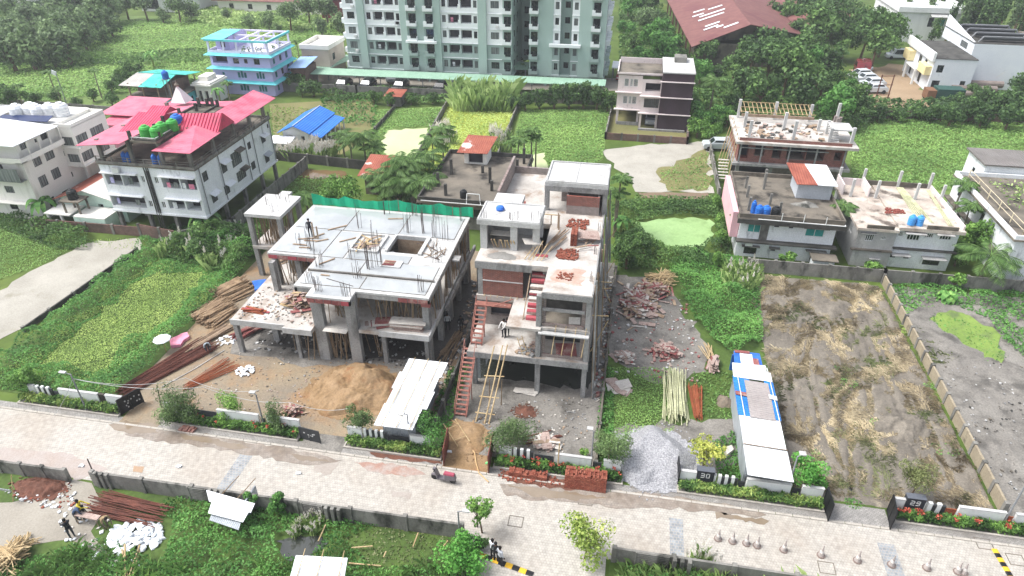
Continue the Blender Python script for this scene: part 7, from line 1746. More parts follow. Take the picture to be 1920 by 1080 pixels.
carpet('hedge_bank', 'thick dark hedge along the top of the right field', P_([(1575, 205), (2050, 190), (2050, 232), (1760, 232), (1590, 226)]), LF_DARK, 12, .6, 1.8, 2.0, .6, vbase=.6)
carpet('woodland_floor', 'pale bushy undergrowth of the far left wood', P_([(-150, 10), (215, -20), (235, 40), (205, 75), (110, 115), (-150, 130)]), LF_BLUE, 5, .8, 3.0, 4.0, .8, vbase=.6)
# far trees, each one standing by itself
def far_tree(px, py, zc, sc, key, label, group, lm):
 spec = {'round': (7, 3.2, 2.8, 14, 1500, .5), 'broad': (8, 4.8, 2.6, 20, 2200, .55), 'tall': (10, 2.6, 4.0, 14, 1500, .5), 'bushy': (4.5, 2.6, 2.2, 12, 1100, .45), 'slim': (11, 1.1, 5.0, 12, 800, .45)}[key]
 x, y = spot(px, py, zc * sc)
 H, rx, rz, lo, n, lf = spec
 return tree(label, (x, y), 'far_' + key + lm.name, H, rx, rz, lm, lo, n, lf, trunk=.22, group=group, sc=sc)
for (px, py, sc, k) in ((20, 20, 1.2, 'round'), (62, 30, 1.1, 'round'), (110, 12, 1.2, 'tall'), (150, 8, 1.2, 'round'), (188, 12, 1.2, 'broad'), (28, 60, 1.1, 'round'), (70, 62, 1.1, 'bushy'), (104, 66, 1.2, 'round'), (140, 45, 1.2, 'broad'), (178, 38, 1.1, 'round'), (205, 46, 1.0, 'bushy'), (15, 92, 1.1, 'round'), (52, 90, 1.1, 'round'), (88, 88, 1.1, 'bushy'), (120, 78, 1.2, 'round'), (155, 68, 1.1, 'bushy'), (192, 60, .9, 'bushy'), (70, 108, .8, 'bushy'), (100, 108, .7, 'bushy')):
 far_tree(px, py, 2.3, sc * (1.1 if k == 'bushy' else 1.55), 'bushy', 'hazy green tree in the far left wood', 'trees of the far left wood', LF_BLUE)
for (px, py, sc, k) in ((232, 4, 1.0, 'round'), (268, 2, 1.1, 'round'), (300, 16, .8, 'bushy'), (330, 8, 1.0, 'round'), (358, 5, 1.0, 'bushy'), (420, 18, .6, 'bushy'), (465, 28, .8, 'bushy'), (500, 26, .9, 'bushy'), (540, 22, 1.0, 'round'), (575, 10, 1.1, 'round'), (610, 12, 1.1, 'round'), (600, 35, .9, 'bushy'), (630, 25, 1., 'bushy'), (520, 45, .6, 'bushy')):
 far_tree(px, py, 4.0, sc, k, 'hazy tree in the strip of trees along the top left', 'trees along the top left', LF_BLUE)
for (px, py, sc, k) in ((170, 172, .55, 'bushy'), (205, 178, .6, 'bushy'), (222, 142, .7, 'bushy'), (205, 155, .6, 'bushy'), (240, 140, .7, 'round'), (258, 122, .45, 'bushy'), (140, 185, .5, 'bushy'), (100, 175, .45, 'bushy'), (60, 180, .6, 'bushy'), (20, 190, .8, 'round'), (8, 170, .7, 'bushy'), (360, 150, .5, 'bushy')):
 far_tree(px, py, 3.0, sc, k, 'bushy tree near the teal house and its back fence', 'bushes near the teal house', LF_TREE)
for (px, py, sc) in ((548, 148, .75), (585, 158, .8), (618, 90, .9), (628, 112, .8), (565, 168, .5), (700, 178, .6), (730, 182, .6), (770, 182, .5), (810, 180, .5)):
 far_tree(px, py, 2.5, sc, 'bushy', 'leafy bush by the tower wall and lavender house', 'bushes by the tower wall', LF_TREE)
for (px, py, sc) in ((985, 190, .7), (1012, 185, .75), (1040, 182, .85), (1068, 180, .9), (1095, 180, .9), (1120, 184, .85), (1140, 192, .7), (960, 192, .6)):
 far_tree(px, py, 2.2, sc, 'bushy', 'dark round bush in the row before the tower', 'bush row before the tower', LF_DARK)
for (px, py, sc, k) in ((975, 70, .8, 'tall'), (972, 105, .7, 'bushy'), (982, 125, .6, 'bushy')):
 far_tree(px, py, 3.5, sc, k, 'tree in the gap between the tower wings', 'trees in the tower gap', LF_DARK)
for (px, py, sc, k) in ((1180, 12, 1.0, 'round'), (1215, 8, 1.1, 'round'), (1175, 40, .9, 'bushy'), (1210, 42, 1.1, 'round'), (1245, 40, 1.0, 'bushy'), (1190, 68, .9, 'bushy'), (1225, 72, 1.1, 'round'), (1262, 66, .9, 'bushy'), (1240, 98, 1.1, 'round'), (1205, 92, .9, 'bushy'), (1275, 92, .8, 'bushy'), (1270, 118, .9, 'bushy')):
 far_tree(px, py, 3.5, sc, k, 'green tree in the wood between tower and warehouse', 'trees between tower and warehouse', random.choice((LF_TREE, LF_LUSH, LF_BLUE)))
for (px, py, sc, k) in ((1325, 95, .8, 'round'), (1315, 130, .9, 'round'), (1345, 125, .9, 'bushy'), (1300, 170, .8, 'bushy'), (1322, 205, .8, 'bushy'), (1380, 120, .9, 'round'), (1415, 88, 1.1, 'round'), (1445, 75, 1.1, 'round'), (1400, 150, 1.0, 'round'), (1440, 120, 1.1, 'broad'), (1480, 95, 1.1, 'round'), (1520, 85, 1.1, 'round'), (1475, 140, 1.1, 'broad'), (1515, 120, 1.0, 'round'), (1550, 110, 1.1, 'round'), (1430, 165, 1.0, 'round'), (1510, 165, 1.0, 'round'), (1545, 155, 1.0, 'round'), (1570, 190, 1.0, 'round'), (1600, 175, .9, 'round'), (1380, 180, .8, 'bushy'), (1355, 195, .8, 'bushy'), (1590, 145, .8, 'bushy')):
 far_tree(px, py, 4.0, sc, k, 'dense green tree in the wood behind the brick frame house', 'trees behind the brick frame house', random.choice((LF_TREE, LF_LUSH, LF_DARK, LF_TREE)))
for (px, py, sc, k) in ((1490, 20, 1.1, 'round'), (1525, 12, 1.2, 'broad'), (1560, 30, 1.2, 'broad'), (1590, 15, 1.1, 'round'), (1535, 55, 1.2, 'broad'), (1500, 48, 1.0, 'round'), (1590, 65, 1.1, 'round'), (1460, 15, 1.0, 'round'), (1610, 35, 1.0, 'round')):
 far_tree(px, py, 4.5, sc, k, 'large dark tree beyond the warehouse roof', 'trees beyond the warehouse', random.choice((LF_TREE, LF_DARK)))
for (px, py, sc, k) in ((1625, 62, 1.2, 'broad'), (1660, 58, 1.1, 'broad'), (1645, 85, 1.0, 'broad'), (1720, 62, .7, 'bushy'), (1752, 66, .6, 'tall'), (1780, 30, .9, 'round'), (1800, 65, .9, 'round')):
 far_tree(px, py, 4.5, sc, k, 'spreading tree in front of the white villa', 'trees by the white villa', LF_TREE)
for i in range(34):
 px, py = 1700 + (i % 17) * 15 + random.uniform(-6, 6), 4 + (i // 17) * 26 + random.uniform(-8, 8) + (0 if i % 2 else 8)
 if px < 1775 and py > 12: px += 100
 far_tree(px, py, 5.5, random.uniform(.85, 1.15), 'slim', 'slim drooping evergreen in the plantation at top right', 'slim evergreens at top right', LF_DARK if i % 3 else LF_BLUE)
for (px, py, sc) in ((1615, 205, .7), (1650, 208, .7), (1690, 212, .6), (1720, 205, .7), (1750, 212, .7), (1785, 215, .8), (1815, 205, .9), (1845, 215, .8), (1870, 195, 1.0), (1900, 185, 1.0), (1895, 215, .9), (1920, 205, .9), (1850, 180, .8), (1830, 165, .6), (1800, 190, .7), (1915, 160, .9)):
 far_tree(px, py, 2.5, sc, 'bushy', 'leafy tree in the hedge row above the right field', 'hedge row above the right field', random.choice((LF_TREE, LF_DARK)))
for (px, py) in ((1340, 222), (1365, 215), (1335, 245), (1310, 235)):
 far_tree(px, py, 2.5, .7, 'bushy', 'lighter bush left of the brick frame house', 'bushes left of the brick frame house', LF_LIGHT)
# nearer trees and palms
tree('round bright mango tree behind the green net', spot(640, 360, 2.6), 'mango', 4.4, 2.7, 1.9, LF_LIGHT, 18, 3200, .3, trunk=.18)
tree('dark bushy tree between the tall frame and the duckweed pond', spot(1178, 470, 2.0), 'dense', 4.2, 1.9, 2.0, LF_TREE, 14, 2400, .24)
tree('small dark tree beside the brick rubble right of the tall frame', spot(1210, 455, 1.6), 'dense', 3.4, 1.6, 1.6, LF_TREE, 12, 2400, .24, sc=.75)
tree('bright round tree before the grey cement house corner', spot(1825, 440, 2.6), 'mango2', 4.6, 1.9, 2.2, LF_LIGHT, 16, 2800, .26)
tree('lower bright tree leaning on the grey cement house', spot(1800, 472, 1.6), 'mango2', 4.6, 1.9, 2.2, LF_LIGHT, 16, 2800, .26, sc=.62)
for (px, py, s) in ((1352, 395, .5), (1358, 430, .6), (1352, 470, .55), (1348, 360, .5)):
 tree('narrow yellow green tree beside the pink wing', spot(px, py, 2.0), 'scrubby', 4.4, 1.5, 2.2, LF_LIGHT, 10, 1300, .28, sc=s, group='trees beside the pink wing')
tree('papaya like leafy bush before the white terrace house', spot(1475, 488, 1.0), 'papaya', 2.0, 1.0, .7, LF_LIGHT, 8, 500, .28, name='shrub', cat='shrub')
tree('low bush on the dark boundary wall below the grey house', spot(1635, 512, .6), 'papaya', 2.0, 1.0, .7, LF_LIGHT, 8, 500, .28, name='shrub', cat='shrub')
tree('leafy shrub below the right boundary wall by the rear drain', spot(1790, 535, .6), 'papaya', 2.0, 1.0, .7, LF_LUSH, 8, 500, .28, name='shrub', cat='shrub')
for (px, py, z, H, L, n, lb) in ((983, 255, 4.2, 4.2, 1.3, 11, 'slender areca palm in the cluster behind the tall frame'), (997, 250, 4.6, 4.6, 1.3, 11, 'slender areca palm in the cluster behind the tall frame'), (970, 268, 3.8, 3.8, 1.4, 11, 'slender areca palm in the cluster behind the tall frame'), (1005, 265, 3.8, 3.8, 1.2, 10, 'slender areca palm in the cluster behind the tall frame'), (958, 272, 3.4, 3.4, 1.3, 10, 'slender areca palm in the cluster behind the tall frame')):
 palm(lb, spot(px, py, z), H, L, n, group='areca cluster behind the tall frame')
palm('areca palm touching the right side of the stair head room', spot(1163, 335, 6.4), 6.2, 1.5, 13)
palm('second areca palm low beside the tall frame', spot(1158, 362, 5.0), 4.6, 1.5, 12)
palm('areca palm before the pink wing of the white terrace house', spot(1394, 400, 3.9), 3.7, 1.5, 13)
palm('areca palm between the white terrace and grey houses', spot(1580, 388, 4.4), 4.1, 1.5, 13)
palm('upper areca palm left of the right edge house', spot(1806, 345, 5.0), 4.7, 1.7, 13)
palm('lower areca palm left of the right edge house', spot(1823, 388, 4.2), 3.9, 1.7, 13)
palm('big coconut palm at the lower corner of the right edge house', spot(1858, 475, 3.2), 3.0, 3.6, 16, 'coconut', droop=.5, r=.16)
palm('coconut palm in the wood right of the maroon house', spot(1340, 150, 5.5), 5.5, 3.0, 15, 'coconut', r=.15)
for (px, py, z, L) in ((680, 252, 3.6, 2.4), (655, 262, 3.0, 2.2), (640, 250, 3.2, 1.8), (810, 262, 3.8, 2.2), (828, 240, 4.4, 1.9), (700, 275, 2.2, 2.0)):
 palm('feathery coconut palm beyond the green net', spot(px, py, z), z, L, 14, 'coconut', group='palms beyond the green net')
for (px, py, z, L) in ((715, 330, 3.2, 2.0), (745, 300, 4.6, 2.0), (785, 340, 3.6, 2.2), (725, 350, 2.4, 1.9), (795, 290, 4.8, 2.0), (752, 335, 3.4, 2.2), (778, 300, 4.6, 2.2), (738, 318, 3.9, 2.0), (800, 325, 3.2, 2.2), (770, 345, 2.6, 2.2), (760, 308, 4.4, 1.9)):
 palm('dark coconut palm in the clump beside the old slab house', spot(px, py, z), z, L * 1.3, 15, 'coconut', group='palm clump beside the old slab house')
palm('spiky young palm between the annexe and the green net', spot(572, 365, 2.3), 2.1, 2.0, 16, 'coconut', droop=.2)
for (px, py, z) in ((176, 137, 4.0), (425, 160, 3.2), (557, 82, 5.0), (30, 165, 3.5), (92, 140, 4.2), (108, 172, 3.0)):
 palm('small far palm among the meadows near the teal house', spot(px, py, z), z, 1.2, 9, group='far palms near the teal house')
banana('banana clump below the mint cottage porch', spot(85, 400, .8), 2.2, 13, 2.1, 3, W=.6)
banana('large banana clump before the pink roofed house', spot(388, 428, 0.8), 2.0, 16, 2.3, 5, W=.6)
banana('banana plant beside the maroon house', spot(1305, 210, 1.0), 2.2, 10, 1.8, 6)
banana('banana plant at the palm cluster by the pond', spot(1165, 425, 1.0), 1.8, 9, 1.6, 7)
banana('banana plants in the meadow above the teal house', spot(285, 112, 1.4), 2.4, 12, 2.2, 8)
banana('banana plant on the roof garden line behind the pink deck', spot(412, 185, 2), 3.4, 9, 1.5, 9)
banana('dark leafed taro clump at the rear of the right mud plot', spot(1775, 560, .3), .7, 14, 1.2, 12, W=.6)
for (px, py, s) in ((545, 300, 1.0), (560, 292, 1.0), (575, 296, 1.0), (592, 288, 1.1), (610, 296, 1.0), (530, 296, .9), (625, 292, 1.0), (600, 300, .9)):
 kans('white plumed kans grass before the blue bungalow', spot(px, py), 70, 1.7, .7, 26, 'kans grass before the blue bungalow', s)
for (px, py, s) in ((824, 262, 1.1), (836, 255, 1.1), (845, 270, 1.0), (832, 285, 1.0), (935, 275, 1.1), (925, 262, 1.0), (940, 285, 1.0), (950, 262, .9), (918, 285, .9)):
 kans('white plumed kans grass at the strip field palms', spot(px, py), 70, 1.7, .7, 26, 'kans grass at the strip fields', s)
for (px, py, s) in ((1375, 535, 1.0), (1390, 520, 1.1), (1405, 530, 1.1), (1365, 515, .9), (1398, 545, 1.0), (1410, 512, 1.0), (1380, 550, .9)):
 kans('white plumed kans grass below the white terrace house', spot(px, py), 110, 1.5, .9, 4, 'kans grass below the white terrace house', s)
for (px, py, s) in ((437, 470, .9), (452, 455, 1.0), (445, 440, .9), (425, 490, .8), (462, 445, .8), (468, 470, .8)):
 kans('kans grass with few plumes left of the annexe', spot(px, py), 60, 1.4, .5, 9, 'kans grass left of the annexe', s)
for (px, py, s) in ((560, 992, .7), (580, 985, .7), (590, 998, .7), (555, 1005, .6), (605, 975, .7)):
 kans('kans grass with drooping plumes above the dark pool', spot(px, py), 60, 1.2, .5, 7, 'kans grass above the dark pool', s)
for (px, py, s) in ((1300, 1060, .7), (1315, 1050, .8), (1330, 1062, .7)):
 kans('kans grass poking over the lower right wall', spot(px, py), 60, 1.2, .5, 6, 'kans grass at the lower right wall', s)
for (px, py, s) in ((340, 470, 1.3), (360, 480, 1.2), (395, 500, 1.2), (415, 480, 1.1), (310, 480, 1.1)):
 kans('tall grass clump in the weeds behind the left plot', spot(px, py), 90, 1.5, .8, 2, 'tall grass behind the left plot', s)
# boundary walls
wall_run('grey panel wall along the lower side of the road, left end', [(-46, 24.6), (-33.2, 24.75)], 1.1, pier=1.6)
lw_ = wall_run('long grey wall along the lower side of the road, centre', [(-31.2, 24.8), (-7.4, 25.0)], 1.25, pier=3.4)
lr_ = wall_run('grey wall along the lower side of the road, right of the side road', [(1.4, 25.0), (34, 25.0)], 1.2, pier=3.2)
def slat_fence(label, x0, x1, y, h, m, n=7, t=.05, z0=.12, group=None):
 w = thing('slat_screen', label, 'fence', ((x0 + x1) / 2, y, 0), group)
 for i in range(n): board('slat', m, w, ((x0 + x1) / 2, y, z0 + (h - z0) * (i + .5) / n), (x1 - x0, .05, (h - z0) / n * .45))
 for x in (x0, x1): board('post', m, w, (x, y, h / 2), (.07, .08, h))
 return w
for (x0, x1, y, lb) in ((-24.6, -23.4, 24.72, 'slatted grey screen by the tin lean-to on the lower wall'), (-17.2, -15.9, 24.8, 'slatted grey screen above the dark pool on the lower wall'), (2.6, 4.4, 24.85, 'slatted grey screen on the lower wall right of the side road'), (12.0, 13.9, 24.85, 'slatted grey screen near the cobble band on the lower wall')):
 slat_fence(lb, x0, x1, y, 1.25, CONC_WALL, 8)
for x, lb in ((-15.6, 'three grey pillars beside the slatted screen above the dark pool'), (4.7, 'three grey pillars beside the slatted screen right of the side road'), (14.2, 'three grey pillars at the lower edge beyond the cobble band'), (-30.9, 'three grey pillars at the corner of the lower drive'), (-23.1, 'three grey pillars behind the tin lean-to')):
 t = thing('pillar_set', lb, 'pillars', (x + .4, 24.75, 0))
 for i in range(3): board('pillar', CONC_WALL, t, (x + .4 * i, 24.72, .65), (.2, .24, 1.3))
wall_run('low dark wall between lane and left plot', [(-48.4, 38.5), (-47.6, 52.3)], .5, CONC_DARK, pier=3)
wall_run('brown brick wall under the mint cottage', [(-62, 55.3), (-49.2, 55.5)], 1.1, BRICK_OLD, pier=3.2)
wall_run('brown brick wall before the pink house stilts', [(-49.2, 55.4), (-44, 54.6)], 1.5, BRICK_OLD, pier=2.6)
wall_run('tall grey panel wall right of the pink house', [(-44, 54.6), (-40.3, 58), (-39.9, 75.5)], 1.6, CONC_WALL, pier=2.0)
wall_run('dark panel wall above the brown flood water', [(-46, 77.6), (-32, 76.4)], 1.3, CONC_DARK, pier=2.6)
wall_run('thin leaning wall between site and gravel plot', [(-.1, 31.8), (0, 57)], .55, CONC_OLD, pier=3.5)
wall_run('dark wall between the two unfinished houses', [(-11.3, 32.5), (-11.2, 58)], 1.0, CONC_DARK, pier=3)
wall_run('stained concrete wall behind the muddy plots', [(12.4, 59.3), (24.6, 59.4), (46, 59.6)], 1.4, CONC_WALL, pier=2.4)
wall_run('beige leaning wall between the cleared plot and mud plot', [(24.5, 32.4), (24.6, 59.1)], 1.0, mat('beige_weathered_concrete', '#8f8471', '#a39882', scale=.8, third='#5f574a', tscale=.8, fine=.15), pier=1.7)
wall_run('thin wall between the yellow and vivid strip fields', [spot(972, 200), spot(925, 318)], .9, CONC_WALL, pier=3)
wall_run('grey wall between the pale pond and yellow strip field', [spot(838, 200), spot(785, 295)], 1.0, CONC_WALL, pier=3)
wall_run('dark low wall left of the pale pond', [spot(740, 205), spot(690, 262)], .7, CONC_DARK, pier=3)
wall_run('stained wall at the foot of the tower grounds', [(-62, 106), (-45, 106.5), (-4.5, 108)], 1.5, CONC_WALL, pier=4)
wall_run('old wall beyond the meadow behind the white house', [(-110, 92), (-78, 91)], 1.0, CONC_WALL, pier=4)
wall_run('thin wall left of the brick frame house yard', [(10.9, 92), (11.0, 76)], 1.1, CONC_WALL, pier=4)
wall_run('old wall hidden in the hedge above the right field', [(30, 108), (60, 110)], 1.4, BRICK_OLD, pier=4)
# planted frontage along the road
def hedge(label, x0, x1, lm, y0=30.66, y1=31.24, h=.72, flowers=0, group=None):
 t = thing('hedge', label, 'hedge', ((x0 + x1) / 2, 31, 0), group)
 b = MB(); b.box(x0, y0 - .12, 0, x1, y0, .16); b.box(x0, y1, 0, x1, y1 + .06, .16); b.box(x0 - .1, y0 - .12, 0, x0, y1 + .06, .16); b.box(x1, y0 - .12, 0, x1 + .1, y1 + .06, .16); b.build('planter_kerb', KERB, t)
 MB().box(x0, y0, 0, x1, y1, .1).build('planter_soil', G_GREY, t)
 n = int((x1 - x0) * 330)
 x, y = RNG.uniform(x0, x1, n), RNG.uniform(y0, y1, n)
 z = .12 + h * (.55 + .45 * fbm(x * 2, y * 2, .5)) * RNG.random(n) ** .5
 Nn = unit(RNG.normal(size=(n, 3)) + np.array([0, -.2, .5]))
 V, F = diamonds(np.stack([x, y, z], 1), Nn, RNG.uniform(.16, .34, n), .4)
 put('leaves', np_mesh('leaves', V - np.array(base_of(t)), F, lm, np.clip(.5 + (fbm(x, y, .6) - .5) + RNG.normal(0, .22, n), 0, 1)), t)
 if flowers:
  k = int((x1 - x0) * flowers); x, y = RNG.uniform(x0, x1, k), RNG.uniform(y0, y1, k)
  kk = fbm(x * 3, y, .7) > .45; x, y = x[kk], y[kk]; k = len(x)
  if k:
   m = 9; cx, cy = np.repeat(x, m), np.repeat(y, m)
   P = np.stack([cx, cy, np.full(k * m, .1 + h * .95)], 1) + RNG.normal(0, .06, (k * m, 3))
   V, F = diamonds(P, unit(RNG.normal(size=(k * m, 3)) + np.array([0, 0, .8])), np.full(k * m, .13), .9)
   put('flowers', np_mesh('flowers', V - np.array(base_of(t)), F, FLOWER, RNG.random(k * m)), t)
 return t
hedge('green clipped hedge in front of the left plot', -42.0, -34.0, LF_HEDGEY)
hedge('red flowered hedge in front of the wide frame', -30.6, -20.4, LF_HEDGE, flowers=2)
hedge('green hedge in front of the sloping tin shed', -16.9, -10.3, LF_HEDGEY)
hedge('red flowered hedge behind the brick stacks', -6.6, 1.6, LF_HEDGE, flowers=4)
hedge('yellow green hedge below number 30', 5.2, 13.8, LF_HEDGEY)
hedge('red flowered hedge below number 29', 18.0, 34.0, LF_HEDGE, flowers=6)
def front_wall(label, segs, y=31.42, h=1.2):
 t = thing('front_wall', label, 'wall', ((segs[0][0] + segs[-1][1]) / 2, y, 0))
 for (x0, x1, k) in segs:
  if k == 'w': MB().box(x0, y - .08, 0, x1, y + .08, h).build('white_panel', WHITE, t)
  elif k == 'c': MB().box(x0, y - .09, 0, x1, y + .09, h + .05).build('grey_panel', CONC_OLD, t)
  elif k == 'p':
   n = max(2, round((x1 - x0) / .45))
   for i in range(n): MB().box(x0 + (x1 - x0) * (i + .08) / n, y - .09, 0, x0 + (x1 - x0) * (i + .55) / n, y + .09, h + .02).build('white_pillar', WHITE, t)
   for i in range(n): MB().box(x0 + (x1 - x0) * (i + .56) / n, y - .06, 0, x0 + (x1 - x0) * (i + 1.07) / n, y + .06, h - .1).build('dark_infill', FRAME_D, t)
  elif k in 'sr':
   for i in range(7): MB().box(x0 + .02, y - .03, .1 + i * .125, x1 - .02, y + .03, .17 + i * .125).build('slat', FRAME_D if k == 's' else STEEL_O, t)
  if k == 'w': MB().box(x0 - .02, y - .1, h, x1 + .02, y + .1, h + .04).build('coping', CONC_PALE, t)
 return t
front_wall('white front wall of the left plot', [(-41.5, -41.0, 'w'), (-40.9, -39.6, 'p'), (-39.5, -39.1, 's'), (-39.0, -35.8, 'w'), (-35.7, -35.3, 'c'), (-35.2, -33.9, 'w')])
front_wall('white front wall before the wide frame', [(-30.6, -29.9, 'w'), (-29.8, -28.4, 'p'), (-28.3, -26.6, 's'), (-26.5, -23.4, 'w'), (-23.3, -22.9, 's'), (-22.8, -20.4, 'w')])
front_wall('white front wall before the sloping tin shed', [(-16.9, -15.9, 'w'), (-15.8, -14.2, 'p'), (-14.1, -12.6, 's'), (-12.5, -11.1, 'w'), (-11.0, -10.3, 'c')])
front_wall('white front wall before the tall frame', [(-6.4, -5.6, 'w'), (-5.5, -4.2, 'p'), (-4.1, -2.8, 's'), (-2.7, -.4, 'w'), (-.3, .3, 's'), (.4, 1.5, 'w')])
front_wall('white front wall with the number 30', [(5.2, 7.4, 'w'), (7.5, 8.7, 'p'), (8.75, 9.2, 's'), (9.25, 11.9, 'w'), (12.0, 12.5, 's'), (12.55, 13.8, 'w')])
front_wall('white front wall with the number 29', [(17.8, 19.6, 'w'), (19.7, 20.7, 'p'), (20.75, 21.4, 'r'), (21.45, 24.0, 'w'), (24.05, 24.5, 'r'), (24.55, 27.2, 'w'), (27.3, 28.2, 'r'), (28.3, 34, 'w')])
# number plates
def digits(t, s, x, y, z, hgt, m, w):
 SEG = {'0': 'abcdef', '2': 'abged', '3': 'abgcd', '9': 'abcdfg'}
 for ch in s:
  b = MB()
  q, th = w, hgt * .13
  R_ = {'a': (0, hgt - th, q, hgt), 'g': (0, hgt / 2 - th / 2, q, hgt / 2 + th / 2), 'd': (0, 0, q, th), 'f': (0, hgt / 2, th, hgt), 'b': (q - th, hgt / 2, q, hgt), 'e': (0, 0, th, hgt / 2), 'c': (q - th, 0, q, hgt / 2)}
  for sg in SEG[ch]:
   x0, z0, x1, z1 = R_[sg]; b.box(x + x0, y - .012, z + z0, x + x1, y, z + z1)
  b.build('digit', m, t); x += w * 1.35
for (x, s, lb) in ((6.2, '30', 'black number box reading 30 below the yellow tree'), (18.45, '29', 'black number box reading 29 below the olive tree')):
 t = thing('number_box', lb, 'house number', (x + .5, 31.25, 0))
 MB().box(x, 31.27, .5, x + 1.05, 31.66, 1.5).build('box_body', mat('slate_black_paint', '#2a2d33', '#33363c', fine=.06), t)
 MB().box(x - .02, 31.25, 1.5, x + 1.07, 31.68, 1.53).build('box_top', mat('slate_grey_top', '#5a5e66', None), t)
 digits(t, s, x + .25, 31.265, .95, .38, FRAME_W, .23)
def gate(label, a, b, h, m, slats=9, decor=False):
 t = thing('gate', label, 'gate', (a[0], a[1], 0))
 A_, B_ = Vector((*a, 0)), Vector((*b, 0)); d = (B_ - A_)
 for f in (0, .5, 1):
  p = A_ + d * f; MB().bar(p, p + Vector((0, 0, h)), .05, 4).build('gate_post', m, t)
 for z in (.1, h): MB().bar(A_ + Vector((0, 0, z)), B_ + Vector((0, 0, z)), .04, 4).build('gate_rail', m, t)
 n = Vector((-d.y, d.x, 0)).normalized() * .015
 vs = [A_ + n, B_ + n, B_ - n, A_ - n]
 MB().prism([v[:2] for v in vs], .12, h - .03).build('gate_panel', m, t)
 if decor:
  for i in range(10):
   p = A_ + d * random.uniform(.1, .9); z = random.uniform(.3, h - .3); MB().prism([(p.x - .06, p.y - .03), (p.x + .05, p.y - .03), (p.x + .06, p.y + .04), (p.x - .05, p.y + .03)], z, z + .1).build('gate_ornament', CONC_PALE, t)
 return t
gate('black ornamented gate leaf standing open at the left plot', (-33.8, 30.8), (-33.1, 32.3), 1.4, BLACK, decor=True)
gate('dark gate leaf at the hedge end by the sand heap', (-20.2, 30.9), (-18.7, 30.7), 1.1, FRAME_D, decor=True)
gate('brown gate leaf left of the small sand heap', (-10.1, 32.2), (-9.9, 30.2), 1.5, mat('rust_brown_paint', '#6e4238', '#7d4d42', fine=.15))
gate('brown gate leaf beside the willow by the tall frame', (-7.0, 32.0), (-6.9, 30.1), 1.6, MATS['rust_brown_paint'])
gate('black gate leaf at the end of the number 30 hedge', (13.95, 31.3), (14.0, 30.0), 1.5, BLACK)
gate('black gate leaf beside number 29', (17.7, 31.4), (17.5, 30.0), 1.5, BLACK)
gate('black gate leaf behind number 30', (5.1, 32.4), (5.15, 31.2), 1.4, BLACK)
def street_lamp(label, x, y, h=3.6, arm=.7, da=(0, -1), m=STEEL_G):
 t = thing('street_lamp', label, 'street lamp', (x, y, 0))
 MB().bar((x, y, 0), (x, y, h), .06, 8, .045).build('pole', m, t)
 e = (x + da[0] * arm, y + da[1] * arm, h + .12)
 MB().bar((x, y, h - .03), e, .035, 6).build('arm', m, t)
 MB().bar((x, y, 0), (x, y, .25), .11, 8).build('base', m, t)
 c = Vector(e); MB().box(c.x - .1 - abs(da[0]) * .15, c.y - .1 - abs(da[1]) * .15, c.z - .06, c.x + .1 + abs(da[0]) * .15, c.y + .1 + abs(da[1]) * .15, c.z + .02).build('lamp_head', CONC_PALE, t)
 return t
street_lamp('grey street lamp before the left plot', *spot(163, 770), 3.4, .6, (-1, 0))
street_lamp('grey street lamp before the sloping tin shed', *spot(770, 838), 3.0, .5, (-.7, -.3))
street_lamp('grey street lamp before the long tin shed', *spot(1473, 928), 3.4, .5, (.6, .4))
street_lamp('grey street lamp at the right edge by number 29', *spot(1877, 988), 4.2, .6, (.6, .5))
street_lamp('thin grey lamp post before the tall frame', *spot(1107, 880), 3.4, .4, (-.6, .3))
street_lamp('thin grey post beside the wood heap', *spot(497, 805), 3.2, .4, (-.7, .2))
street_lamp('short grey lamp post by the side road corner', *spot(862, 1010), 2.4, .6, (.8, .1))
for i, (p, h_, lb) in enumerate(((spot(178, 893), 1.6, 'bare dark post at the corner of the lower drive'), (spot(895, 988), 2.2, 'thin bare pole in the young tree at the side road corner'), (spot(303, 765), 2.2, 'leaning dark pole by the wide frame entrance'), (spot(1045, 885), 2.6, 'pale pole standing in the red flowered hedge'))):
 t = thing('post', lb, 'post', (*p, 0)); pole('shaft', STEEL_D if i < 3 else BAMBOO, t, (*p, 0), (p[0] + (.3 if i == 2 else .05), p[1], h_), .05)
# wires sagging across the entrance
def wire(label, pts, r=.018, m=CONC_PALE, sag=.5):
 b = MB()
 for a, c in zip(pts[:-1], pts[1:]):
  a, c = Vector(a), Vector(c); prev = a
  for k in range(1, 13):
   f = k / 12; p = a.lerp(c, f) - Vector((0, 0, sag * 4 * f * (1 - f))); b.bar(prev, p, r, 4); prev = p
 o = b.build('cable', m, None, org=pts[0]); return tag(o, label, 'cable')
L0 = (*spot(163, 770), 3.0)
wire('pale cable from the left lamp across the entrance', [L0, (-27.5, 32.0, 2.6), (-21.5, 32.6, 1.6), (-17.3, 33.5, 1.0)], sag=.5)
wire('pale cable from the left lamp to the footpath', [L0, (-38.5, 29.9, .1)], sag=.2)
wire('second pale cable from the left lamp over the site', [L0, (-30, 33.5, 1.8), (-24, 33.0, 2.0)], sag=.6)
wire('long pale cord lying across the site yard', [(-30.5, 39.0, .08), (-31.5, 36.5, .08), (-32.8, 34.0, .08)], sag=0.0, r=.03)
o = MB()
hp = [spot(a, c) for a, c in ((842, 785), (862, 800), (873, 830), (890, 850), (893, 870), (898, 888), (916, 905))]
for a, c in zip(hp[:-1], hp[1:]): o.bar((*a, .07), (*c, .07), .04, 5)
tag(o.build('hose', mat('tan_hose', '#c2a377', None), None, org=(*hp[0], 0)), 'tan hose snaking from the sand heap to the road', 'hose')
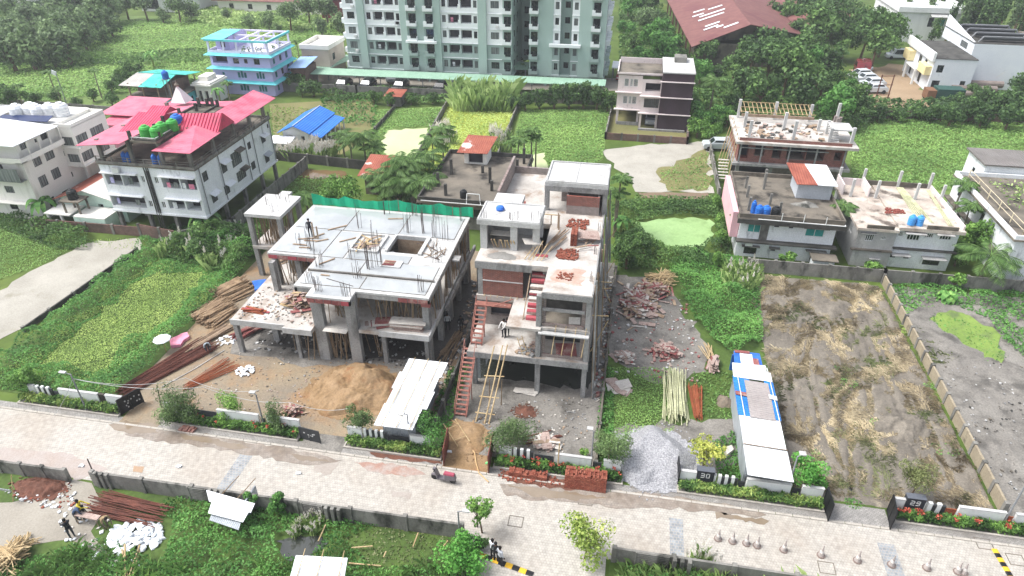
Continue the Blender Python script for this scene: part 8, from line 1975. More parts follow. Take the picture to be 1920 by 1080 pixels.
# small trees along the road
def ntree(label, px, py, z, key, H, rx, rz, lm, n=1500, leaf=.18, **k): return tree(label, spot(px, py, z), key, H, rx, rz, lm, k.pop('lobes', 12), n, leaf, trunk=k.pop('trunk', .06), **k)
LF_WIL = leaf_mat('bottlebrush_leaf', '#2a3c1c', '#42582a', '#5f7640')
ntree('grey green weeping tree by the left entrance', 337, 762, 1.2, 'willow', 3.5, 2.0, 1.7, LF_WIL, 4200, .17, aspect=.3)
ntree('small thin tree in the hedge before the wide frame', 430, 766, .9, 'thin', 2.4, 1.3, 1.1, LF_LIGHT, 1500, .16, aspect=.35)
ntree('thin grey green tree at the wood heap', 515, 788, .9, 'thin2', 2.6, 1.3, 1.3, LF_WIL, 1900, .16, aspect=.3)
ntree('bushy thin tree left of the sloping tin shed', 675, 800, .9, 'thin3', 2.7, 1.35, 1.3, LF_WIL, 2000, .17, aspect=.35)
ntree('leafy tree right of the sloping tin shed', 803, 815, .9, 'thin4', 3.0, 1.7, 1.5, LF_LUSH, 2600, .17, aspect=.35)
ntree('full grey green tree at the small sand heap', 960, 828, 1.2, 'willow', 3.5, 2.0, 1.7, LF_WIL, 4200, .17, aspect=.3)
ntree('weeping tree at the gravel heap', 1143, 848, 1.1, 'willow2', 3.4, 1.7, 1.6, LF_WIL, 3400, .17, aspect=.3)
ntree('small green bush beside the weeping tree', 1095, 850, .5, 'tinyb', 1.0, .4, .45, LF_LIGHT, 350, .14)
ntree('yellow leaved young tree beside number 30', 1322, 858, 1.3, 'yellow', 2.9, 1.5, 1.1, LF_YEL, 900, .2, lobes=9)
ntree('bright green tree at the end of the number 30 hedge', 1515, 888, 1.2, 'bright', 3.0, 1.5, 1.4, leaf_mat('vivid_leaf', '#24520f', '#3a7218', '#578c2c'), 1800, .18)
ntree('olive feathery tree beside number 29', 1718, 905, 1.4, 'olive', 3.5, 1.5, 1.5, leaf_mat('olive_leaf', '#3a4220', '#535a2e', '#707844'), 2800, .16, aspect=.3)
ntree('light green small tree behind the left hedge', 48, 712, 1.3, 'lfgt', 2.6, 1.5, 1.1, LF_LIGHT, 1700, .2)
ntree('round bright tree below the side road corner', 862, 1045, 1.1, 'round_small', 2.5, 1.6, 1.4, leaf_mat('vivid_leaf', '#24520f', '#3a7218', '#578c2c'), 2600, .17, lobes=16)
ntree('sparse young tree at the side road corner', 903, 965, 1.6, 'sparse', 3.4, 1.2, 1.3, LF_LIGHT, 650, .2, lobes=10)
ntree('pale yellow green tree left of the lower right wall', 1098, 1020, 1.4, 'paley', 3.1, 2.0, 1.4, leaf_mat('lime_leaf', '#4a6016', '#687a24', '#88903c'), 1700, .2, lobes=14)
ntree('dark low shrub at the foot of the sparse young tree', 897, 1022, .4, 'lowb', .9, .7, .4, LF_DARK, 700, .16, name='shrub', cat='shrub')
ntree('small shrub over the lower wall by the tin lean-to', 520, 945, .8, 'lowc', 1.6, .7, .7, LF_LUSH, 1000, .16, name='shrub', cat='shrub')
ntree('leafy shrub pushing over the tin lean-to', 468, 935, 1.1, 'lowd', 1.5, .5, .45, LF_LUSH, 600, .15, name='shrub', cat='shrub')
ntree('small shrub between the steel stair and tin shed', 850, 715, .4, 'lowe', .9, .8, .4, LF_TREE, 700, .14, name='shrub', cat='shrub')
carpet('weed_strip', 'long weeds between the tin shed and the brown gate', plan([(845, 690), (880, 690), (855, 770), (835, 835), (790, 860), (800, 800), (825, 740)]), LF_LUSH, 100, .2, .4, .8, .05, vbase=.5)
# sheds on the plots
t = thing('tin_shed', 'sloping white tin roofed shed beside the sand heap', 'shed', (-13.2, 34, 0))
for (y0, y1, x0, x1, z0, z1) in ((30.95, 33.0, -14.75, -12.1, 2.15, 2.25), (32.9, 34.6, -14.6, -11.7, 2.24, 2.34), (34.5, 36.2, -14.7, -11.75, 2.33, 2.43), (36.1, 37.7, -14.45, -11.55, 2.42, 2.5)):
 MB().slabq((x0, y0, z0), (x1, y0, z0), (x1 + .1, y1, z1), (x0 + .05, y1, z1), .04).build('roof_sheet', TIN, t)
for x in (-14.2, -13.2, -12.3): pole('batten', BAMBOO, t, (x, 30.9, 2.24), (x + .25, 37.8, 2.58), .03)
b = MB(); b.box(-14.5, 31.75, 0, -12.2, 31.85, 2.0); b.box(-14.5, 31.85, 0, -14.4, 37.5, 2.0); b.box(-12.3, 31.85, 0, -12.2, 37.5, 2.0); b.build('tin_wall', TIN_G, t)
t = thing('tin_shed', 'long patchwork tin shed with blue and white roof', 'shed', (10.6, 36.5, 0))
def shsheet(x0, x1, y0, y1, z, m, name='roof_sheet'): return MB().slabq((x0, y0, z), (x1, y0, z - .12), (x1, y1, z - .1), (x0, y1, z + .02), .04).build(name, m, t)
shsheet(9.0, 11.7, 30.7, 33.2, 2.3, TIN); shsheet(9.0, 11.65, 33.25, 35.9, 2.34, TIN)
shsheet(8.95, 10.1, 35.95, 40.0, 2.36, BLUE_R2); shsheet(11.1, 11.75, 36.0, 39.9, 2.3, BLUE_R2)
shsheet(9.7, 11.35, 35.8, 39.6, 2.42, TIN_P); shsheet(9.0, 11.7, 39.9, 40.9, 2.38, TIN)
shsheet(8.95, 10.15, 37.9, 38.25, 2.46, PLY_R, 'loose_board'); shsheet(11.2, 11.75, 37.9, 38.3, 2.42, TIN)
for x in (9.35, 11.55): pole('batten', FRAME_W, t, (x, 35.7, 2.42), (x - .1, 41.2, 2.46), .035)
pole('batten', BAMBOO_D, t, (9.0, 33.22, 2.4), (11.7, 33.22, 2.28), .03)
b = MB(); b.box(9.2, 31.9, 0, 11.5, 32.0, 2.0); b.box(9.15, 32.0, 0, 9.25, 40.7, 2.1); b.box(11.5, 32.0, 0, 11.6, 40.7, 2.0); b.build('tin_wall', TIN_G, t)
t = thing('lean_to', 'small blue and white lean-to behind the long shed', 'shed', (10.7, 43, 0))
MB().slabq((9.2, 41.4, 1.7), (11.6, 41.4, 1.75), (11.6, 42.2, 1.9), (9.2, 42.2, 1.85), .04).build('roof_sheet', TIN, t)
MB().slabq((9.4, 42.2, 1.6), (11.5, 42.2, 1.6), (11.4, 43.9, 1.7), (9.5, 43.9, 1.7), .05).build('roof_sheet', BLUET, t)
MB().slabq((9.9, 42.3, 1.68), (10.8, 42.3, 1.68), (10.8, 43.6, 1.75), (9.9, 43.6, 1.75), .03).build('loose_sheet', TIN, t)
board('loose_board', PLY_R, t, (11.0, 42.7, 1.75), (.4, .8, .05)); board('loose_board', PLY_R, t, (10.1, 43.8, 1.75), (1.1, .3, .05))
for x, y in ((9.4, 41.6), (11.4, 41.6), (9.5, 43.7), (11.3, 43.7)): pole('post', BAMBOO_D, t, (x, y, 0), (x, y, 1.65), .05)
b = MB(); b.box(9.4, 43.6, 0, 11.4, 43.7, 1.5); b.build('tarpaulin_wall', BLUET, t)
t = thing('lean_to', 'small grey tin lean-to in the lower left plot', 'shed', (-22.0, 22.7, 0))
for (a, z) in (((387, 920, 478, 945, 470, 960, 392, 940), 1.5), ((400, 935, 470, 955, 455, 978, 390, 962), 1.42)):
 p = [spot(a[2 * i], a[2 * i + 1], z) for i in range(4)]
 MB().slabq((*p[3], z), (*p[2], z - .05), (*p[1], z + .05), (*p[0], z + .08), .03).build('roof_sheet', TIN, t)
p = [spot(*q, 1.2) for q in ((398, 962), (452, 978), (447, 992), (392, 974))]; MB().slabq((*p[3], 1.15), (*p[2], 1.12), (*p[1], 1.22), (*p[0], 1.25), .03).build('roof_sheet', TIN_G, t)
c = spot(438, 962, 0)
b = MB(); b.box(c[0] - 1.1, c[1] - .2, 0, c[0] + 1.0, c[1] - .1, 1.3); b.box(c[0] + 1.0, c[1] - .1, 0, c[0] + 1.1, c[1] + 1.2, 1.3); b.build('tin_wall', TIN_G, t)
for dx in (-.5, .6): pole('batten', BAMBOO_D, t, (c[0] + dx, c[1] - .3, 1.52), (c[0] + dx + .4, c[1] + 1.5, 1.62), .03)
t = thing('tin_roof_hut', 'white flat tin hut roof at the bottom edge', 'shed', (-14.5, 17.2, 0))
p = [spot(a, c_, 1.8) for a, c_ in ((555, 1042), (652, 1047), (640, 1110), (535, 1110))]
MB().slabq((*p[3], 1.7), (*p[2], 1.7), (*p[1], 1.85), (*p[0], 1.85), .05).build('roof_sheet', TIN, t)
for f in (.12, .48, .88): pole('batten', BAMBOO, t, Vector((*p[3], 1.76)).lerp(Vector((*p[2], 1.76)), f), Vector((*p[0], 1.95)).lerp(Vector((*p[1], 1.95)), f) + Vector((.05, .35, .03)), .03)
cx_, cy_ = sum(q[0] for q in p) / 4, sum(q[1] for q in p) / 4
MB().box(cx_ - 1.1, cy_ - 1.0, 0, cx_ + 1.1, cy_ + .8, 1.65).build('tin_wall', TIN_G, t)
# heaps and stacks
def heap(name, label, cat, px, py, rx, ry, h, m, seed, **k):
 x, y = spot(px, py)
 sheet('spill', ragged([(x + rx * 1.12 * math.cos(a), y + ry * 1.12 * math.sin(a)) for a in np.linspace(0, 6.28, 22)[:-1]], .22, .2, seed), .044 + .001 * seed, m)
 rubble('spill_grains', 'loose grains spilt round the %s' % label, [(x + rx * 1.4 * math.cos(a), y + ry * 1.4 * math.sin(a)) for a in np.linspace(0, 6.28, 16)[:-1]], 160, (m,), (.03, .09), .05)
 o = put(name, mound_mesh(name, x, y, rx, ry, h, m, seed, **k), loc=(x, y, .03)); return tag(o, label, cat)
heap('sand_heap', 'large orange sand heap in the site yard', 'sand heap', 666, 732, 3.3, 2.8, 1.6, SAND, 2, n=110, rough=.09, peak=[(.15, .3, 1.0), (-.3, .0, .62), (.1, -.35, .6)])
heap('sand_heap', 'small orange sand heap at the brown gate', 'sand heap', 868, 822, 1.7, 1.6, .4, SAND, 5, n=50, rough=.35, peak=[(.0, .5, 1.0), (-.4, .1, .7), (.5, 0, .6)])
heap('gravel_heap', 'pale grey gravel heap at the plot entrance', 'gravel heap', 1226, 860, 2.7, 2.6, .95, GRAVEL, 3, n=70, rough=.05, power=.45, peak=[(0, .25, .95), (-.35, .25, .95), (.3, .1, .95), (.0, -.3, .6)])
heap('earth_heap', 'dark red earth heap before the tall frame', 'earth heap', 985, 772, .75, .55, .35, REDEARTH, 4, n=30, rough=.3)
heap('earth_heap', 'rusty earth and rubbish heap beside the lower drive', 'earth heap', 75, 915, 1.6, .8, .5, REDEARTH, 6, n=40, rough=.6)
heap('mud_heap', 'grey dumped mud bank in the cleared plot', 'mud heap', 1690, 800, 2.4, 1.7, .6, G_DARKMUD, 7, n=44, rough=.4)
heap('mud_heap', 'grey mud ridge at the rear of the cleared plot', 'mud heap', 1560, 580, 2.2, 2.2, .4, G_DARKMUD, 8, n=44, rough=.4)
def log_pile(label, px, py, n, L, ang, rows, m=LOG, r=(.05, .08), name='pole_stack', cat='pole stack', w=2.0, spread=.1):
 x, y = spot(px, py)
 t = thing(name, label, cat, (x, y, 0))
 d = Vector((math.cos(ang), math.sin(ang), 0)); s = Vector((-d.y, d.x, 0))
 for i in range(n):
  row = i * rows // n
  off = random.uniform(-w, w) * (1 - .14 * row); sh = random.uniform(-.4, .4)
  a2 = random.gauss(0, spread)
  dd = Vector((math.cos(ang + a2), math.sin(ang + a2), 0))
  c_ = Vector((x, y, .1 + row * .13)) + s * off + d * sh
  LL = L * random.uniform(.75, 1.05) / 2
  pole('pole', m, t, c_ - dd * LL + Vector((0, 0, random.uniform(0, .06))), c_ + dd * LL + Vector((0, 0, random.uniform(0, .1))), random.uniform(*r), 6)
 return t
log_pile('near stack of brown timber poles beside the wide frame', 404, 592, 110, 2.9, 1.2, 6, w=2.1)
log_pile('far stack of brown timber poles beside the wide frame', 436, 548, 110, 2.9, 1.05, 6, w=1.9)
log_pile('loose planks lying along the left plot edge', 395, 635, 18, 4.5, 1.15, 2, TIMBER, (.05, .08), 'plank_row', 'plank stack', .5, .08)
log_pile('planks leaning under the left terrace', 470, 625, 18, 2.6, 1.0, 4, PLY_R, (.05, .09), 'plank_row', 'plank stack', .7, .1)
log_pile('bundle of long greenish bamboo beside the gravel heap', 1265, 745, 70, 5.4, 1.58, 5, BAMBOO_G, (.03, .045), 'bamboo_bundle', 'bamboo bundle', .95, .045)
log_pile('bundle of dark steel rods in the lower drive yard', 243, 958, 60, 5.0, -.06, 3, STEEL_R, (.02, .035), 'steel_rod_bundle', 'steel rods', 1.0, .04)
log_pile('scattered brown bamboo heap at the lower left corner', 25, 1052, 120, 1.5, .3, 6, BAMBOO, (.03, .05), 'bamboo_heap', 'bamboo heap', 1.3, 1.0)
log_pile('dry bamboo tangle on the rubble behind the tall frame', 1240, 530, 70, 2.6, .4, 5, BAMBOO, (.03, .05), 'bamboo_heap', 'bamboo heap', 1.3, .8)
log_pile('few yellow bamboo poles leaning by the board piles', 1327, 668, 12, 2.2, 1.7, 3, BAMBOO, (.03, .05), 'bamboo_bundle', 'bamboo bundle', .4, .15)
log_pile('loose yellow bamboo poles by the white sacks', 243, 1060, 6, 2.8, -1.1, 2, BAMBOO, (.04, .06), 'bamboo_bundle', 'bamboo bundle', .5, .15)
log_pile('dark poles in the passage between the frames', 852, 650, 16, 4.0, 1.4, 2, BAMBOO_D, (.04, .06), 'bamboo_bundle', 'bamboo bundle', .6, .08)
log_pile('loose planks at the tall frame front yard', 1010, 818, 5, 2.8, .5, 1, STEEL_R, (.04, .05), 'plank_row', 'plank stack', .6, .1)
def rods(label, px, py, n, L, ang, w, m, fan=.05):
 x, y = spot(px, py); b = MB(); d = ang
 for i in range(n):
  off = random.uniform(-w, w); a2 = d + off / w * fan + random.gauss(0, .01); s = (-math.sin(d) * off, math.cos(d) * off)
  LL = L * random.uniform(.8, 1.05) / 2; sh = random.uniform(-.4, .4)
  cx, cy = x + s[0] + math.cos(d) * sh, y + s[1] + math.sin(d) * sh; z = .06 + random.random() * .22
  b.bar((cx - math.cos(a2) * LL, cy - math.sin(a2) * LL, z), (cx + math.cos(a2) * LL, cy + math.sin(a2) * LL, z + random.uniform(-.03, .03)), .02, 4)
 o = b.build('rebar_bundle', m, None, org=(x, y, 0)); return tag(o, label, 'steel bars', kind='stuff')
rods('dark rusty reinforcing bars along the left plot edge', 315, 690, 150, 7.5, 1.15, .9, STEEL_R, .08)
rods('orange rusty bars beside the greenish bamboo', 1305, 755, 70, 3.4, 1.6, .4, STEEL_O, .08)
rods('faint rusty bars in the site yard', 395, 705, 30, 4.0, 1.05, .6, STEEL_O, .2)
# formwork boards right of the tall frame
board_pile('wide tumbled heap of pink boards behind the tall frame', *spot(1195, 572), .05, 3.0, 4.4, 290, .8, (PLY, PLY_R, PLY, PLY_G, TIMBER), L=(.5, 1.7), W=(.08, .4))
board_pile('second tumbled heap of boards nearer the bamboo tangle', *spot(1225, 545), .05, 2.4, 2.0, 140, .6, (PLY, PLY_R, TIMBER), L=(.5, 1.7), W=(.08, .35))
board_pile('rounded heap of pinkish planks in the middle plot', *spot(1247, 662), .05, 1.5, 1.3, 150, .7, (PLY, PLY, PLY_R), L=(.7, 1.3), W=(.15, .35))
board_pile('low pile of pallets and boards by the plot wall', *spot(1172, 672), .05, 1.2, .8, 80, .5, (PLY, PLY_G, PLY), L=(.6, 1.1), W=(.12, .4), tidy=.5)
board_pile('tidy upright pile of pink planks by the lean-to', *spot(1337, 690), .05, .55, .7, 44, .9, (PLY, PLY_R, PLY), L=(1.0, 1.4), W=(.12, .25), tidy=.9, rot0=1.5)
board_pile('flat boards dropped on the grass by the plot wall', *spot(1160, 728), .05, .8, .6, 9, .2, (PLY, PLY_G), L=(1.0, 1.6), W=(.6, 1.0))
board_pile('broken boards at the corner of the front wall', *spot(1022, 832), .05, .8, .5, 14, .3, (PLY, TIMBER, PLY_G), L=(.8, 1.9), W=(.1, .7))
board_pile('splintered wood heap behind the red flowered hedge', *spot(548, 775), .05, 1.2, .8, 110, .6, (TIMBER, PLY, PLY_R), L=(.3, .9), W=(.06, .2))
board_pile('pale boards lying before the tall frame', *spot(983, 735), .05, .7, .2, 3, .1, (PLY_G,), L=(1.6, 1.9), W=(.5, .6), tidy=.97)
# brick stacks by the road
def brick_stack(label, x0, y0, nx, ny, nz, batter=.0, m=BRICKBIT, ragged_top=.2):
 b = MB()
 for k in range(nz):
  for i in range(nx):
   for j in range(ny):
    if k > nz - 3 and random.random() < ragged_top * (k - nz + 3): continue
    if 0 < j < ny - 1 and 0 < i < nx - 1 and k < nz - 2: continue
    ox = x0 + i * .125 + random.uniform(-.008, .008) + (.0 if k % 2 else .02); oy = y0 + j * .25 + batter * k + random.uniform(-.01, .01)
    b.box(ox, oy, .03 + k * .085, ox + .112, oy + .235, .03 + k * .085 + .075)
 o = b.build('brick_stack', m, None, org=(x0, y0, 0)); return tag(o, label, 'brick stack')
brick_stack('long neat stack of red bricks at the roadside', -1.95, 29.75, 21, 3, 11, .03)
brick_stack('lower half used stack of red bricks at the roadside', -5.6, 30.05, 20, 2, 5, .02, ragged_top=.45)
brick_stack('tiny pile of mottled bricks before the red flowered hedge', -28.9, 30.05, 9, 2, 3, .0, mat('mottled_brick', '#96685c', '#a88176', scale=4, fine=.25), .5)
rubble('brick_scatter', 'loose red bricks spilt at the roadside stacks', [(-6.2, 29.7), (-2.0, 29.7), (-2.0, 30.7), (-6.2, 30.6)], 90, (BRICKBIT,), (.06, .12), .05, 'bricks')
# sacks
def sacks(label, px, py, n, w, d, h, m=SACK, L=.5):
 x, y = spot(px, py); t = thing('sack_heap', label, 'sack heap', (x, y, 0))
 V, F = [], []
 for iz, (s, z) in enumerate(((.75, -.5), (1, 0), (.75, .5))):
  for k in range(8):
   a = k * math.pi / 4; q = 1 + .12 * math.sin(3 * a + iz); V.append((math.cos(a) * .5 * s * q, math.sin(a) * .3 * s * q, z * .22))
 for r in range(2):
  for k in range(8): F.append((r * 8 + k, r * 8 + (k + 1) % 8, (r + 1) * 8 + (k + 1) % 8, (r + 1) * 8 + k))
 me = bpy.data.meshes.new('sack'); me.from_pydata(V, [], F + [tuple(range(7, -1, -1)), tuple(range(16, 24))]); me.materials.append(m)
 for i in range(n):
  a, r = random.uniform(0, 6.28), random.random() ** .5
  put('sack', me, t, loc=(math.cos(a) * r * w, math.sin(a) * r * d, .1 + h * (1 - r) * random.random()), rot=(random.uniform(-.4, .4), random.uniform(-.4, .4), random.uniform(0, 3)), scale=(L * random.uniform(.7, 1.3),) * 3)
 return t
sacks('large heap of empty white sacks in the lower left plot', 255, 1008, 150, 1.6, 1.1, .5)
sacks('white sack and rubble heap in the site yard', 460, 697, 60, .7, .6, .2, L=.3)
sacks('white sack scraps under the left terrace edge', 425, 640, 40, .8, .7, .1, L=.3)
o = MB().prism(ragged(plan([(322, 640), (350, 628), (358, 634), (340, 650), (322, 652)]), .12, .3, 5), .05, .3).build('plastic_sheet', PINKT, None, org=(*spot(340, 640), 0)); tag(o, 'crumpled pink plastic sheet at the left plot edge', 'plastic sheet')
t = thing('parasol', 'small white parasol stall at the left plot edge', 'parasol', (*spot(312, 660), 0))
p0 = spot(312, 660); pole('pole', BAMBOO, t, (*p0, 0), (*p0, 1.6), .03); MB().lathe(p0[0], p0[1], [(.7, 1.3), (.66, 1.34), (.05, 1.62)], 8).build('canopy', SACK, t)
t = thing('parasol', 'tilted grey sign board at the lower left edge', 'sign', (*spot(25, 940), 0)); p0 = spot(25, 940); pole('pole', BAMBOO, t, (*p0, 0), (p0[0] + .4, p0[1] + .4, 2.0), .03); board('board', TIN_G, t, (p0[0] - .1, p0[1], 1.0), (.6, .04, .5), (.5, .4, .3)); t.name = 'sign_board'
# litter
rubble('yard_litter', 'pale chips and scraps strewn over the site yard', plan([(300, 780), (430, 650), (600, 690), (590, 780), (480, 790)]), 230, (PLY_G, CONC, PLY, G_GREY, TIMBER, CONC_OLD), (.03, .1), .05)
rubble('yard_litter', 'pale rubble strewn before the tall frame', plan([(890, 760), (1100, 745), (1105, 850), (1010, 850), (900, 800)]), 260, (CONC_OLD, PLY_G, CONC, G_GREY, TIMBER, CONC), (.03, .11), .05)
rubble('yard_litter', 'rubble along the wall right of the tall frame', [(-.9, 38), (-.2, 38), (-.2, 56), (-.9, 56)], 200, (CONC_PALE, PLY_G, CONC, PLY_R, TIMBER), (.05, .22), .05)
rubble('yard_litter', 'rubble in the passage between the frames', [(-12.9, 36), (-11.5, 36), (-11.5, 53), (-12.9, 53)], 180, (CONC, TIMBER, CONC_PALE, PLY), (.05, .25), .05)
rubble('yard_litter', 'grey rubble under the wide frame', rect(-28.5, 39.5, -14, 44), 260, (CONC, CONC_DARK, CONC_PALE), (.05, .2), .05)
rubble('plot_litter', 'pale stones and scraps over the right mud plot', plan([(1720, 650), (1930, 690), (1930, 940), (1860, 900)]), 200, (CONC_PALE, CONC, CONC_OLD, CONC_DARK, G_GREY), (.03, .13), .1)
rubble('plot_litter', 'broken scraps over the middle plot', plan([(1140, 560), (1300, 560), (1320, 720), (1150, 700)]), 200, (PLY, CONC_PALE, PLY_R), (.04, .18), .06)
rubble('plot_litter', 'scraps beside the lower drive', plan([(0, 920), (130, 905), (160, 960), (60, 950)]), 90, (SACK, CONC_PALE, BRICKBIT), (.04, .14), .04)
rubble('plot_litter', 'white scraps around the lower left workers', plan([(110, 960), (200, 950), (210, 1030), (290, 1075), (200, 1075), (120, 1010)]), 60, (SACK, PLY_G), (.05, .18), .05)
for (px, py, m, lb) in ((560, 888, SACK, 'scrap of white paper on the road by the left drive'), (153, 875, SACK, 'pale rag on the road by the lower left wall'), (336, 876, SACK, 'white scrap on the pavers below the left drive'), (915, 870, mat('light_green_bag', '#7fd98a', None), 'light green plastic bag at the brown gate'), (843, 848, SACK, 'pale sack beside the small sand heap')):
 x, y = spot(px, py); o = MB().prism(ragged([(x - .16, y - .1), (x + .16, y - .08), (x + .12, y + .1), (x - .14, y + .1)], .04, .15, int(px)), .03, .12).build('plastic_scrap', m, None, org=(x, y, 0)); tag(o, lb, 'litter')
o = MB().prism([spot(a, c_, .5) for a, c_ in ((1360, 838), (1372, 834), (1376, 842), (1363, 852))], .02, .5).build('boulder', PLY_G, None, org=(*spot(1366, 845), 0)); tag(o, 'pale block lying in the weeds by the long shed', 'block')
o = put('boulder', mound_mesh('boulder', *spot(1360, 755), .8, .7, .7, mat('grey_brown_rock', '#6f6458', '#857a6c', bump=.5, scale=1.5), 9, 24, .3), loc=(*spot(1360, 755), 0)); tag(o, 'grey brown boulder left of the blue shed roof', 'boulder')
# bamboo frames: trestles, small ladders, bed frames on the lower plot
def frame_ladder(label, p, q, w, n, m=BAMBOO, r=.035):
 p, q = Vector(p), Vector(q); s = (q - p).cross(Vector((0, 0, 1))); s = s.normalized() * w / 2 if s.length > .01 else Vector((w / 2, 0, 0))
 t = thing('ladder', label, 'ladder', tuple(p))
 for k in (-1, 1): pole('stile', m, t, p + s * k, q + s * k, r)
 for i in range(n):
  f = (i + .5) / n; c_ = p.lerp(q, f); pole('rung', m, t, c_ - s, c_ + s, r * .8)
 return t
frame_ladder('short bamboo ladder lying on the small sand heap', (*spot(870, 838), .3), (*spot(843, 800), .5), .9, 2)
frame_ladder('white trestle ladder on the first floor by the workers', (-5.9, 38.6, B_1), (-6.4, 39.1, B_1 + 1.1), .4, 3, BAMBOO)
frame_ladder('red painted trestle beside the sand heap', (-15.2, 37.4, .1), (-15.6, 36.0, .5), .6, 3, STAIR_P)
for (a, b_, lb) in (((700, 1030), (660, 1032), 'bamboo stick lying left of the cleared bed'), ((785, 1005), (775, 1030), 'bamboo stick at the middle of the cleared bed'), ((725, 1040), (720, 1050), 'short bamboo stub at the cleared bed'), ((840, 1020), (830, 1032), 'bamboo stick near the round bright tree'), ((655, 1062), (715, 1066), 'bamboo stick below the cleared bed'), ((612, 990), (598, 1020), 'bamboo pole leaning at the dark pool')):
 pa, pb = spot(*a), spot(*b_); t = thing('bamboo_stick', lb, 'bamboo pole', (*pa, 0)); pole('shaft', BAMBOO, t, (*pa, .3), (*pb, .25), .045)
carpet('cleared_bed', 'thin grass on the cleared bed below the road wall', plan([(720, 985), (870, 1005), (860, 1060), (700, 1070), (650, 1010)]), LF_DRYG, 40, .15, .08, .8, .01, vbase=.4, cat='grass')
# cones, scooter, cars
def cone(px, py, lb):
 x, y = spot(px, py); t = thing('traffic_cone', lb, 'traffic cone', (x, y, .012), 'cones along the road'); t.scale = (1.2, 1.2, 1.2)
 z = .012
 MB().lathe(x, y, [(.2, z), (.2, z + .05), (.17, z + .06)], 10).build('base', mat('faded_cone_base', '#7d6f68', None), t)
 MB().lathe(x, y, [(.15, z + .06), (.1, z + .24)], 10).build('lower_band', mat('faded_cone_grey', '#a39a95', None), t)
 MB().lathe(x, y, [(.1, z + .24), (.07, z + .38)], 10).build('pale_band', mat('faded_cone_pale', '#cfcac5', None), t)
 MB().lathe(x, y, [(.07, z + .38), (.03, z + .55), (.03, z + .72)], 10).build('top', mat('faded_cone_grey', '#a39a95', None), t)
CN = ((1346, 1011), (1373, 1016), (1399, 1020), (1419, 1024), (1469, 1032), (1539, 1042), (1607, 1052), (1671, 1060), (1737, 1066), (1795, 1073), (1806, 1075))
ORD = ('leftmost', 'second', 'third', 'fourth', 'fifth', 'sixth', 'seventh', 'eighth', 'ninth', 'tenth', 'eleventh')
for i, (a, c_) in enumerate(CN): cone(a, c_, '%s faded traffic cone counted from the side road end' % ORD[i])
def scooter(label, px, py, rz):
 x, y = spot(px, py); t = thing('scooter', label, 'scooter', (x, y, .012), rotz=rz)
 M1, M2 = mat('grey_scooter_paint', '#6f6a6e', None, rough=.4), mat('dark_red_seat', '#9b4a5a', None)
 def P_add(name, m, mb): put(name, mb.mesh(name, m), t)
 for s in (-.62, .62): P_add('wheel', BLACK, MB().add(*ring(s, 0, .22, .22, .09)))
 P_add('floorboard', M1, MB().box(-.3, -.16, .25, .25, .16, .33))
 P_add('rear_body', M1, MB().add([(.1, -.18, .3), (.85, -.14, .4), (.85, .14, .4), (.1, .18, .3), (.15, -.16, .72), (.8, -.12, .75), (.8, .12, .75), (.15, .16, .72)], [(0, 3, 2, 1), (4, 5, 6, 7), (0, 1, 5, 4), (1, 2, 6, 5), (2, 3, 7, 6), (3, 0, 4, 7)]))
 P_add('seat', M2, MB().add([(.05, -.15, .72), (.78, -.13, .76), (.78, .13, .76), (.05, .15, .72), (.08, -.12, .84), (.75, -.1, .86), (.75, .1, .86), (.08, .12, .84)], [(0, 3, 2, 1), (4, 5, 6, 7), (0, 1, 5, 4), (1, 2, 6, 5), (2, 3, 7, 6), (3, 0, 4, 7)]))
 P_add('leg_shield', M1, MB().add([(-.3, -.2, .3), (-.3, .2, .3), (-.5, .16, .95), (-.5, -.16, .95), (-.38, -.2, .3), (-.38, .2, .3), (-.58, .16, .95), (-.58, -.16, .95)], [(0, 1, 2, 3), (7, 6, 5, 4), (0, 3, 7, 4), (1, 5, 6, 2), (3, 2, 6, 7)]))
 P_add('handlebar', BLACK, MB().bar((-.5, -.33, 1.02), (-.5, .33, 1.02), .03, 6))
 P_add('headlamp', M1, MB().box(-.66, -.1, .88, -.48, .1, 1.05))
 P_add('front_fender', M1, MB().box(-.8, -.08, .4, -.45, .08, .47))
 return t
def ring(cx, cy, cz, r, w, n=12):
 V, F = [], []
 for s in (-w / 2, w / 2):
  for i in range(n): a = 2 * math.pi * i / n; V.append((cx + r * math.cos(a), cy + s, cz + r * math.sin(a)))
 F = [(i, (i + 1) % n, n + (i + 1) % n, n + i) for i in range(n)] + [tuple(range(n - 1, -1, -1)), tuple(range(n, 2 * n))]
 return V, F
scooter('grey scooter with dark red seat parked at the road edge', 832, 902, -.12)
_car = {}
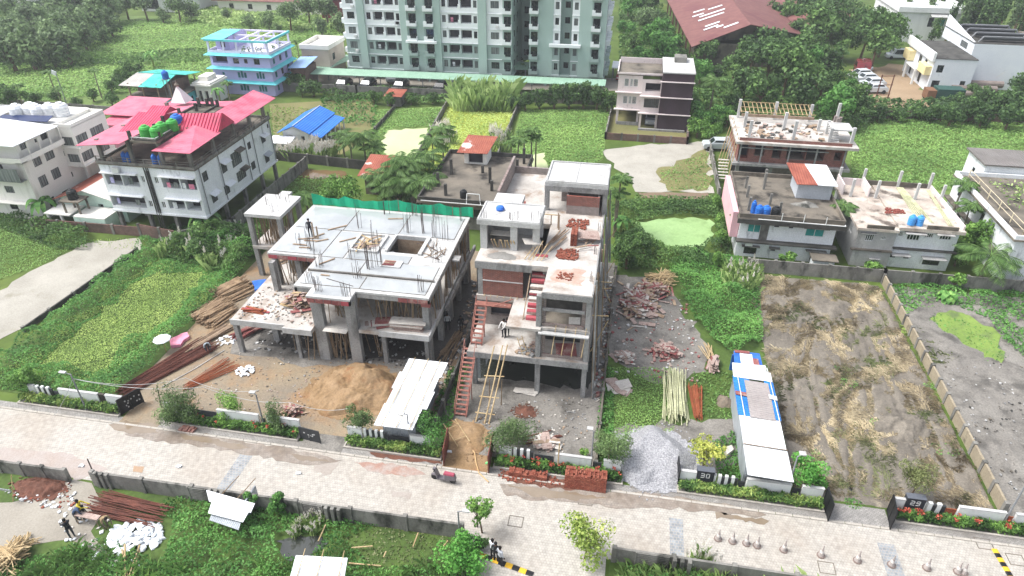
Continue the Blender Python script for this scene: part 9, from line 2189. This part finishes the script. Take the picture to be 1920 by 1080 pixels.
def car(label, x, y, rz, colr, group=None, kind='car'):
 t = thing('car', label, 'car', (x, y, .03), group, rotz=rz)
 key = (colr, kind)
 if key not in _car:
  m = mat('car_paint_' + colr.strip('#'), colr, None, rough=.25, fine=.02, coat=.5)
  hh = 1.5 if kind == 'car' else 1.85
  prof = [(-2.0, .35), (-2.05, .75), (-1.9, .95), (-1.1, 1.0), (-.55, hh), (1.2, hh), (1.85, 1.0), (2.05, .9), (2.05, .35)] if kind == 'car' else [(-2.1, .35), (-2.1, .9), (-1.3, 1.05), (-.9, hh), (2.0, hh), (2.1, .95), (2.1, .35)]
  n = len(prof); V, F = [], []
  for s in (-1, 1):
   for (px, pz) in prof: V.append((px, s * (.82 if pz <= 1.0 else .66), pz))
  F = [tuple(range(n - 1, -1, -1)) if False else tuple(range(n)), tuple(range(2 * n - 1, n - 1, -1))] + [(i, n + i, n + (i + 1) % n, (i + 1) % n) for i in range(n)]
  body = MB().add(V, F).mesh('body', m)
  gl = MB()
  for s in (-1, 1): gl.add([(-.9, s * .8, 1.03), (1.5, s * .8, 1.03), (1.1, s * .7, hh - .08), (-.5, s * .7, hh - .08)], [(0, 1, 2, 3) if s < 0 else (3, 2, 1, 0)])
  sw = MB().add([(-1.08, -.7, 1.03), (-1.08, .7, 1.03), (-.6, .6, hh - .04), (-.6, -.6, hh - .04)], [(3, 2, 1, 0)]).mesh('windscreen', GLASS)
  wh = [MB().add(*ring(cx, cy, .32, .32, .2)).mesh('wheel', BLACK) for cx in (-1.3, 1.3) for cy in (-.78, .78)]
  lt = [MB().box(-2.07, s * .6 - .15, .6, -2.0, s * .6 + .15, .75).mesh('headlight', FRAME_W) for s in (-1, 1)]
  _car[key] = (body, gl.mesh('side_windows', GLASS), sw, wh, lt)
 bd, g_, sw, wh, lt = _car[key]
 put('body', bd, t); put('side_windows', g_, t); put('windscreen', sw, t)
 for w in wh: put('wheel', w, t)
 for l_ in lt: put('headlight', l_, t)
 return t
for (px, py, rz, lb) in ((1612, 146, .3, 'furthest white car in the dirt yard'), (1622, 154, .3, 'second white car in the dirt yard'), (1634, 163, .25, 'third white car in the dirt yard'), (1637, 174, .2, 'nearest white car in the dirt yard')):
 car(lb, *spot(px, py), rz, '#d5dadd', 'white cars in the dirt yard')
car('white van parked before the white villa', *spot(1680, 110), .1, '#d5dadd', kind='van')
car('white van beside the warehouse roof', *spot(1478, 32), 1.3, '#d5dadd', kind='van')
car('dark vehicle with red front in the shaded yard', *spot(1610, 135), 1.4, '#7a2f33', kind='van'); car('second dark vehicle with red front in the shaded yard', *spot(1622, 134), 1.4, '#7a2f33', kind='van')
for (px, py, lb, c_) in ((645, 165, 'dark car at the left end of the long carport', '#23262b'), (690, 166, 'dark car under the long carport by the first posts', '#2b2d33'), (752, 168, 'dark car under the middle of the long carport', '#1e2126'), (827, 171, 'dark car under the right part of the long carport', '#26282c'), (935, 176, 'dark car near the bush row under the carport', '#23262b')): car(lb, *spot(px, py), 1.5, c_, 'cars under the long carport')
car('silver car under the maroon house', 3.0, 101, 1.57, '#9a9ea3')
car('red car under the pale shelter', -2.3, 123.5, 1.57, '#8d2a2e')
car('silver car under the green sloping carport', *spot(610, 145), .3, '#a9adb2')
car('silver car in the tower undercroft', *spot(740, 152), 1.57, '#a9adb2'); car('white car in the tower undercroft', *spot(903, 156), 1.57, '#c5c9cc')
car('pale car beside the brick frame house', *spot(1345, 280), .1, '#b9c0c4')
# truck with a green tilt and pipes by the hedge
x, y = spot(1770, 190); t = thing('truck', 'truck with dark green canvas by the right hedge', 'truck', (x, y, 0))
MB().box(x - 1.8, y - 1.2, .6, x + 2.2, y + 1.2, 2.2).build('canvas_body', mat('dark_green_canvas', '#2c4a44', '#35554e', fine=.1), t); MB().box(x - 3.2, y - 1.1, .5, x - 1.9, y + 1.1, 1.9).build('cab', mat('brown_truck_paint', '#7a5a44', None), t)
for dx in (-2.6, -1, 1.4):
 for s in (-1, 1): put('wheel', MB().add(*ring(dx, s * 1.05, .45, .45, .3)).mesh('wheel', BLACK), t)
for i in range(3):
 xa, ya = spot(1768 + 12 * i, 180 - 6 * i); b = MB(); b.bar((xa, ya, .5 + .3 * i), (xa + 7, ya + .3, .5 + .3 * i), .55, 10); tag(b.build('large_pipe', mat('grey_brown_pipe', '#7d726c', '#8b807a', fine=.1), None, org=(xa, ya, 0)), '%s of the three large grey pipes by the right hedge' % ('nearest', 'middle', 'furthest')[i], 'pipe')
t = thing('steel_gantry', 'tall rusty pole frame beside the white cars', 'gantry', (*spot(1650, 190), 0))
for px in (1640, 1662): p0 = spot(px, 192); pole('leg', STEEL_R, t, (*p0, 0), (*p0, 4.4), .1)
for z in (1.2, 2.8, 4.2): pole('crossbar', STEEL_R, t, (*spot(1638, 192), z), (*spot(1664, 192), z), .07)
t = thing('utility_pole', 'thin utility pole with white flag behind the white house', 'utility pole', (*spot(125, 195), 0)); p0 = spot(125, 195); pole('shaft', STEEL_G, t, (*p0, 0), (*p0, 5.0), .08); board('flag', SACK, t, (p0[0] - .3, p0[1], 4.9), (.8, .1, .7), (.1, .4, 0))
# people
def person(label, x, y, z, rz, shirt, pants, pose='stand', name='person', hgt=1.66):
 t = thing(name, label, 'person', (x, y, z), rotz=rz)
 S_ = hgt / 1.7
 J = {'pelvis': (0, 0, .92), 'chest': (0, 0, 1.25), 'neck': (0, 0, 1.45), 'head': (0, -.02, 1.58), 'top': (0, -.02, 1.7),
         'hl': (-.1, 0, .88), 'kl': (-.11, -.03, .48), 'al': (-.11, .02, .08), 'tl': (-.12, -.14, .03), 'hr': (.1, 0, .88), 'kr': (.11, -.03, .48), 'ar': (.11, .02, .08), 'tr': (.12, -.14, .03),
         'sl': (-.19, 0, 1.38), 'el': (-.25, .02, 1.1), 'wl': (-.25, -.08, .86), 'fl': (-.25, -.12, .76), 'sr': (.19, 0, 1.38), 'er': (.25, .02, 1.1), 'wr': (.25, -.08, .86), 'fr': (.25, -.12, .76)}
 if pose == 'reach':
  J.update(el=(-.22, -.22, 1.2), wl=(-.16, -.46, 1.1), fl=(-.15, -.56, 1.08), er=(.22, -.22, 1.2), wr=(.16, -.46, 1.1), fr=(.15, -.56, 1.08))
 elif pose == 'bend':
  J.update(chest=(0, -.26, 1.12), neck=(0, -.42, 1.2), head=(0, -.54, 1.22), top=(0, -.63, 1.27), sl=(-.19, -.36, 1.16), sr=(.19, -.36, 1.16), el=(-.24, -.42, .9), er=(.24, -.42, .9), wl=(-.18, -.55, .68), wr=(.18, -.55, .68), fl=(-.16, -.58, .58), fr=(.16, -.58, .58))
 elif pose == 'stride':
  J.update(kl=(-.1, -.2, .5), al=(-.1, -.28, .1), tl=(-.1, -.43, .05), kr=(.1, .08, .5), ar=(.1, .32, .14), tr=(.1, .24, .03), wl=(-.24, .2, .9), fl=(-.24, .24, .8), wr=(.24, -.24, .92), fr=(.24, -.3, .84))
 elif pose == 'akimbo':
  J.update(el=(-.38, .08, 1.12), wl=(-.2, -.06, .98), fl=(-.14, -.08, .95), er=(.3, -.1, 1.15), wr=(.16, -.24, 1.28), fr=(.12, -.28, 1.34))
 E_ = [('pelvis', 'chest'), ('chest', 'neck'), ('neck', 'head'), ('head', 'top'), ('pelvis', 'hl'), ('hl', 'kl'), ('kl', 'al'), ('al', 'tl'), ('pelvis', 'hr'), ('hr', 'kr'), ('kr', 'ar'), ('ar', 'tr'),
          ('chest', 'sl'), ('sl', 'el'), ('el', 'wl'), ('wl', 'fl'), ('chest', 'sr'), ('sr', 'er'), ('er', 'wr'), ('wr', 'fr')]
 RD = dict(pelvis=(.15, .11), chest=(.16, .11), neck=(.055, .055), head=(.085, .095), top=(.05, .055), hl=(.095, .095), hr=(.095, .095), kl=(.065, .065), kr=(.065, .065), al=(.045, .05), ar=(.045, .05), tl=(.04, .03), tr=(.04, .03), sl=(.07, .07), sr=(.07, .07), el=(.045, .045), er=(.045, .045), wl=(.033, .033), wr=(.033, .033), fl=(.03, .04), fr=(.03, .04))
 ks = list(J)
 # fingers: four and a thumb on each hand, short chains rooted in the palm
 V = [Vector(J[k]) * S_ for k in ks]; Ed = [(ks.index(a), ks.index(b)) for a, b in E_]; rad = [tuple(c * S_ for c in RD[k]) for k in ks]
 me = bpy.data.meshes.new('body'); me.from_pydata([tuple(v) for v in V], Ed, []); 
 o = put('body', me, t)
 sk = o.modifiers.new('skin', 'SKIN'); me.skin_vertices or None
 if not me.skin_vertices: pass
 for i, sv in enumerate(me.skin_vertices[0].data):
  sv.radius = rad[i]; sv.use_root = (ks[i] == 'pelvis')
 sk.use_smooth_shade = True
 ss = o.modifiers.new('sub', 'SUBSURF'); ss.levels = 1; ss.render_levels = 1
 key = 'clothes_%s_%s' % (shirt.strip('#'), pants.strip('#'))
 if key not in MATS:
  m = bpy.data.materials.new(key); m.use_nodes = True; N, L = m.node_tree.nodes, m.node_tree.links; bs = N['Principled BSDF']; bs.inputs['Roughness'].default_value = .85
  tc = N.new('ShaderNodeTexCoord'); sp = N.new('ShaderNodeSeparateXYZ'); L.new(tc.outputs['Object'], sp.inputs[0])
  cr = N.new('ShaderNodeValToRGB'); cr.color_ramp.interpolation = 'CONSTANT'; e = cr.color_ramp.elements
  e[0].position, e[0].color = 0, col4('#2a2320'); e[1].position, e[1].color = .06 / 2, col4(pants)
  for pz, c_ in ((.93 / 2, shirt), (1.44 / 2, '#6b4630'), (1.6 / 2, '#151210')):
   q = e.new(pz); q.color = col4(c_)
  mu = N.new('ShaderNodeMath'); mu.operation = 'MULTIPLY'; mu.inputs[1].default_value = .5 / S_; L.new(sp.outputs[2], mu.inputs[0]); L.new(mu.outputs[0], cr.inputs[0]); L.new(cr.outputs[0], bs.inputs['Base Color']); MATS[key] = m
 me.materials.append(MATS[key])
 # hair cap, nose and hands
 hp = Vector(J['head']) * S_; tp = Vector(J['top']) * S_
 ax = (tp - hp).normalized()
 hb = MB(); c0 = hp + ax * .05 * S_ + Vector((0, .025, 0)) * S_
 for k, (rr_, zz) in enumerate(((.1, -.02), (.102, .04), (.075, .085), (.03, .1))): pass
 hb.lathe(c0.x, c0.y, [(.095 * S_, c0.z - .05 * S_), (.104 * S_, c0.z), (.09 * S_, c0.z + .055 * S_), (.05 * S_, c0.z + .085 * S_)], 10)
 put('hair', hb.mesh('hair', HAIR), t)
 put('nose', MB().bar(hp + Vector((0, -.09, .0)) * S_, hp + Vector((0, -.125, -.02)) * S_, .018 * S_, 5).mesh('nose', SKIN), t)
 for sgn, w_, f_ in ((-1, 'wl', 'fl'), (1, 'wr', 'fr')):
  a, c_ = Vector(J[w_]) * S_, Vector(J[f_]) * S_; d = (c_ - a).normalized(); sd = Vector((sgn, 0, 0)).cross(d); sd = sd.normalized() if sd.length > .1 else Vector((0, 1, 0))
  hb = MB()
  for i in range(4): hb.bar(c_ + sd * (i - 1.5) * .02 * S_, c_ + sd * (i - 1.5) * .024 * S_ + d * (.07 - .008 * abs(i - 1.5)) * S_, .009 * S_, 5)
  hb.bar(a + (c_ - a) * .5 + sd * .03 * S_, c_ + sd * .06 * S_, .01 * S_, 5)
  put('fingers', hb.mesh('fingers', SKIN), t)
 return t
def at(px, py, z=0.0): return (*spot(px, py, z), z)
person('person in white shirt with arms raised on the side road corner', *at(924, 1046), 2.6, '#d8dade', '#1f2226', 'akimbo')
person('person in black shirt between the two pale shirts', *at(930, 1052), 2.9, '#17181c', '#1c1d22', 'stand')
person('person in grey shirt at the yellow and black hump', *at(938, 1060), 2.4, '#a9acb2', '#1d1e23', 'stand')
person('worker in yellow shirt beside the steel rods', *at(160, 972), 1.9, '#c9b53a', '#2a2c30', 'reach')
person('worker in dark blue bending at the trestle', *at(147, 978), 2.0, '#3a4a66', '#3c4250', 'bend')
person('worker in black shirt at the left of the trestle', *at(137, 1008), -2.0, '#1d1e24', '#3a3d44', 'reach')
person('worker in tan shirt at the right end of the trestle', *at(200, 990), 1.2, '#8d7a5c', '#5d5344', 'bend')
person('worker in white shirt on the first floor of the tall frame', *at(945, 632, B_1), -.4, '#d6d3cf', '#23242a', 'reach')
person('worker in dark shirt beside the white shirt on the first floor', *at(951, 630, B_1), .4, '#3c2a30', '#1d1e24', 'stand')
person('worker in black in the passage between the frames', *at(865, 622), .4, '#1b1c20', '#1b1c20', 'stride')
person('worker in white top in the shaded passage', *at(840, 618), .2, '#b9bcc0', '#2a2c30', 'stand')
person('worker standing on the wet roof slab', *at(583, 443, A_Z2), .3, '#2e3036', '#23252a', 'stand')
person('worker in grey shirt by the timber planks in the yard', *at(391, 662), .8, '#9aa4ab', '#3a3d44', 'bend')
person('small figure walking near the white cars', *at(1632, 140), .8, '#9fb0b8', '#3a3d44', 'stride')
t = thing('trestle', 'low timber trestle table among the workers', 'trestle', (*spot(170, 985), 0)); c = spot(170, 982)
board('top', PLY, t, (c[0], c[1], .75), (1.7, .35, .06), (0, 0, -.05))
for dx in (-.7, .7):
 for dy in (-.15, .15): pole('leg', TIMBER, t, (c[0] + dx, c[1] + dy, 0), (c[0] + dx * .95, c[1] + dy, .73), .03)
# tall posts on the roof slab
for dx in (0, .35): MB().cbox(-26.3 + 1.1 + dx, 46.9, A_Z2, .1, .1, 1.5 - dx).build('roof_post', TIMBER, A)
# air
hz = MB().box(-440, -80, -1.5, 440, 640, 35.5).build('haze', mat('haze_air', '#ffffff', None))
hm = MATS['haze_air']; N, L = hm.node_tree.nodes, hm.node_tree.links
for nd in list(N):
 if nd.type != 'OUTPUT_MATERIAL': N.remove(nd)
pv = N.new('ShaderNodeVolumePrincipled'); pv.inputs['Color'].default_value = (.93, .96, 1, 1); pv.inputs['Density'].default_value = HAZE; pv.inputs['Anisotropy'].default_value = .2
L.new(pv.outputs[0], [n for n in N if n.type == 'OUTPUT_MATERIAL'][0].inputs['Volume'])
tag(hz, kind='stuff')
